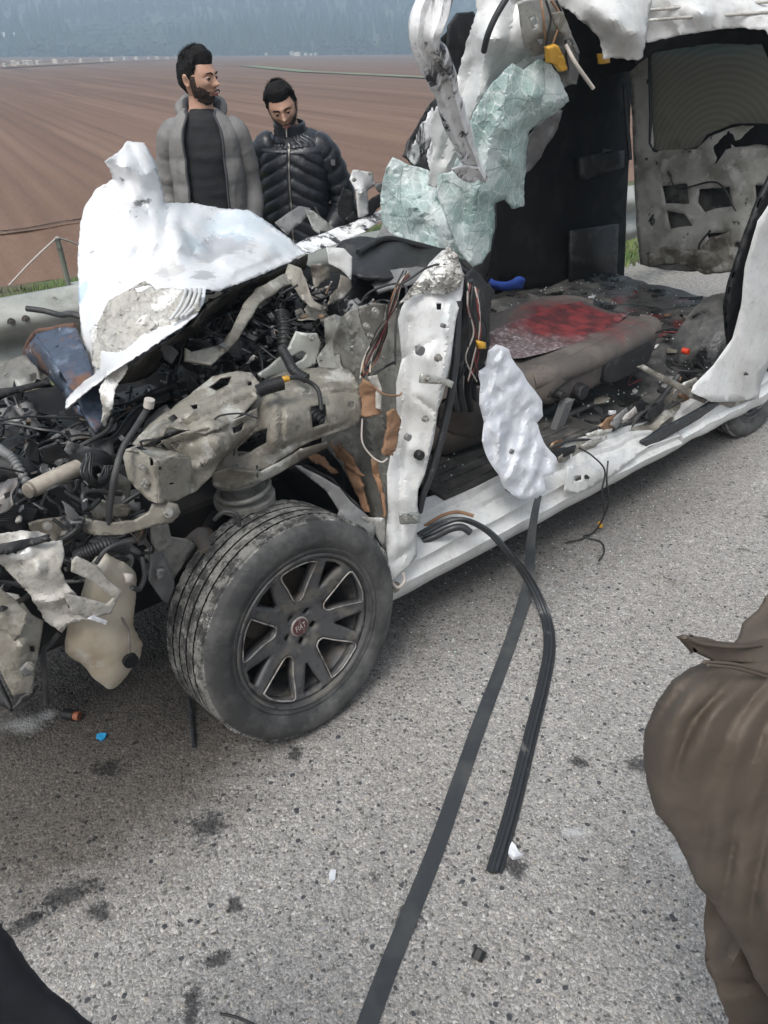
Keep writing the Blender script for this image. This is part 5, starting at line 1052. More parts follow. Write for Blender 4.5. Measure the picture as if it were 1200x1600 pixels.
# ---- front end clutter
def front():
    rnd = random.Random(12)
    # dark mass of the engine: block with ribs, pan
    eb = MB().box(C(-1.25, .30, .32), U * 1.35, L * 1.15, V((0, 0, .28))); mods(eb.build('engine_block', m_dark, van, smooth=False), 0, 0, .02)
    MB().box(C(-.15, .35, .3), U * .5, L * 1.1, V((0, 0, .40))).build('engine_block', m_dark, van, smooth=False)
    for k in range(8):
        s, t = rnd.uniform(-1.15, -.1), rnd.uniform(.3, 1.2); w = rnd.uniform(.08, .18)
        mods(MB().box(C(s, t, .55), (U + L * rnd.uniform(-.4, .4)) * w, (L - U * rnd.uniform(-.3, .3)) * w * .8, V((rnd.uniform(-.04, .04), 0, rnd.uniform(.08, .16)))).build('engine_cover', m_black, van, smooth=False), 0, 0, .01)
    def okp(q):
        v = q - CO; z = v.dot(CF); x = 600 + FPX * v.x / z; y = 800 - FPX * v.dot(CU) / z
        if x < 250 and y > 980 or x > 235 and y > 730: return False
        if x < 250: return y > 605 - .0 * x and not (35 < x < 165 and y < 640)
        return y > 440
    # hoses
    def rp(lo, hi): return [rnd.uniform(a, b) for a, b in zip(lo, hi)]
    for i in range(120):
        under = i >= 84
        lo, hi = ((-1.45, .10, .60), (-.35, 1.35, .80)) if not under else ((-.30, .42, .70), (.45, 1.2, .98))
        p = V(rp(lo, hi)); d = V((rnd.uniform(-1, 1), rnd.uniform(-1, 1), rnd.uniform(-.4, .4))).normalized(); pts = [p]
        for k in range(4):
            d = (d + V((rnd.uniform(-1, 1), rnd.uniform(-1, 1), rnd.uniform(-.5, .5))) * .75).normalized(); p = p + d * rnd.uniform(.05, .12); p.z = min(max(p.z, lo[2] - .03), hi[2] + .06); pts.append(p)
        if not all(okp(C(*q)) for q in pts): continue
        r_ = rnd.choice((.004, .005, .006, .008, .010, .014, .020)); m_ = rnd.choice((m_hose, m_hose, m_black, m_wire, m_wire, m_greyp) if r_ > .006 else (m_wire, m_wire, m_hose, m_greyp, m_wire, m_hose))
        corr = 60 if (r_ >= .010 and rnd.random() < .5) else None
        tube('hose' if r_ >= .008 else 'wire', [C(*q) for q in pts], r_, m_, van, n=7 if r_ < .01 else 10, k=5, corr=corr)
    # shards of plastic and metal
    for i in range(190):
        c = C(rnd.uniform(-1.5, -.3), rnd.uniform(.12, 1.45), rnd.uniform(.62, .80)) if i < 140 else C(rnd.uniform(-.3, .4), rnd.uniform(.45, 1.2), rnd.uniform(.72, .98))
        if not okp(c): continue
        a = V((rnd.uniform(-1, 1), rnd.uniform(-1, 1), rnd.uniform(-.6, .6))).normalized(); b = a.cross(V((rnd.uniform(-1, 1), rnd.uniform(-1, 1), rnd.uniform(-1, 1)))).normalized(); nn = a.cross(b).normalized(); s = rnd.uniform(.015, .05)
        ring = [c + a * math.cos(k * 1.2566) * s * rnd.uniform(.5, 1.3) + b * math.sin(k * 1.2566) * s * rnd.uniform(.4, 1.2) for k in range(5)]
        mb = MB().rings([ring, [q + nn * .004 + a * .002 for q in ring], [q + nn * .006 + noise.noise_vector(q * 20) * .01 for q in ring]])
        mb.build('plastic_shard', rnd.choice((m_black, m_black, m_dark, m_black, m_greyp, m_black, m_hose, m_black, m_beige if i % 3 == 0 else m_dark)), van, smooth=False)
    for i in range(95):
        c = C(rnd.uniform(-1.5, -.3), rnd.uniform(.05, 1.4), rnd.uniform(.68, .86)) if i < 62 else C(rnd.uniform(-.3, .45), rnd.uniform(.40, 1.1), rnd.uniform(.74, 1.0))
        if not okp(c) or not okp(c + V((0, 0, .06))): continue
        a = V((rnd.uniform(-1, 1), rnd.uniform(-1, 1), rnd.uniform(-.5, .5))).normalized(); b = a.cross(V((rnd.uniform(-1, 1), rnd.uniform(-1, 1), 1))).normalized(); w1, w2 = rnd.uniform(.03, .085), rnd.uniform(.02, .055); vs = []; fs = []; N_ = 7
        for u_ in range(N_):
            for v_ in range(N_):
                q = c + a * ((u_ / (N_ - 1) - .5) * 2 * w1 * rnd.uniform(.92, 1.08)) + b * ((v_ / (N_ - 1) - .5) * 2 * w2 * rnd.uniform(.9, 1.1)); q = q + a.cross(b) * fold(q, 14, i) * .02; vs.append(q + noise.noise_vector(q * 15) * .012)
        for u_ in range(N_ - 1):
            for v_ in range(N_ - 1):
                if rnd.random() > .06: k_ = u_ * N_ + v_; fs.append((k_, k_ + 1, k_ + N_ + 1, k_ + N_))
        me = mesh('crushed_plate', vs, fs, False); autosm(me, 25); mods(link('crushed_plate', me, (m_greyp, m_black, m_grey, m_black, m_debris, m_steel, m_black, m_beige)[i % 8], van), 0, .003)
    mb = MB()
    for i in range(1900):
        if i < 1100: c = C(rnd.uniform(-1.5, -.3), rnd.uniform(.05, 1.45), rnd.uniform(.60, .84))
        else: c = C(rnd.uniform(-.3, .45), rnd.uniform(.40, 1.2), rnd.uniform(.66, .98))
        if not okp(c): continue
        a = V((rnd.uniform(-1, 1), rnd.uniform(-1, 1), rnd.uniform(-.6, .6))).normalized(); b = a.cross(V((rnd.uniform(-1, 1), rnd.uniform(-1, 1), 1))).normalized(); n_ = a.cross(b)
        mb.box(c, a * rnd.uniform(.008, .05), b * rnd.uniform(.004, .018), n_ * rnd.uniform(.002, .01))
    tag(mb.build('engine_bay_debris', m_debris, van, smooth=False), kind='stuff')
    mb = MB()
    for i in range(330):
        lo, hi = ((-1.45, .05, .66), (-.35, 1.35, .88)) if i < 190 else ((-.30, .42, .72), (.45, 1.2, 1.02))
        p = V(rp(lo, hi)); d = V((rnd.uniform(-1, 1), rnd.uniform(-1, 1), rnd.uniform(-.4, .4))).normalized(); pts = [C(*p)]
        for k in range(4): d = (d + V((rnd.uniform(-1, 1), rnd.uniform(-1, 1), rnd.uniform(-.6, .6))) * .8).normalized(); p = p + d * rnd.uniform(.02, .08); pts.append(C(*p))
        if not all(okp(q) for q in pts): continue
        mb.tube(cr(pts, 4), rnd.choice((.002, .0025, .003, .004)), 5)
    tag(mb.build('wire_tangle', m_wire, van), kind='stuff')
    # big recognisable pieces
    tube('intake_hose', [T(-30, 740, .42), T(10, 730, .40), T(40, 742, .38), T(48, 770, .40)], .034, m_black, van, n=16)
    tube('pale_pipe', [T(50, 764, .22), T(75, 752, .23), T(105, 738, .25), T(135, 725, .28)], .020, m_pipe, van, n=16)
    disc(MB(), T(46, 766, .21), T(46, 766, .21) - T(75, 752, .23), .017, .006, 16).build('pipe_cap', m_pipe, van)
    tube('pipe_sleeve', [T(124, 730, .26), T(150, 722, .28), T(162, 735, .30)], .034, m_black, van, n=16)
    for i in range(9):
        r_ = random.Random(i + 300); x = 138 + r_.uniform(-4, 8); tube('wire', [T(x, 712 + r_.uniform(-8, 4), .20), T(x - 6 + r_.uniform(-4, 8), 740, .17), T(x + r_.uniform(0, 16), 758 + r_.uniform(-4, 4), .17), T(x + 22 + r_.uniform(-6, 10), 752 + r_.uniform(-10, 10), .2), T(x + 30, 728, .22)], .004, m_wire, van, n=6)
    tube('standing_hose', [T(168, 836, .08), T(172, 790, .08), T(180, 740, .08), T(192, 700, .10), T(212, 668, .12), T(232, 636, .16)], .0075, m_hose, van)
    disc(MB(), T(232, 636, .15), V((.3, 0, 1)), .012, .02, 10).build('hose_clip', m_wpale, van)
    tube('wire', [T(42, 482, 1.2), T(70, 486, 1.15), T(95, 492, 1.1), T(110, 490, 1.0), T(130, 496, .95)], .010, m_hose, van)
    # harness over the strut tower
    tube('wiring_harness', [T(400, 614, .14), T(430, 600, .12), T(460, 590, .12), T(485, 598, .12), T(498, 612, .10), T(502, 640, .08)], .006, m_wire, van)
    tube('wiring_harness', [T(402, 612, .13), T(420, 604, .12), T(442, 598, .11)], .016, m_black, van, corr=30)
    tube('wiring_harness', [T(440, 545, .3), T(450, 562, .24), T(460, 580, .18), T(480, 592, .14)], .012, m_black, van, corr=30)
    sheet('connector', m_yel, [(440, 590, .11), (450, 587, .11), (452, 594, .11), (442, 597, .11)], res=6, amp=0, thick=.012, **VP)
    # wire bundle on cowl panel
    for i in range(12):
        r_ = random.Random(i + 500); o_ = i * 2.2
        tube('wire', [T(640 - o_ * .4, 430 + r_.uniform(-8, 4), .10), T(622 + r_.uniform(-4, 4), 448, .08), T(606 + o_ * .5, 480, .10), T(604 - o_ * .6, 520 + r_.uniform(-8, 8), .12), T(588 - o_ * .8 + r_.uniform(-5, 5), 560, .14), T(566 + r_.uniform(-6, 14), 590 + r_.uniform(-8, 8), .12)], .0025, (m_wire, m_wred, m_foam, m_wpale, m_wire, m_wire)[i % 6], van, n=5)
    tube('wire', [T(700, 410, .04), T(668, 418, .04), T(640, 436, .05), T(622, 446, .06)], .003, m_wire, van, n=5)
    tube('wire', [T(618, 565, .06), T(600, 574, .1), T(580, 588, .1)], .004, m_wire, van, n=5)
    tube('wire', [T(584, 604, .06), T(600, 616, .04), T(622, 618, .03), T(628, 614, .03)], .003, m_foam, van, n=5)
    tube('wire', [T(566, 654, .1), T(566, 690, .08), T(580, 712, .06), T(596, 722, .03), T(606, 716, .02)], .003, m_wpale, van, n=5)
    tube('wire', [T(608, 452, .1), T(622, 470, .1), T(618, 520, .08), T(618, 570, .06)], .003, m_wire, van, n=5)
    # front lower: flange arm with bolt, radiator fins, brackets
    sheet('lower_rail_arm', m_beige, [(122, 818, .10), (130, 810, .10), (170, 816, .08), (210, 812, .06), (232, 800, .05), (238, 788, .05), (256, 784, .05), (276, 788, .04), (280, 800, .04), (268, 814, .04), (248, 818, .04), (225, 824, .05), (190, 834, .06), (150, 836, .08), (130, 830, .1)], [(262, 800, .03)], res=7, amp=.005, thick=.012, ridge=.003, **VP)
    bolt(T(262, 801, .03), NO + V((0, 0, .5)), .012, van)
    sheet('bumper_bracket', m_beige, [(44, 818, .14), (60, 812, .14), (108, 806, .13), (114, 826, .12), (116, 842, .12), (100, 852, .12), (84, 848, .12), (76, 838, .13), (48, 830, .14)], holes=[], res=8, amp=.003, thick=.008, **VP)
    bolt(T(74, 822, .11), NO + V((0, 0, .3)), .010, van); bolt(T(102, 836, .10), NO + V((0, 0, .3)), .010, van)
    # radiator with fins
    rad = empty('radiator', T(20, 810, .2), parent=van)
    sheet('radiator_core', m_dark, [(-40, 786, .20), (0, 784, .20), (60, 794, .18), (66, 812, .18), (30, 832, .16), (-40, 834, .16)], res=20, amp=.002, thick=.02, parent=rad)
    for k in range(14):
        tube('fin', [T(-30, 790 + k * 3, .185 - k * .0015), T(15, 789 + k * 3, .18 - k * .0015), T(58 - k, 797 + k * 2.3, .165)], .0016, m_hose, rad, n=4, k=3)
    # muddy bumper fragment
    sheet('bumper_fragment', m_hoodd, [(-30, 838, .06), (0, 834, .06), (60, 830, .05), (78, 838, .04), (70, 850, .03), (98, 846, .02), (100, 860, .0), (98, 888, -.02), (106, 915, -.02), (122, 935, -.02), (138, 962, -.02), (140, 966, -.02), (112, 970, -.01), (98, 988, .0), (70, 968, .01), (40, 920, .03), (10, 888, .05), (-30, 850, .07)], [(60, 890, -.02), (40, 860, .02)], res=8, amp=.010, fr=12, ridge=.006, rfr=12, jag=1, seed=6, thick=.004, **VP)
    sheet('bumper_edge_strip', m_black, [(-30, 852, .05), (0, 850, .04), (50, 842, .03), (78, 838, .01), (76, 846, .0), (20, 864, .02), (-30, 872, .04)], res=10, amp=.004, thick=.012, **VP)
    sheet('bumper_fragment', m_hoodd, [(112, 876, -.03), (120, 868, -.03), (150, 884, -.04), (190, 922, -.04), (184, 936, -.04), (150, 910, -.035), (110, 892, -.03)], res=8, amp=.006, thick=.006, seed=2, **VP)
    sheet('bumper_fragment', m_hoodd, [(98, 926, -.03), (130, 934, -.03), (168, 944, -.035), (178, 934, -.04), (184, 924, -.04), (188, 930, -.04), (174, 958, -.03), (140, 966, -.03), (112, 958, -.03)], res=8, amp=.006, thick=.006, seed=3, **VP)
    sheet('bumper_fragment', m_paper, [(136, 967, -.04), (146, 962, -.04), (168, 970, -.04), (166, 976, -.04)], res=7, amp=.001, **VP)
    # washer reservoir
    puff('washer_reservoir', m_tank, [(138, 876, .06), (160, 862, .05), (196, 876, .05), (214, 892, .05), (216, 930, .04), (212, 960, .03), (214, 985, .03), (224, 1004, .03), (222, 1030, .03), (200, 1058, .03), (182, 1076, .04), (170, 1080, .04), (150, 1066, .04), (124, 1040, .04), (106, 1020, .04), (104, 990, .04), (112, 960, .04), (126, 920, .05)], .05, res=10, amp=.006, fr=9, seed=3, pw=.5, fa=.006, **VP)
    disc(MB(), T(202, 1030, -.03), NO, .018, .012, 14).build('washer_pump', m_dark, van)
    tube('reservoir_seam', [T(190, 965, -.02), T(200, 985, -.02), T(202, 1005, -.03), T(203, 1028, -.03)], .003, m_steel, van)
    # corrugated black loom around reservoir top, wires
    tube('wiring_harness', [T(118, 872, .0), T(140, 862, -.01), T(170, 852, -.01), T(196, 858, .0)], .014, m_black, van, corr=40)
    tube('wire', [T(150, 880, -.03), T(165, 860, -.04), T(185, 850, -.04), T(208, 846, -.03)], .005, m_hose, van)
    tube('wire', [T(222, 872, .06), T(226, 900, .02), T(218, 920, .0), T(206, 918, -.02)], .006, m_hose, van)
    sheet('connector', m_wpale, [(194, 896, -.03), (206, 896, -.03), (207, 909, -.03), (195, 909, -.03)], res=6, amp=0, thick=.014, **VP)
    sheet('connector', m_greyp, [(246, 890, .10), (256, 888, .10), (254, 904, .10), (245, 905, .10)], res=6, amp=0, thick=.014, **VP)
    for i in range(16):
        r_ = random.Random(i + 800); x = r_.uniform(100, 250); y = r_.uniform(770, 880)
        tube('wire', [T(x, y, .1), T(x + r_.uniform(-25, 25), y + r_.uniform(-15, 20), .08), T(x + r_.uniform(-35, 35), y + r_.uniform(-20, 35), .1), T(x + r_.uniform(-45, 45), y + r_.uniform(-20, 45), .12)], r_.choice((.004, .006, .009)), r_.choice((m_wire, m_hose, m_greyp)), van, n=6)
    for i, pl in enumerate((((232, 858), (246, 852), (262, 880), (270, 905), (272, 920), (262, 944), (246, 930), (232, 905)), ((176, 790), (200, 786), (206, 802), (182, 812)), ((138, 796), (160, 782), (204, 796), (200, 808), (150, 812)), ((95, 782), (112, 792), (130, 816), (122, 826), (100, 800)), ((236, 822), (262, 818), (268, 850), (250, 862), (236, 848)))):
        sheet('torn_metal_scrap', (m_greyp, m_beige, m_beige, m_greyp, m_grey)[i], [(x, y, .12 - i * .01) for x, y in pl], res=8, amp=.010, fr=14, thick=.005, seed=i + 30, **VP)
    for i, pl in enumerate((((108, 690), (140, 700), (150, 730), (120, 735), (95, 715)), ((60, 700), (90, 690), (110, 712), (70, 722)), ((152, 742), (180, 735), (205, 752), (200, 785), (165, 785)), ((165, 770), (190, 765), (205, 790), (180, 800)))):
        sheet('torn_metal_scrap', (m_greyp, m_black, m_grey, m_greyp)[i], [(x, y, .30 - i * .04) for x, y in pl], res=8, amp=.010, fr=14, thick=.005, seed=i + 50, **VP)
    # front left leg: beige towing bracket at the frame edge
    sheet('front_leg', m_beige, [(-40, 920, .05), (0, 925, .05), (30, 930, .04), (48, 960, .02), (66, 970, .02), (62, 1000, .0), (55, 1040, .0), (50, 1082, .0), (18, 1086, .0), (8, 1060, .01), (-10, 1020, .03), (-40, 1000, .05)], [(30, 1010, -.03)], [[(44, 1010), (54, 1009), (55, 1018), (46, 1019)]], res=10, amp=.006, thick=.006, ridge=.004, **VP)
    sheet('front_leg', m_beige, [(0, 920, .0), (22, 935, -.01), (44, 960, -.02), (36, 990, -.02), (24, 1002, -.02), (14, 985, -.01), (0, 985, 0), (-30, 970, .01), (-30, 930, .01)], res=9, amp=.010, thick=.006, ridge=.006, seed=3, **VP)
    sheet('front_leg', m_greyp, [(30, 1046, -.02), (42, 1034, -.02), (52, 1038, -.02), (52, 1050, -.02), (36, 1056, -.02)], res=7, amp=.003, thick=.01, **VP)
    bolt(T(46, 1040, -.03), NO, .009, van)
    sheet('lower_trim', m_black, [(-30, 1060, .1), (0, 1062, .1), (20, 1110, .05), (30, 1090, .05), (60, 1070, .05), (50, 1088, .04), (22, 1108, .04), (-30, 1090, .1)], res=12, amp=.004, thick=.01, **VP)
    tube('wire', [T(92, 990, .02), T(80, 1005, .02), T(68, 1020, .02), T(70, 1060, .02), T(72, 1100, .03)], .006, m_hose, van)
    # radiator support frame in the far left, grey crumpled
    sheet('radiator_support', m_grey, [(-40, 590, 1.05), (0, 570, 1.0), (40, 555, .95), (60, 575, .9), (70, 600, .85), (40, 612, .85), (0, 625, .9), (-40, 630, 1.0)], [(20, 590, .9)], [[(5, 590), (12, 584), (14, 594)], [(50, 586), (58, 582), (60, 592), (52, 596)]], res=9, amp=.014, fr=14, seed=2, **VP)
    sheet('radiator_support', m_black, [(-40, 628, .7), (0, 610, .7), (75, 592, .7), (80, 600, .68), (0, 622, .68), (-40, 640, .68)], res=12, amp=.004, thick=.02, **VP)
front()
# ---- blue steel bracket (belongs to another vehicle), lies in the wreck
def bluebox():
    a = empty('blue_steel_bracket', T(95, 600, .62) - V((0, 0, .12)), 'rusty blue steel box section wedged in the wreck beside the bonnet', 'steel bracket')
    sheet('face_plate', m_blue, [(58, 524, .92), (95, 514, .86), (118, 512, .82), (130, 540, .72), (142, 570, .62), (152, 600, .55), (168, 640, .46), (160, 664, .42), (150, 680, .40), (132, 650, .46), (118, 620, .54), (95, 580, .66), (75, 550, .80)], [(110, 560, .68)], [[(88, 541), (94, 540), (94, 544), (90, 545)]], res=12, amp=.004, thick=.012, seed=1, parent=a)
    sheet('side_plate', m_blue, [(58, 524, .92), (75, 550, .80), (95, 580, .66), (118, 620, .54), (132, 650, .46), (120, 645, .60), (100, 612, .78), (76, 585, .92), (56, 574, 1.0), (38, 570, 1.04), (42, 545, 1.0)], res=12, amp=.004, thick=.012, seed=2, parent=a)
    tube('torn_edge', [T(40, 560, 1.02), T(44, 540, 1.0), T(58, 520, .93), (T(80, 516, .90)), T(100, 511, .86), T(118, 510, .82)], .010, m_rust, a, k=10)
bluebox()
# ---- wheels
def frame(n_, tilt=0):
    n_ = n_.normalized(); r = V((0, 0, 1)).cross(n_).normalized(); u = n_.cross(r).normalized(); return n_, r, u
def wheel(center, nrm, rot=0., simple=False):
    n_, r, u = frame(nrm); w = empty('wheel', center, parent=van); P = lambda x, y, z: center + r * x + u * y + n_ * z
    RO, HW = .325, .105
    prof = [(.205, -.085), (.225, -.100), (.27, -.112), (.300, -.106), (.316, -.092)]
    xs = [-.080, -.050, -.046, -.018, -.014, .014, .018, .046, .050, .080]
    for i, x in enumerate(xs):
        prof.append((RO - (.002 if abs(x) > .06 else 0), x))
    tread = [(.316, -.092)]
    for (a, b) in ((-.088, -.055), (-.050, -.020), (-.015, .015), (.020, .050), (.055, .088)):
        tread += [(RO - .007, a - .0005), (RO, a + .001), (RO, (a + b) / 2), (RO, b - .001), (RO - .007, b + .0005)]
    prof = [(.205, -.085), (.225, -.100), (.27, -.112), (.300, -.106)] + tread + [(.316, .092), (.308, .104), (.302, .108), (.290, .1125), (.27, .114), (.258, .112), (.250, .106), (.243, .102), (.239, .105), (.232, .103), (.222, .094), (.219, .080)]
    nseg = 300; rings = []
    for i in range(nseg):
        a = 2 * math.pi * i / nseg; ring = []
        for k, (rr, x) in enumerate(prof):
            ang = a
            if rr > .322 and not simple:
                gsi = (i + int(abs(x) * 160)) % 5
                if gsi == 0 and abs(x) > .02: rr -= .0022 if abs(x) > .05 else .001
            p = V((math.cos(ang) * rr, math.sin(ang) * rr))
            q = P(p.x, p.y, x)
            if q.z < .0:
                over = -q.z; q.z = .0 + over * .02; q = q + n_ * (x / .1) * over * .8
            elif q.z < .10 and rr > .22: q = q + n_ * (x / .1) * (.10 - q.z) * .10
            ring.append(q)
        rings.append(ring)
    mb = MB(); npf = len(prof); vs = [p for q in rings for p in q]; fs = []
    for i in range(nseg):
        k = (i + 1) % nseg
        for j in range(npf - 1): fs.append((i * npf + j, k * npf + j, k * npf + j + 1, i * npf + j + 1))
    me = mesh('tyre', vs, fs, False); autosm(me, 32); o = link('tyre', me, m_tyre, w); me.materials.append(m_side)
    j0 = npf - 12
    me.materials.append(m_dark)
    mi = []
    for f in range(len(fs)):
        k = f % (npf - 1); a_, b_ = prof[k], prof[k + 1]
        mi.append(1 if k >= j0 else (2 if (a_[0] + b_[0]) / 2 < RO - .0025 and a_[0] > .3 and abs(a_[1]) < .08 else 0))
    me.polygons.foreach_set('material_index', mi)
    # rim barrel
    bp = [(.222, .094), (.228, .100), (.225, .104), (.219, .102), (.214, .085), (.205, .06), (.192, .02), (.190, -.08), (.205, -.09)]
    rings = [[P(math.cos(2 * math.pi * i / 96) * rr, math.sin(2 * math.pi * i / 96) * rr, x) for i in range(96)] for rr, x in bp]
    MB().rings(rings, False).build('rim', m_rim, w, ang=45)
    MB().tube([P(0, 0, -.02), P(0, 0, 0)], .15, 40).build('brake_disc', m_rimd, w)
    MB().tube([P(0, 0, -.09), P(0, 0, -.05)], .19, 40).build('brake_backplate', m_dark, w)
    MB().tube([P(-.10, .05, -.02), P(-.10, .05, .02)], .05, 12).build('brake_caliper', m_rimd, w)
    # spoke face
    def pol(rr, a): return (math.cos(a) * rr * 1.07, math.sin(a) * rr * 1.07)
    outer = [pol(.200, 2 * math.pi * i / 72) for i in range(72)]; holes = []; outl = []
    for k in range(5):
        a0 = rot + k * 2 * math.pi / 5
        hl = [pol(.188, a0 - .30), pol(.192, a0 - .15), pol(.192, a0), pol(.192, a0 + .15), pol(.188, a0 + .30), pol(.13, a0 + .24), pol(.090, a0 + .17), pol(.082, a0 + .08), pol(.080, a0), pol(.082, a0 - .08), pol(.090, a0 - .17), pol(.13, a0 - .24)]
        holes.append(hl); outl.append(hl)
        b = a0 + math.pi / 5
        holes.append([pol(.188, b - .17), pol(.191, b), pol(.188, b + .17), pol(.14, b + .105), pol(.108, b + .03), pol(.108, b - .03), pol(.14, b - .105)])
        holes.append([(c[0] + q[0], c[1] + q[1]) for c in [pol(.043, a0 + math.pi / 5)] for q in [pol(.0105, 6.28 * j / 10) for j in range(10)]])
    ov, F = fill(outer, holes, .014, random.Random(1))
    vs = [P(p.x, p.y, .060 + .030 * min(1, (p.length / .2)) ** 2 - .010 * max(0, 1 - p.length / .07)) for p in ov]
    used = sorted({i for t in F for i in t}); mp = {a: b for b, a in enumerate(used)}
    me = mesh('spoke_face', [vs[i] for i in used], [tuple(mp[i] for i in t) for t in F], False); autosm(me, 40)
    o = link('spoke_face', me, m_rim, w); q = o.modifiers.new('sol', 'SOLIDIFY'); q.thickness = .028; q.offset = -1 if (F and (V(vs[F[0][1]]) - vs[F[0][0]]).cross(vs[F[0][2]] - vs[F[0][0]]).dot(n_) > 0) else 1
    for hl in outl:
        pts = [P(x, y, .0615 + .030 * (math.hypot(x, y) / .2) ** 2) for x, y in hl]
        tube('window_edge', pts + [pts[0]], .0023, m_edge, w, n=6, k=3)
    for k in range(5):
        c = pol(.043, rot + (k + .5) * 2 * math.pi / 5); MB().tube([P(c[0], c[1], .025), P(c[0], c[1], .042)], .008, 6).build('wheel_bolt', m_steel, w)
    MB().tube([P(0, 0, .045), P(0, 0, .058), P(0, 0, .060)], lambda x: .029 if x < .9 else .027, 30).build('centre_ring', m_edge, w)
    MB().tube([P(0, 0, .050), P(0, 0, .0615)], .025, 30).build('centre_cap', m_cap, w)
    if not simple:
        cu = bpy.data.curves.new('cap_lettering', 'FONT'); cu.body = 'FIAT'; cu.size = .0165; cu.align_x = 'CENTER'; cu.align_y = 'CENTER'; cu.extrude = .0006; cu.space_character = 1.28
        to = bpy.data.objects.new('cap_lettering_tmp', cu); COL.objects.link(to); bpy.context.view_layer.update()
        me = bpy.data.meshes.new_from_object(to.evaluated_get(bpy.context.evaluated_depsgraph_get())); bpy.data.objects.remove(to)
        ca, sa = math.cos(.12), math.sin(.12)
        for v in me.vertices:
            x, y, z = v.co.x * .85, v.co.y * 1.5, v.co.z; x, y = x * ca - y * sa, x * sa + y * ca
            v.co = P(x, y, .0625 + z)
        me.materials.clear(); link('cap_lettering', me, m_letter, w)
    return w
WC = V((-.272, 1.695, .312))
wheel(WC, V((.66, -.72, .13)), rot=R(88))
wheel(C(2.49, .15, .315), NO, rot=0.2, simple=True)
hr = []
for i in range(19):
    a = math.pi * i / 18; hr.append([C(2.49 + math.cos(a) * r_, t, .33 + math.sin(a) * r_ * .93) for t, r_ in ((.06, .365), (.30, .36), (.40, .32), (.42, .0))])
mods(MB().rings(hr, False, False).build('rear_wheel_housing', m_floor, van), 0, .006)
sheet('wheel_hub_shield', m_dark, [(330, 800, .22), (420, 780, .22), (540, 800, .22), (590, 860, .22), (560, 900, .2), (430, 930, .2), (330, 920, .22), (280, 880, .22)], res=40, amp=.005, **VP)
# ================================================================== THINGS ROUND THE VAN
def straps():
    # webbing belt: hangs from airbag, runs down to the near road
    pts = [T(842, 774, -.04), T(836, 800, -.05), T(829, 850, -.06), ZP(826, 905, .05), ZP(812, 960, .012), ZP(788, 1030, .004), ZP(750, 1130, .004), ZP(715, 1230, .004), ZP(680, 1330, .004), ZP(640, 1430, .004), ZP(600, 1530, .004), ZP(560, 1640, .004), ZP(520, 1760, .004)]
    def wd(x):
        a = V((1, .25, .1)); b = V((1, -.45, 0)); k = min(1, max(0, (x - .12) / .2)); return a.lerp(b, k)
    o = ribbon('seat_belt_strap', pts, lambda x: .022 + .020 * min(1, x / .3), .0022, m_strap, None, wd, k=10); recenter(o)
    tag(o, 'flat black webbing strap trailing from the white airbag across the road', 'strap')
    # rubber seal bundle: from the pillar foot over the sill and onto the road
    e = empty('door_seal_strip', ZP(800, 1250, 0), 'black grooved rubber door seal bent over the sill and ending on the road', 'rubber seal')
    base = [T(655, 836, .06), T(690, 818, .04), T(722, 812, .0), T(760, 830, -.05), T(790, 862, -.10), ZP(822, 905, .12), ZP(848, 960, .02), ZP(855, 1010, .012), ZP(845, 1070, .010), ZP(825, 1150, .010), ZP(800, 1250, .010), ZP(780, 1320, .010), ZP(767, 1362, .010)]
    for k, (ox, oz, r_) in enumerate(((0, 0, .008), (.010, .002, .007), (-.008, .003, .0045))):
        tube('seal_lip', [p + V((ox, -ox * .2, oz)) for p in base], r_, m_seal, e, n=9, k=8)
    ribbon('seal_flange', [p + V((.018, 0, -.004)) for p in base[4:]], .020, .004, m_seal, e, lambda x: V((1, -.3, .3)), k=8)
    tube('seal_lip', [T(660, 846, .05), T(680, 838, .03), T(705, 826, .0), T(722, 824, -.02), T(735, 832, -.04)], .012, m_seal, e, n=9)
    tube('seal_lip', [T(660, 824, .08), T(690, 806, .06), T(715, 800, .04), T(740, 806, .0)], .006, m_foam, e, n=7)
straps()
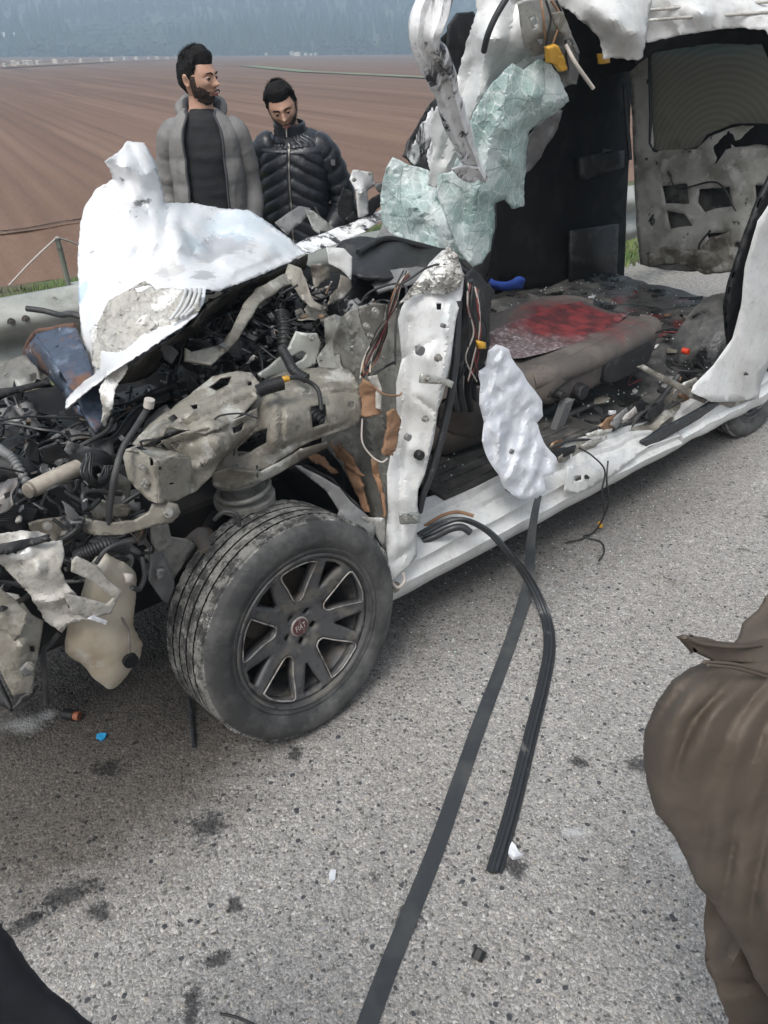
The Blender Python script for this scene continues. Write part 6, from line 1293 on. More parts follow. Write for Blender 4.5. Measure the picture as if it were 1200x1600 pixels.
def small():
    def chip(name, x, y, pl, mat, label, cat, h=.006):
        c = ZP(x, y, .004); vs = [c + V((a, b, 0)) for a, b in pl]; top = [p + V((.0, 0, h)) + noise.noise_vector(p * 80) * .004 for p in vs]
        o = MB().rings([vs, top]).build(name, mat, None, smooth=False); recenter(o); tag(o, label, cat); return o
    chip('plastic_fragment', 158, 1153, [(-.016, .010), (-.004, .012), (.014, .012), (.012, -.004), (.004, -.014), (-.004, -.006), (-.012, -.004)], M('bright_blue_plastic', (.03, .28, .55), .4), 'small bright blue plastic fragment lying on the road left of the front wheel', 'fragment')
    chip('paint_chip', 519, 1368, [(-.009, .004), (-.002, .016), (.008, .012), (.006, -.01), (.001, -.018), (-.006, -.008)], m_air, 'small pale bluish paint chip lying alone on the road left of the webbing strap', 'chip', .003)
    chip('metal_fragment', 803, 1332, [(-.014, -.010), (-.010, .008), (-.002, .024), (.006, .012), (.010, -.004), (.018, -.014), (.004, -.018), (-.006, -.02)], m_paper, 'crumpled pale metal fragment beside the end of the rubber door seal', 'fragment', .012)
    for i, (x, y) in enumerate(((1192, 848), (762, 1002))): pass
    # black hexagonal cap
    c = ZP(747, 1497, .0); ax = V((.4, .6, .35)).normalized(); mb = MB().tube([c + V((0, 0, .011)) - ax * .010, c + V((0, 0, .013)) + ax * .012], .014, 6); o = mods(mb.build('hexagonal_nut', m_black, None, ang=20), 0, 0, .0015); recenter(o)
    tag(o, 'small black hexagonal nut lying on the near road right of the strap', 'nut')
    o = tube('wire_offcut', [ZP(344, 1584, .004), ZP(365, 1588, .006), ZP(390, 1598, .006), ZP(415, 1612, .004)], .003, m_wire, None, n=6); recenter(o); tag(o, 'short curved black wire offcut at the bottom edge of the road', 'wire')
    o = tube('rubber_strip', [ZP(296, 1092, .02), ZP(300, 1130, .008), ZP(303, 1166, .008)], .007, m_seal, None, n=7); recenter(o); tag(o, 'short dark rubber strip on the road under the front tyre', 'rubber strip')
    e = empty('loose_connector', ZP(118, 1118, 0), 'black plug with an orange-brown ring on the sooty road below the reservoir', 'connector')
    MB().tube([ZP(100, 1115, .018), ZP(116, 1118, .018)], .016, 12).build('plug_body', m_black, e)
    MB().tube([ZP(116, 1118, .018), ZP(124, 1119, .018)], .013, 14).build('plug_ring', M('orange_rubber', (.28, .10, .05), .6), e)
    # hanging wire from sill
    e = empty('hanging_wire', T(945, 735, -.03), 'thin black wire loop with yellow clip hanging from the crushed sill', 'wire')
    for i, p in enumerate(([T(905, 700, .0), T(925, 712, -.02), T(945, 735, -.04), T(940, 770, -.05), T(944, 800, -.05), ZP(936, 822, .01), ZP(915, 840, .006), ZP(884, 848, .006)], [T(950, 720, -.02), T(948, 750, -.05), T(950, 790, -.05), ZP(930, 830, .012), ZP(912, 838, .008), ZP(938, 846, .008), ZP(944, 862, .006), ZP(936, 876, .006)])):
        tube('wire', p, .0035, m_wire, e, n=6)
    MB().tube([ZP(937, 817, .02), ZP(939, 822, .02)], .009, 8).build('clip', m_yel, e)
    # papers in the footwell
    o = sheet('crumpled_paper', m_paper, [(692, 755, .30), (720, 750, .30), (722, 764, .28), (698, 768, .28)], res=7, amp=.008, fr=20, thick=.001); recenter(o); tag(o, 'crumpled white paper on the dark footwell mat, left of the two scraps', 'paper')
    o = sheet('crumpled_paper', m_paper, [(710, 760, .26), (738, 758, .26), (737, 764, .25), (712, 768, .25)], res=7, amp=.004, fr=20, thick=.001); recenter(o); tag(o, 'folded white paper strip on the footwell mat beside the crumpled paper', 'paper')
    # loose scrap on the shoulder behind (seen through the wreck)
small()
def glasscrumbs():
    rnd = random.Random(6); mb = MB()
    def crumb(c, s):
        a = V((rnd.uniform(-1, 1), rnd.uniform(-1, 1), rnd.uniform(-1, 1))).normalized(); b = a.cross(V((0, .3, 1))).normalized(); n_ = a.cross(b); mb.box(c, a * s, b * s * .8, n_ * s * .7)
    for _ in range(500):
        x = rnd.uniform(655, 800); f_ = (x - 655) / 145; y = 852 - 60 * f_ + rnd.gauss(0, 5) - 4; q = T(x, y, .09); crumb(q + V((0, 0, .01)), rnd.uniform(.003, .006))
    for _ in range(500): crumb(C(rnd.uniform(.35, 3.1), rnd.uniform(.15, 1.5), .41 + rnd.uniform(0, .02)), rnd.uniform(.003, .007))
    for _ in range(250): q = ZP(rnd.uniform(620, 1150), rnd.uniform(720, 1020), .003); crumb(q, rnd.uniform(.002, .005))
    o = mb.build('glass_crumbs', m_glass, None, smooth=False); tag(o, 'scattered crumbs of pale green safety glass on the sill, van floor and road', 'glass', None, 'stuff')
glasscrumbs()
def floordebris():
    rnd = random.Random(31)
    for i in range(46):
        s, t = rnd.uniform(1.7, 3.1), rnd.uniform(.2, 1.3)
        if i % 3 == 0: s, t = rnd.uniform(1.2, 2.2), rnd.uniform(.12, .24)
        c = C(s, t, .415); a = V((rnd.uniform(-1, 1), rnd.uniform(-1, 1), rnd.uniform(-.2, .2))).normalized(); b = V((-a.y, a.x, rnd.uniform(-.2, .2))); q = rnd.uniform(.012, .04)
        ring = [c + a * math.cos(k * 1.2566) * q * rnd.uniform(.5, 1.4) + b * math.sin(k * 1.2566) * q * rnd.uniform(.3, 1) for k in range(5)]
        MB().rings([ring, [p + V((0, 0, rnd.uniform(.004, .014))) for p in ring]]).build('floor_debris', rnd.choice((m_black, m_greyp, m_paper, m_beige, m_dark, m_black, m_foam)), van, smooth=False)
    for i in range(12):
        p = V((rnd.uniform(1.5, 3.0), rnd.uniform(.2, 1.1), .425)); pts = [C(*p)]
        for k in range(3): p = p + V((rnd.uniform(-.12, .12), rnd.uniform(-.1, .1), 0)); pts.append(C(*p))
        tube('wire', pts, rnd.choice((.003, .005)), rnd.choice((m_wire, m_hose, m_wred)), van, n=5)
    for x, y in ((1088, 486), (1100, 489)): sheet('red_wrapper', m_red, [(x, y, .5), (x + 16, y - 2, .5), (x + 14, y + 4, .5), (x + 2, y + 5, .5)], res=6, amp=.003, thick=.006, **VP)
floordebris()
#@@PEOPLE
# ================================================================== PEOPLE
m_skin = M('skin', (.46, .27, .19), .5, 0, [((.36, .17, .12), 22, .45, .7, dict(a=.4))], bump=.1, bs=200, bdist=.001)
m_hair = M('black_hair', (.007, .006, .006), .75, 0, [((.02, .017, .016), 120, .5, .7, dict(st=(1, 1, .2)))], bump=1, bs=160, bdist=.006, spec=.2)
m_beard = M('dark_beard', (.030, .020, .016), .85, 0, [((.16, .09, .065), 170, .50, .66, dict(a=.8)), ((.012, .009, .008), 60, .5, .65, {})], bump=1, bs=300, bdist=.003)
m_eye = M('eye_white', (.45, .42, .40), .3); m_iris = M('iris', (.02, .012, .01), .2); m_lip = M('lips', (.34, .13, .11), .5)
m_gj = M('grey_jacket_cloth', (.165, .158, .152), .75, 0, [((.21, .202, .195), 4, .4, .7, dict(d=8)), ((.10, .10, .10), 14, .5, .7, dict(d=8, a=.6))], bump=.35, bs=36, bdist=.01)
m_gl = M('dark_jacket_lining', (.045, .046, .05), .8, 0, [], bump=.3, bs=60)
m_bs = M('black_shirt', (.008, .008, .010), .8, 0, [((.016, .016, .018), 7, .4, .7, {})], bump=.35, bs=9, bdist=.03)
m_bj = M('black_puffer_nylon', (.010, .011, .014), .38, 0, [((.022, .024, .03), 9, .4, .7, {})], bump=.5, bs=28, bdist=.01)
m_zip = M('zip_metal', (.35, .33, .30), .35, .8)
m_jean = M('dark_jeans', (.03, .035, .05), .85, 0, [((.06, .065, .08), 9, .4, .7, {})], bump=.3, bs=60)
m_shoe = M('dark_shoe', (.02, .018, .017), .5)
m_brown = M('brown_waxed_cloth', (.086, .066, .050), .75, 0, [((.120, .096, .075), 4, .40, .68, dict(d=10)), ((.048, .034, .028), 6, .5, .7, dict(off=(3, 1, 1), d=8, a=.6))], bump=.25, bs=40, bdist=.006)
m_navy = M('dark_navy_cloth', (.008, .009, .014), .8, 0, [((.016, .018, .028), 8, .4, .7, dict(d=8))], bump=.3, bs=60, bdist=.003)
def head_mesh():
    """face looks to -Y, origin in the middle of the head, 0.235 high"""
    nu, nv = 96, 72; vs = []; fs = []
    g = lambda x, z, cx, cz, sx, sz: math.exp(-((x - cx) / sx) ** 2 - ((z - cz) / sz) ** 2)
    for j in range(nv + 1):
        ph = math.pi * j / nv
        for i in range(nu):
            th = 2 * math.pi * i / nu; x = math.sin(th) * math.sin(ph); y = -math.cos(th) * math.sin(ph); z = math.cos(ph)
            X = x * .074; Y = y * .096; Zz = z * .118
            if Zz < 0:
                k = -Zz / .118; X *= 1 - .30 * k ** 1.5; 
                if Y > 0: Y *= 1 - .50 * k
                else: Y *= 1 - .02 * k
            else: X *= 1 + .03 * math.sin(Zz / .118 * 3.14); Y *= 1.02
            if Y < 0:
                f = min(1, -Y / .05); ax = abs(X); d = 0.
                d += .005 * f * g(ax, Zz, .0, .030, .05, .012)                 # brow
                d -= .013 * f * g(ax, Zz, .031, .010, .017, .011)              # eye sockets
                d += .026 * f * g(ax, Zz, 0, -.020, .0105, .011) + .014 * f * g(ax, Zz, 0, -.004, .0085, .018)  # nose
                d += .007 * f * g(ax, Zz, .011, -.024, .006, .006)
                d += .006 * f * g(ax, Zz, .045, -.014, .018, .016)             # cheekbones
                d -= .004 * f * g(ax, Zz, .040, -.045, .016, .016)
                d += .009 * f * g(ax, Zz, 0, -.052, .020, .007) + .008 * f * g(ax, Zz, 0, -.064, .018, .006) - .003 * f * g(ax, Zz, 0, -.058, .026, .0025)
                d += .011 * f * g(ax, Zz, 0, -.092, .022, .016)                # chin
                Y -= d
            vs.append(V((X, Y, Zz)))
    for j in range(nv):
        for i in range(nu):
            k = (i + 1) % nu; fs.append((j * nu + i, j * nu + k, (j + 1) * nu + k, (j + 1) * nu + i))
    # ears
    for sx in (-1, 1):
        b = len(vs); R_ = 10
        for a in range(R_):
            an = 2 * math.pi * a / R_; 
            for q, (rr, off) in enumerate(((1., 0), (1.0, .010), (.72, .012), (.4, .006))):
                vs.append(V((sx * (.070 + off + .006 * math.cos(an - 1)), .012 + math.cos(an) * .016 * rr + .004 * math.sin(an), -.004 + math.sin(an) * .031 * rr)))
        for a in range(R_):
            c = (a + 1) % R_
            for q in range(3):
                f = (b + a * 4 + q, b + c * 4 + q, b + c * 4 + q + 1, b + a * 4 + q + 1); fs.append(f if sx > 0 else f[::-1])
        fs.append(tuple(b + a * 4 + 3 for a in range(R_)))
    return vs, fs, nu, nv
HV, HF, HNU, HNV = head_mesh()
def shell(fn, off, amp, seed, fr=60):
    """copy of the head skin where fn(p) says, pushed out"""
    base = HV[:HNU * (HNV + 1)]; keep = []; vs = []
    for i, p in enumerate(base):
        w = fn(p); n_ = V((p.x / .074 ** 2, p.y / .096 ** 2, p.z / .118 ** 2)).normalized()
        o = off(p) if callable(off) else off
        vs.append(p + n_ * (o * min(1, max(0, w)) - .002 * (w <= 0) + amp * noise.noise(p * fr + V((seed, 0, 0))) * min(1, max(0, w))))
        keep.append(w > 0)
    fs = [f for f in HF if max(f) < len(base) and sum(keep[i] for i in f) >= 2]
    return vs, fs
def hairfn(line, side):
    def f(p):
        ax = abs(p.x)
        zl = line if p.y < -.035 else (line - .02 if p.y < -.01 else (-.005 if p.y < .03 else -.065))
        if -.05 < p.y < -.01 and ax > .05: zl = side
        if p.y < -.035: zl = line - .10 * max(0, ax - .045)
        return (p.z - zl + .004 * noise.noise(p * 120)) / .030
    return f
def beardfn(top):
    def f(p):
        if p.y > -.002: return -1
        ax = abs(p.x); zl = -.047 if ax < .03 else -.047 + (ax - .03) * .75
        if p.y > -.045: zl = -.028
        if -.032 < p.y < -.004: zl = .02
        w = (zl - p.z) / .012
        if ax < .022 and -.070 < p.z < -.050: w = -1
        if p.z < -.116: w = .2
        return min(w, 1)
    return f
def place_head(root, cpos, yaw, pitch, roll, scale, hair_line=.062, hair_h=.020, body_mb=None, beard=True):
    Mx = Matrix.Translation(cpos) @ Matrix.Rotation(yaw, 4, 'Z') @ Matrix.Rotation(roll, 4, 'Y') @ Matrix.Rotation(pitch, 4, 'X') @ Matrix.Scale(scale, 4)
    body_mb.add([Mx @ p for p in HV], HF)
    def put(name, vs, fs, mat, par=root, smooth=True):
        o = link(name, mesh(name, [Mx @ p for p in vs], fs, smooth), mat, par); return o
    vs, fs = shell(hairfn(hair_line, .02), lambda p: hair_h * (.45 + .55 * max(0, p.z / .118)) + (.012 if (p.z > .06 and p.y < -.01) else 0), .007, 2, 45)
    put('hair', vs, fs, m_hair)
    # hair tufts for an uneven outline
    rnd = random.Random(3); mb = MB(); hf = hairfn(hair_line, .02)
    base = [p for p in HV[:HNU * (HNV + 1)] if hf(p) > .8 and p.z > -.02]
    for _ in range(2600):
        p = rnd.choice(base); n_ = V((p.x / .074 ** 2, p.y / .096 ** 2, p.z / .118 ** 2)).normalized(); d = (n_ + V((rnd.uniform(-.6, .6), rnd.uniform(-.9, .3), rnd.uniform(-.2, .6)))).normalized()
        o = hair_h * (.45 + .55 * max(0, p.z / .118)); q = p + n_ * o * .7; s = V((rnd.uniform(-1, 1), rnd.uniform(-1, 1), 0)).normalized() * .0013; l_ = rnd.uniform(.008, .022) * (1.2 if p.z > .07 else .5)
        mb.add([q - s, q + s, q + d * l_], [(0, 1, 2)])
    put('hair_tufts', mb.v, mb.f, m_hair)
    if beard:
        vs, fs = shell(beardfn(0), lambda p: .0028 + (.004 if p.z < -.085 else 0), .003, 5, 90); put('beard', vs, fs, m_beard)
        mb = MB()
        for sx in (-1, 1): mb.tube([V((sx * .003, -.113, -.041)), V((sx * .016, -.108, -.045)), V((sx * .028, -.098, -.058))], lambda q: .0042 - .002 * q, 6)
        put('moustache', mb.v, mb.f, m_beard)
        mb = MB(); bf = beardfn(0); bb = [p for p in HV[:HNU * (HNV + 1)] if bf(p) > -.35]
        for _ in range(2600):
            p = rnd.choice(bb); n_ = V((p.x / .074 ** 2, p.y / .096 ** 2, p.z / .118 ** 2)).normalized(); q = p + n_ * .003 + V((rnd.uniform(-.003, .003), 0, rnd.uniform(-.003, .003))); d = (n_ + V((rnd.uniform(-.6, .6), rnd.uniform(-.4, .4), rnd.uniform(-1.3, .1)))).normalized(); s = V((rnd.uniform(-1, 1), rnd.uniform(-1, 1), .3)).normalized() * .0007
            mb.add([q - s, q + s, q + d * rnd.uniform(.004, .009)], [(0, 1, 2)])
        put('beard_hairs', mb.v, mb.f, m_beard)
    for sx in (-1, 1):
        mb = MB(); mb.tube([V((sx * .013, -.098, .026)), V((sx * .028, -.099, .033)), V((sx * .046, -.083, .028))], lambda q: .0040 - .0016 * q, 6); put('eyebrow', mb.v, mb.f, m_hair)
        c = V((sx * .0305, -.0785, .008)); mb = MB(); rings = []
        for j in range(1, 8):
            ph = math.pi * j / 8; rings.append([c + V((.0125 * math.sin(ph) * math.cos(2 * math.pi * i / 12), .0115 * math.sin(ph) * math.sin(2 * math.pi * i / 12), .0075 * math.cos(ph))) for i in range(12)])
        mb.rings(rings); e = put('eye', mb.v, mb.f, m_eye)
        mb = MB().tube([c + V((0, -.0095, -.0015)), c + V((0, -.0123, -.0015))], .0062, 12); put('iris', mb.v, mb.f, m_iris)
        mb = MB().tube([c + V((-.015, -.006, .003)), c + V((-.005, -.0115, .0058)), c + V((.005, -.0115, .0058)), c + V((.015, -.006, .002))], .0036, 6); put('eyelid', mb.v, mb.f, m_skin)
    mb = MB(); mb.tube([V((-.020, -.096, -.058)), V((0, -.1075, -.055)), V((.020, -.096, -.058))], lambda q: .0045 * (1 - abs(q - .5)), 8); mb.tube([V((-.017, -.096, -.062)), V((0, -.106, -.064)), V((.017, -.096, -.062))], lambda q: .005 * (1 - abs(q - .5)), 8)
    put('lips', mb.v, mb.f, m_lip)
def limb(mb, pts, rads, n=16, fn=None, k=10, vert=None):
    p = cr(pts, k); m = len(p); rings = []; a = None
    for i, q in enumerate(p):
        x = i / (m - 1); d = (p[min(i + 1, m - 1)] - p[max(i - 1, 0)]).normalized()
        if a is None: a = d.cross(V((0, 1, .1))).normalized()
        a = (a - d * a.dot(d)).normalized(); b = d.cross(a)
        r = float(np.interp(x, np.linspace(0, 1, len(rads)), rads)); ring = []
        for j in range(n):
            an = 2 * math.pi * j / n; f = fn(x, an, q) if fn else 0
            ring.append(q + (a * math.cos(an) + b * math.sin(an)) * (r + f))
        rings.append(ring)
    mb.rings(rings); return mb
def hand(mb, wrist, d, side, curl=.5):
    d = d.normalized(); a = d.cross(V((0, 1, 0)));
    if a.length < .2: a = d.cross(V((1, 0, 0)))
    a.normalize(); b = d.cross(a).normalized()
    rings = []
    for q, w, t in ((0, .026, .020), (.03, .038, .017), (.07, .043, .015), (.095, .040, .012)):
        rings.append([wrist + d * q + b * math.cos(2 * math.pi * k / 12) * w + a * math.sin(2 * math.pi * k / 12) * t for k in range(12)])
    mb.rings(rings)
    for k, (off, l_) in enumerate(((-.030, .066), (-.010, .076), (.010, .072), (.029, .056))):
        p = wrist + d * .088 + b * off; pts = [p]; dd = d.copy()
        for s in (.45, .3, .25):
            dd = (dd + a * curl * side * .6).normalized(); p = p + dd * l_ * s; pts.append(p)
        mb.tube(pts, lambda q: .0092 - .003 * q, 8)
    p = wrist + d * .03 + b * .036; mb.tube([p, p + (d + b * .9).normalized() * .035, p + (d * 1.3 + b * .6 + a * side * .4).normalized() * .062], lambda q: .0115 - .003 * q, 8)
def person(name, loc, rotz, label, h=1.74, J=None, head=(0, 0, 0), torso=None, sleeve=None, mats=None, headscale=1., quilt=None, lean=(0, 0), hairline=.062, beard=True, group=None):
    """J: joints in local coordinates (feet at 0, facing -Y)"""
    j = dict(pel=V((0, 0, .53 * h)), wai=V((0, 0, .62 * h)), che=V((0, 0, .73 * h)), nek=V((0, .01, .845 * h)), hed=V((0, -.015, .925 * h)),
             shl=V((-.175, 0, .805 * h)), shr=V((.175, 0, .805 * h)), ell=V((-.235, .03, .625 * h)), elr=V((.235, .03, .625 * h)), wrl=V((-.225, -.06, .485 * h)), wrr=V((.225, -.06, .485 * h)),
             hil=V((-.09, 0, .51 * h)), hir=V((.09, 0, .51 * h)), knl=V((-.11, -.02, .28 * h)), knr=V((.11, -.02, .28 * h)), anl=V((-.12, .02, .045 * h)), anr=V((.12, .02, .045 * h)))
    if J: j.update({k: V(v) for k, v in J.items()})
    root = empty(name, loc, label, 'person', group)
    root.rotation_euler.z = rotz
    loc0 = V(root.location); root.location = (0, 0, 0); root.rotation_euler.z = 0
    mb = MB()
    # body as one surface: torso loft + limbs rooted inside it
    fr = lambda p: p
    def ring(c, a, b, A=V((1, 0, 0)), B=V((0, 1, 0)), n=24): return [c + A * math.cos(2 * math.pi * k / n) * a + B * math.sin(2 * math.pi * k / n) * b for k in range(n)]
    mb.rings([ring(j['pel'] - V((0, 0, .06)), .12, .10), ring(j['pel'], .16, .11), ring(j['wai'], .14, .10), ring(j['che'], .165, .11), ring(j['shl'].lerp(j['shr'], .5), .14, .08), ring(j['nek'], .062, .06), ring(j['nek'].lerp(j['hed'], .5), .056, .06), ring(j['hed'] - V((0, 0, .02)), .05, .055)])
    for s in 'lr':
        limb(mb, [j['sh' + s] - V((0, 0, .02)), j['el' + s], j['wr' + s]], [.042, .042, .034, .027], 14); hand(mb, j['wr' + s], j['wr' + s] - j['el' + s], -1 if s == 'l' else 1)
        limb(mb, [j['hi' + s], j['kn' + s], j['an' + s]], [.085, .07, .055, .05, .035], 14)
        limb(mb, [j['an' + s], j['an' + s] + V((0, -.06, -.03)), j['an' + s] + V((0, -.17, -.045))], [.035, .04, .03], 10)
    place_head(root, j['hed'], head[0], head[1], head[2], headscale, hairline, .02, mb, beard)
    b = mb.build('body', mats['skin'], root, ang=80)
    # trousers and shoes
    tb = MB(); tb.rings([ring(j['pel'] - V((0, 0, .08)), .13, .115), ring(j['pel'] - V((0, 0, .02)), .175, .125), ring(j['pel'] + V((0, 0, .1)), .165, .12)])
    for s in 'lr':
        limb(tb, [j['hi' + s] + V((0, 0, .02)), j['kn' + s], j['an' + s] + V((0, 0, .01))], [.105, .09, .075, .07, .065], 18, lambda x, an, q: .006 * noise.noise(q * 12))
        sh = MB(); f0 = j['an' + s] + V((0, .05, -.045 * h)); rg = []
        for q, w, t in ((0, .03, .03), (.02, .042, .045), (.10, .045, .045), (.18, .048, .03), (.26, .04, .022), (.285, .02, .014)): rg.append([f0 + V((math.cos(a_) * w, -q, t + math.sin(a_) * t)) for a_ in [2 * math.pi * k / 14 for k in range(14)]])
        sh.rings(rg).build('shoe', m_shoe, root, ang=60)
    tb.build('trousers', mats['trousers'], root, ang=80)
    return root, j, loc0, rotz
def finish(root, loc0, rotz):
    root.location = loc0; root.rotation_euler.z = rotz
def torso_rings(j, spec, n=72, rows=90, disp=None, gap=None, zf=None):
    """spec: list of (u, a, b) along pel-wai-che-shoulder-nek spine"""
    sp = cr([j['pel'] - (j['wai'] - j['pel']) * .9, j['pel'], j['wai'], j['che'], j['shl'].lerp(j['shr'], .5) + V((0, 0, .01)), j['nek']], 16)
    A0 = (j['shr'] - j['shl']).normalized(); rings = []
    us = [s[0] for s in spec]
    for i in range(rows + 1):
        u = i / rows; x = u * (len(sp) - 1); k = min(int(x), len(sp) - 2); c = sp[k].lerp(sp[k + 1], x - k); d = (sp[min(k + 2, len(sp) - 1)] - sp[max(k - 1, 0)]).normalized()
        A = (A0 - d * A0.dot(d)).normalized(); B = d.cross(A).normalized()       # B -> back
        a = float(np.interp(u, us, [s[1] for s in spec])); b = float(np.interp(u, us, [s[2] for s in spec])); g = gap(u) if gap else 0
        ring = []
        for m in range(n if not gap else n + 1):
            if gap: an = -math.pi / 2 + g + (2 * math.pi - 2 * g) * m / n
            else: an = -math.pi / 2 + 2 * math.pi * m / n
            ca, sa = math.cos(an), math.sin(an); X = a * math.copysign(abs(ca) ** .85, ca); Y = b * math.copysign(abs(sa) ** .85, sa)
            p = c + A * X + B * Y; o = disp(u, an, X, p) if disp else 0; rn = (A * ca * b + B * sa * a).normalized(); ring.append(p + rn * o)
        rings.append(ring)
    return rings
# ---- man 1: grey hooded parka, open over a black shirt
def man1():
    P = YP(308, 112, 4.42); gz = -.06
    root, j, l0, rz = person('person', V((P.x, P.y, gz)), R(8), 'bearded man in open grey padded jacket over black shirt, looking to the right', 1.735,
        head=(R(58), R(2), R(-3)), mats=dict(skin=m_skin, trousers=m_jean), headscale=1.02, J=dict(shl=(-.158, 0, 1.385), shr=(.158, 0, 1.385), ell=(-.225, .04, 1.09), elr=(.215, .05, 1.09), wrl=(-.225, -.05, .86), wrr=(.205, -.04, .86)), hairline=.066)
    sh = torso_rings(j, [(0, .17, .12), (.3, .165, .12), (.6, .185, .125), (.8, .17, .105), (.92, .10, .085), (.97, .066, .068), (1, .060, .062)], disp=lambda u, an, X, p: .007 * noise.noise(p * 9) + .004 * noise.noise(V((p.x * 8, p.y * 8, p.z * 26))))
    MB().rings(sh).build('shirt', m_bs, root, ang=80)
    def q(u, an, X, p):
        z = p.z * 8.; e = abs(math.sin(math.pi * z)) ** .35; k = 1 if u < .72 else max(0, 1 - (u - .72) * 8)
        return .007 * e * k + .008 * noise.noise(p * 10) + .005 * noise.noise(V((p.x * 30, p.y * 30, p.z * 12)))
    gp = lambda u: float(np.interp(u, [0, .4, .7, .88, .96, 1], [.55, .50, .50, .50, .8, 1.0]))
    jr = torso_rings(j, [(0, .19, .145), (.3, .18, .14), (.6, .180, .14), (.76, .175, .128), (.84, .145, .115), (.90, .118, .105), (.95, .10, .095), (1, .085, .085)], gap=gp, disp=q)
    mb = MB().rings(jr, False, False)
    o = mb.build('jacket', m_gj, root, ang=80); mods(o, 0, .010)
    for s, w in (('l', 1), ('r', -1)):
        sl = MB(); limb(sl, [j['sh' + s] + V((.065 * w, 0, .000)), j['sh' + s] + V((-.012 * w, 0, -.045)), j['el' + s], j['wr' + s]], [.045, .062, .064, .060, .058, .055, .052], 26,
             lambda x, an, p: .010 * noise.noise(p * 11) + .007 * (abs(noise.noise(V((p.x * 9, p.y * 9, p.z * 24)))) ** .6), k=22)
        sl.build('sleeve', m_gj, root, ang=80)
    # front edges with zips and drawstrings
    for sgn in (0, -1):
        ed = [r[sgn] for r in jr][::4]; tube('zip_edge', [p + V((0, -.006, 0)) for p in ed], .006, m_gl, root, k=3)
    # hood lying round the neck
    c = j['nek'] + V((0, .03, -.005)); pts = []
    for k in range(15):
        a = R(-35) + R(250) * k / 14; pts.append(c + V((math.cos(a) * .108, math.sin(a) * .10, .012 + .035 * math.sin(a) - .05 * (math.sin(a) < 0) * abs(math.sin(a)))))
    mb = MB(); limb(mb, pts, [.010, .022, .030, .036, .042, .036, .030, .022, .010], 18, lambda x, an, p: .011 * noise.noise(p * 22), k=5); mb.build('hood', m_gj, root, ang=80)
    mb = MB(); limb(mb, [c + (p - c) * .80 + V((0, 0, .010)) for p in pts], [.010, .018, .024, .026, .028, .026, .024, .018, .010], 12, lambda x, an, p: .006 * noise.noise(p * 25), k=5); mb.build('hood_lining', m_gl, root, ang=80)
    for sx in (-1, 1):
        f = j['nek'] + V((sx * .082, -.105, -.06)); tube('drawstring', [f, f + V((sx * .012, -.030, -.06)), f + V((sx * .022, -.022, -.13))], .0032, m_gl, root, n=6)
    finish(root, l0, rz)
man1()
def man2():
    P = YP(445, 165, 4.72); gz = -.08; h = 1.60
    root, j, l0, rz = person('person', V((P.x + .03, P.y + .05, gz)), R(-6), 'dark-haired man in a zipped black quilted puffer jacket, looking down at the wreck', h,
        head=(R(8), R(22), R(-13)), mats=dict(skin=m_skin, trousers=m_jean), headscale=1.0,
        J=dict(hed=(-.035, -.065, .925 * h), nek=(-.01, -.01, .845 * h), shl=(-.172, 0, .800 * h), shr=(.178, 0, .800 * h), ell=(-.235, .05, .60 * h), elr=(.265, .06, .61 * h), wrl=(-.20, -.07, .50 * h), wrr=(.19, -.08, .51 * h)), hairline=.064)
    def q(u, an, X, p):
        side = abs(X); z = (p.z + side * (.55 if u < .74 else -.2)) * 24; e = abs(math.sin(math.pi * z * .62)) ** .45
        if u > .80: e = abs(math.sin(an * 14)) ** .5
        return .014 * e + .006 * noise.noise(p * 11)
    jr = torso_rings(j, [(0, .175, .135), (.25, .175, .135), (.6, .190, .14), (.76, .185, .125), (.84, .155, .11), (.90, .115, .10), (.95, .088, .086), (1, .080, .080)], disp=q, rows=150, n=110)
    MB().rings(jr, False).build('jacket', m_bj, root, ang=80)
    for s, w in (('l', 1), ('r', -1)):
        sl = MB(); limb(sl, [j['sh' + s] + V((.075 * w, 0, .006)), j['sh' + s] + V((-.004 * w, 0, -.040)), j['el' + s], j['wr' + s]], [.058, .074, .069, .066, .066, .060, .052], 34,
             lambda x, an, p: .013 * abs(math.sin(math.pi * (p.z * 15 + abs(math.sin(an)) * .4))) ** .45 + .006 * noise.noise(p * 14), k=34)
        sl.build('sleeve', m_bj, root, ang=80)
    # stand collar
    c = j['nek'] + V((0, -.012, 0)); rings = []
    for z, r_ in ((-.035, .102), (-.012, .094), (0.0, .088), (.012, .092), (.026, .086), (.040, .090), (.055, .084), (.056, .074), (.02, .07)):
        rings.append([c + V((math.cos(2 * math.pi * k / 40) * r_, math.sin(2 * math.pi * k / 40) * r_ * .95 + z * -.2, z + .012 * math.sin(2 * math.pi * k / 40))) for k in range(40)])
    MB().rings(rings, False).build('collar', m_bj, root, ang=70)
    # zip down the front
    zp = [r[0] + V((0, -.006, 0)) for r in jr[10:144:6]] + [c + V((0, -.094, .0)), c + V((0, -.090, .045))]
    tube('zip', zp, .0050, m_zip, root, n=6, k=3); tube('zip_flap', [p + V((-.009, .002, 0)) for p in zp], .007, m_bj, root, n=6, k=3)
    tube('zip_pull', [c + V((.004, -.112, .02)), c + V((.004, -.118, -.012))], .004, m_zip, root, n=6)
    ps = j['wai'] + V((.13, -.125, -.01)); tube('pocket_zip', [ps, ps + V((.035, .022, -.08))], .004, m_zip, root, n=6)
    b = j['shr'] + V((.045, -.077, -.055)); MB().box(b, V((.022, .01, -.002)), V((0, .004, -.03)), V((0, -.004, 0))).build('sleeve_badge', m_greyp, root, smooth=False)
    finish(root, l0, rz)
man2()
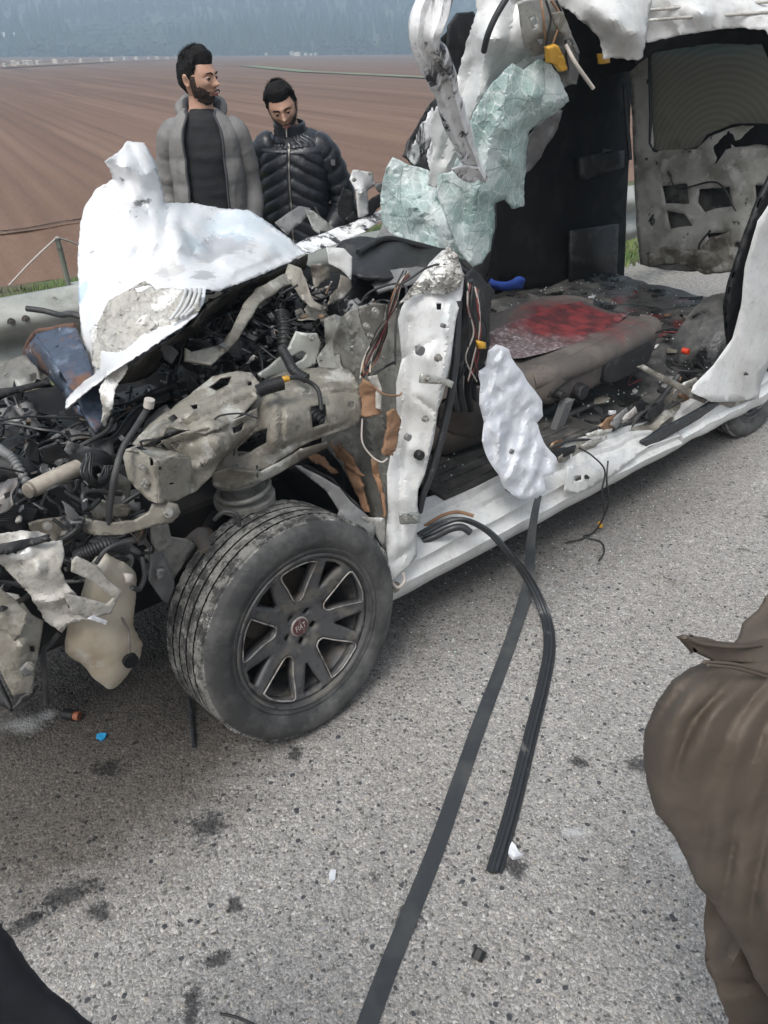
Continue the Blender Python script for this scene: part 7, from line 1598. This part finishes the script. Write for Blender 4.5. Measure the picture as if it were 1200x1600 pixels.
# ---- bystander in a brown coat, bending forward at the right edge, seen from behind and above
def man3():
    root, j, l0, rz = person('person', V((0, 0, 0)), 0, 'person in a creased brown coat leaning in at the right edge', 1.62,
        head=(R(185), R(30), 0), mats=dict(skin=m_skin, trousers=m_brown), beard=False,
        J=dict(pel=(.60, .10, .86), wai=(.60, .20, 1.0), che=(.59, .36, 1.14), nek=(.555, .56, 1.28), hed=(.56, .70, 1.36),
               shl=(.345, .43, 1.235), shr=(.80, .47, 1.22), ell=(.42, .47, .93), elr=(.86, .62, .98), wrl=(.50, .68, .86), wrr=(.72, .82, .90),
               hil=(.50, .12, .82), hir=(.70, .12, .82), knl=(.50, .22, .45), knr=(.70, .24, .45), anl=(.50, .14, .07), anr=(.70, .14, .07)))
    def fold(x, an, p):
        s = p.x * 9 + p.y * 4 - p.z * 2.2
        w = noise.noise(V((s * 1.3, p.z * 2.5 + p.x * 2, 1))); return .030 * (1 - min(1, abs(w) * 3.2)) + .012 * noise.noise(p * 10)
    def q(u, an, X, p): return fold(0, 0, p) * .8
    jr = torso_rings(j, [(0, .26, .20), (.3, .23, .18), (.6, .235, .17), (.76, .235, .15), (.84, .22, .13), (.90, .16, .11), (.95, .11, .10), (1, .10, .09)], disp=q, rows=110, n=110)
    MB().rings(jr, False).build('coat', m_brown, root, ang=80)
    def crease(x, y):
        c = x - .0021 * max(0, 1310 - y) ** 2 + .10 * (y - 1310) * (y > 1310); w = noise.noise(V((c * .006, y * .0035, 2)))
        a = (c + w * 46) / 58.; t = abs((a % 1.) - .5) * 2; b = (c + w * 80) / 31. + y * .004; t2 = abs((b % 1.) - .5) * 2
        return .030 * (1 - (1 - t) ** 2) * (.6 + noise.noise(V((x * .01, y * .006, 5)))) + .006 * t2 * max(0, noise.noise(V((x * .013, y * .008, 9))) + .3) - .006
    puff('sleeve', m_brown, [(1112, 1026, .42), (1085, 1038, .41), (1050, 1063, .40), (1024, 1098, .40), (1008, 1140, .40), (1003, 1182, .40), (1010, 1228, .40), (1026, 1272, .40), (1048, 1304, .40), (1060, 1322, .40), (1072, 1352, .41), (1088, 1384, .41), (1112, 1410, .42), (1132, 1442, .42), (1160, 1490, .43), (1186, 1542, .43), (1230, 1600, .44), (1300, 1700, .45), (1520, 1640, .46), (1600, 1240, .46), (1480, 1060, .45), (1330, 1020, .45), (1220, 1024, .44), (1160, 1024, .43)], .075, res=7, amp=.002, fr=12, seed=2, parent=root, pw=.5, mode='y', rad=170, dfn=crease)
    for s, w in (('r', -1),):
        sl = MB(); limb(sl, [j['sh' + s] + V((.09 * w, .0, .03)), j['sh' + s] + V((-.01 * w, 0, .01)), j['sh' + s].lerp(j['el' + s], .4), j['el' + s], j['wr' + s]], [.05, .072, .074, .070, .066, .062, .058, .055, .050], 48, fold, k=26)
        mods(sl.build('sleeve', m_brown, root, ang=80), 1)
    # collar with pointed tip
    c = j['nek']; rings = []
    sheet('collar', m_brown, [(1064, 992, .365), (1078, 990, .37), (1110, 1000, .39), (1150, 1004, .42), (1180, 1000, .45), (1260, 985, .55), (1290, 1060, .45), (1200, 1040, .42), (1150, 1034, .41), (1110, 1032, .39), (1084, 1018, .37)], res=10, amp=.005, thick=.007, mode='y', parent=root)
    tube('collar_seam', [YP(1070, 995, .355), YP(1100, 1006, .37), YP(1150, 1011, .40), YP(1190, 1008, .44)], .0015, m_brown, root, n=5)
    sheet('hood', m_brown, [(1148, 1004, .46), (1160, 975, .48), (1180, 945, .50), (1205, 915, .52), (1260, 880, .55), (1360, 880, .6), (1360, 1050, .5), (1240, 1046, .46), (1190, 1038, .44), (1160, 1030, .44)], [(1230, 970, .46)], res=14, amp=.010, fr=14, thick=.008, mode='y', parent=root, ridge=.006)
    for k in range(2): tube('shoulder_seam', [YP(1100 + k * 6, 1034 + k * 5, .36), YP(1150, 1038 + k * 6, .38), YP(1200, 1052 + k * 6, .40)], .0012, m_brown, root, n=5)
    sheet('coat_hem', m_brown, [(1104, 1385, .50), (1150, 1380, .50), (1230, 1400, .5), (1260, 1640, .5), (1140, 1660, .5), (1132, 1600, .5), (1116, 1500, .5), (1108, 1440, .5)], [(1150, 1500, .46)], res=16, amp=.014, fr=9, thick=.006, mode='y', parent=root, ridge=.014, rfr=10)
man3()
def man4():
    root, j, l0, rz = person('person', V((0, 0, 0)), 0, 'person in dark navy clothing, only a sleeve showing at bottom left corner', 1.70,
        head=(R(180), 0, 0), mats=dict(skin=m_skin, trousers=m_navy), beard=False,
        J=dict(pel=(-.56, -.02, .90), wai=(-.56, -.02, 1.05), che=(-.56, -.02, 1.24), nek=(-.56, -.01, 1.44), hed=(-.56, .02, 1.57), shl=(-.38, -.02, 1.36), shr=(-.74, -.02, 1.36), ell=(-.44, .22, 1.08), elr=(-.80, .0, 1.06), wrl=(-.40, .34, .88), wrr=(-.70, .2, .95),
               hil=(-.48, 0, .86), hir=(-.65, 0, .86), knl=(-.48, .02, .48), knr=(-.65, .02, .48), anl=(-.48, -.02, .07), anr=(-.65, -.02, .07)))
    jr = torso_rings(j, [(0, .2, .15), (.5, .2, .14), (.78, .2, .12), (.9, .13, .1), (1, .075, .075)], disp=lambda u, an, X, p: .008 * noise.noise(p * 10))
    MB().rings(jr, False).build('jacket', m_navy, root, ang=80)
    puff('sleeve', m_navy, [(-260, 1300, .30), (-70, 1392, .32), (0, 1444, .33), (28, 1478, .33), (52, 1512, .33), (92, 1552, .33), (128, 1578, .33), (158, 1604, .33), (200, 1680, .33), (210, 1800, .33), (-260, 1900, .32)], .06, res=9, amp=.003, fr=12, parent=root, mode='y', rad=120, fa=.006)
    for s, w in (('l', -1), ('r', 1)):
        sl = MB(); limb(sl, [j['sh' + s] + V((.04 * w, 0, .0)), j['sh' + s] + V((-.01 * w, 0, -.05)), j['el' + s], j['wr' + s]], [.07, .08, .078, .078, .080, .07, .06], 30, lambda x, an, p: .012 * noise.noise(p * 12) + .006 * noise.noise(p * 28), k=22)
        mods(sl.build('sleeve', m_navy, root, ang=80), 1)
man4()
# ================================================================== AIR
hb = MB().box((-2500, -60, -14), V((5000, 0, 0)), V((0, 2300, 0)), V((0, 0, 225))).build('haze', None, None, smooth=False)
hm = bpy.data.materials.new('haze_air'); hm.use_nodes = True; hn = hm.node_tree.nodes; hn.clear()
ho = hn.new('ShaderNodeOutputMaterial'); pv = hn.new('ShaderNodeVolumePrincipled'); pv.inputs['Color'].default_value = (.62, .82, 1.0, 1); pv.inputs['Density'].default_value = .0017; pv.inputs['Anisotropy'].default_value = .1
hm.node_tree.links.new(pv.outputs[0], ho.inputs['Volume']); hb.data.materials.append(hm); hb['kind'] = 'stuff'; hb['label'] = 'thin grey-blue haze in front of the far hills'; hb['category'] = 'haze'
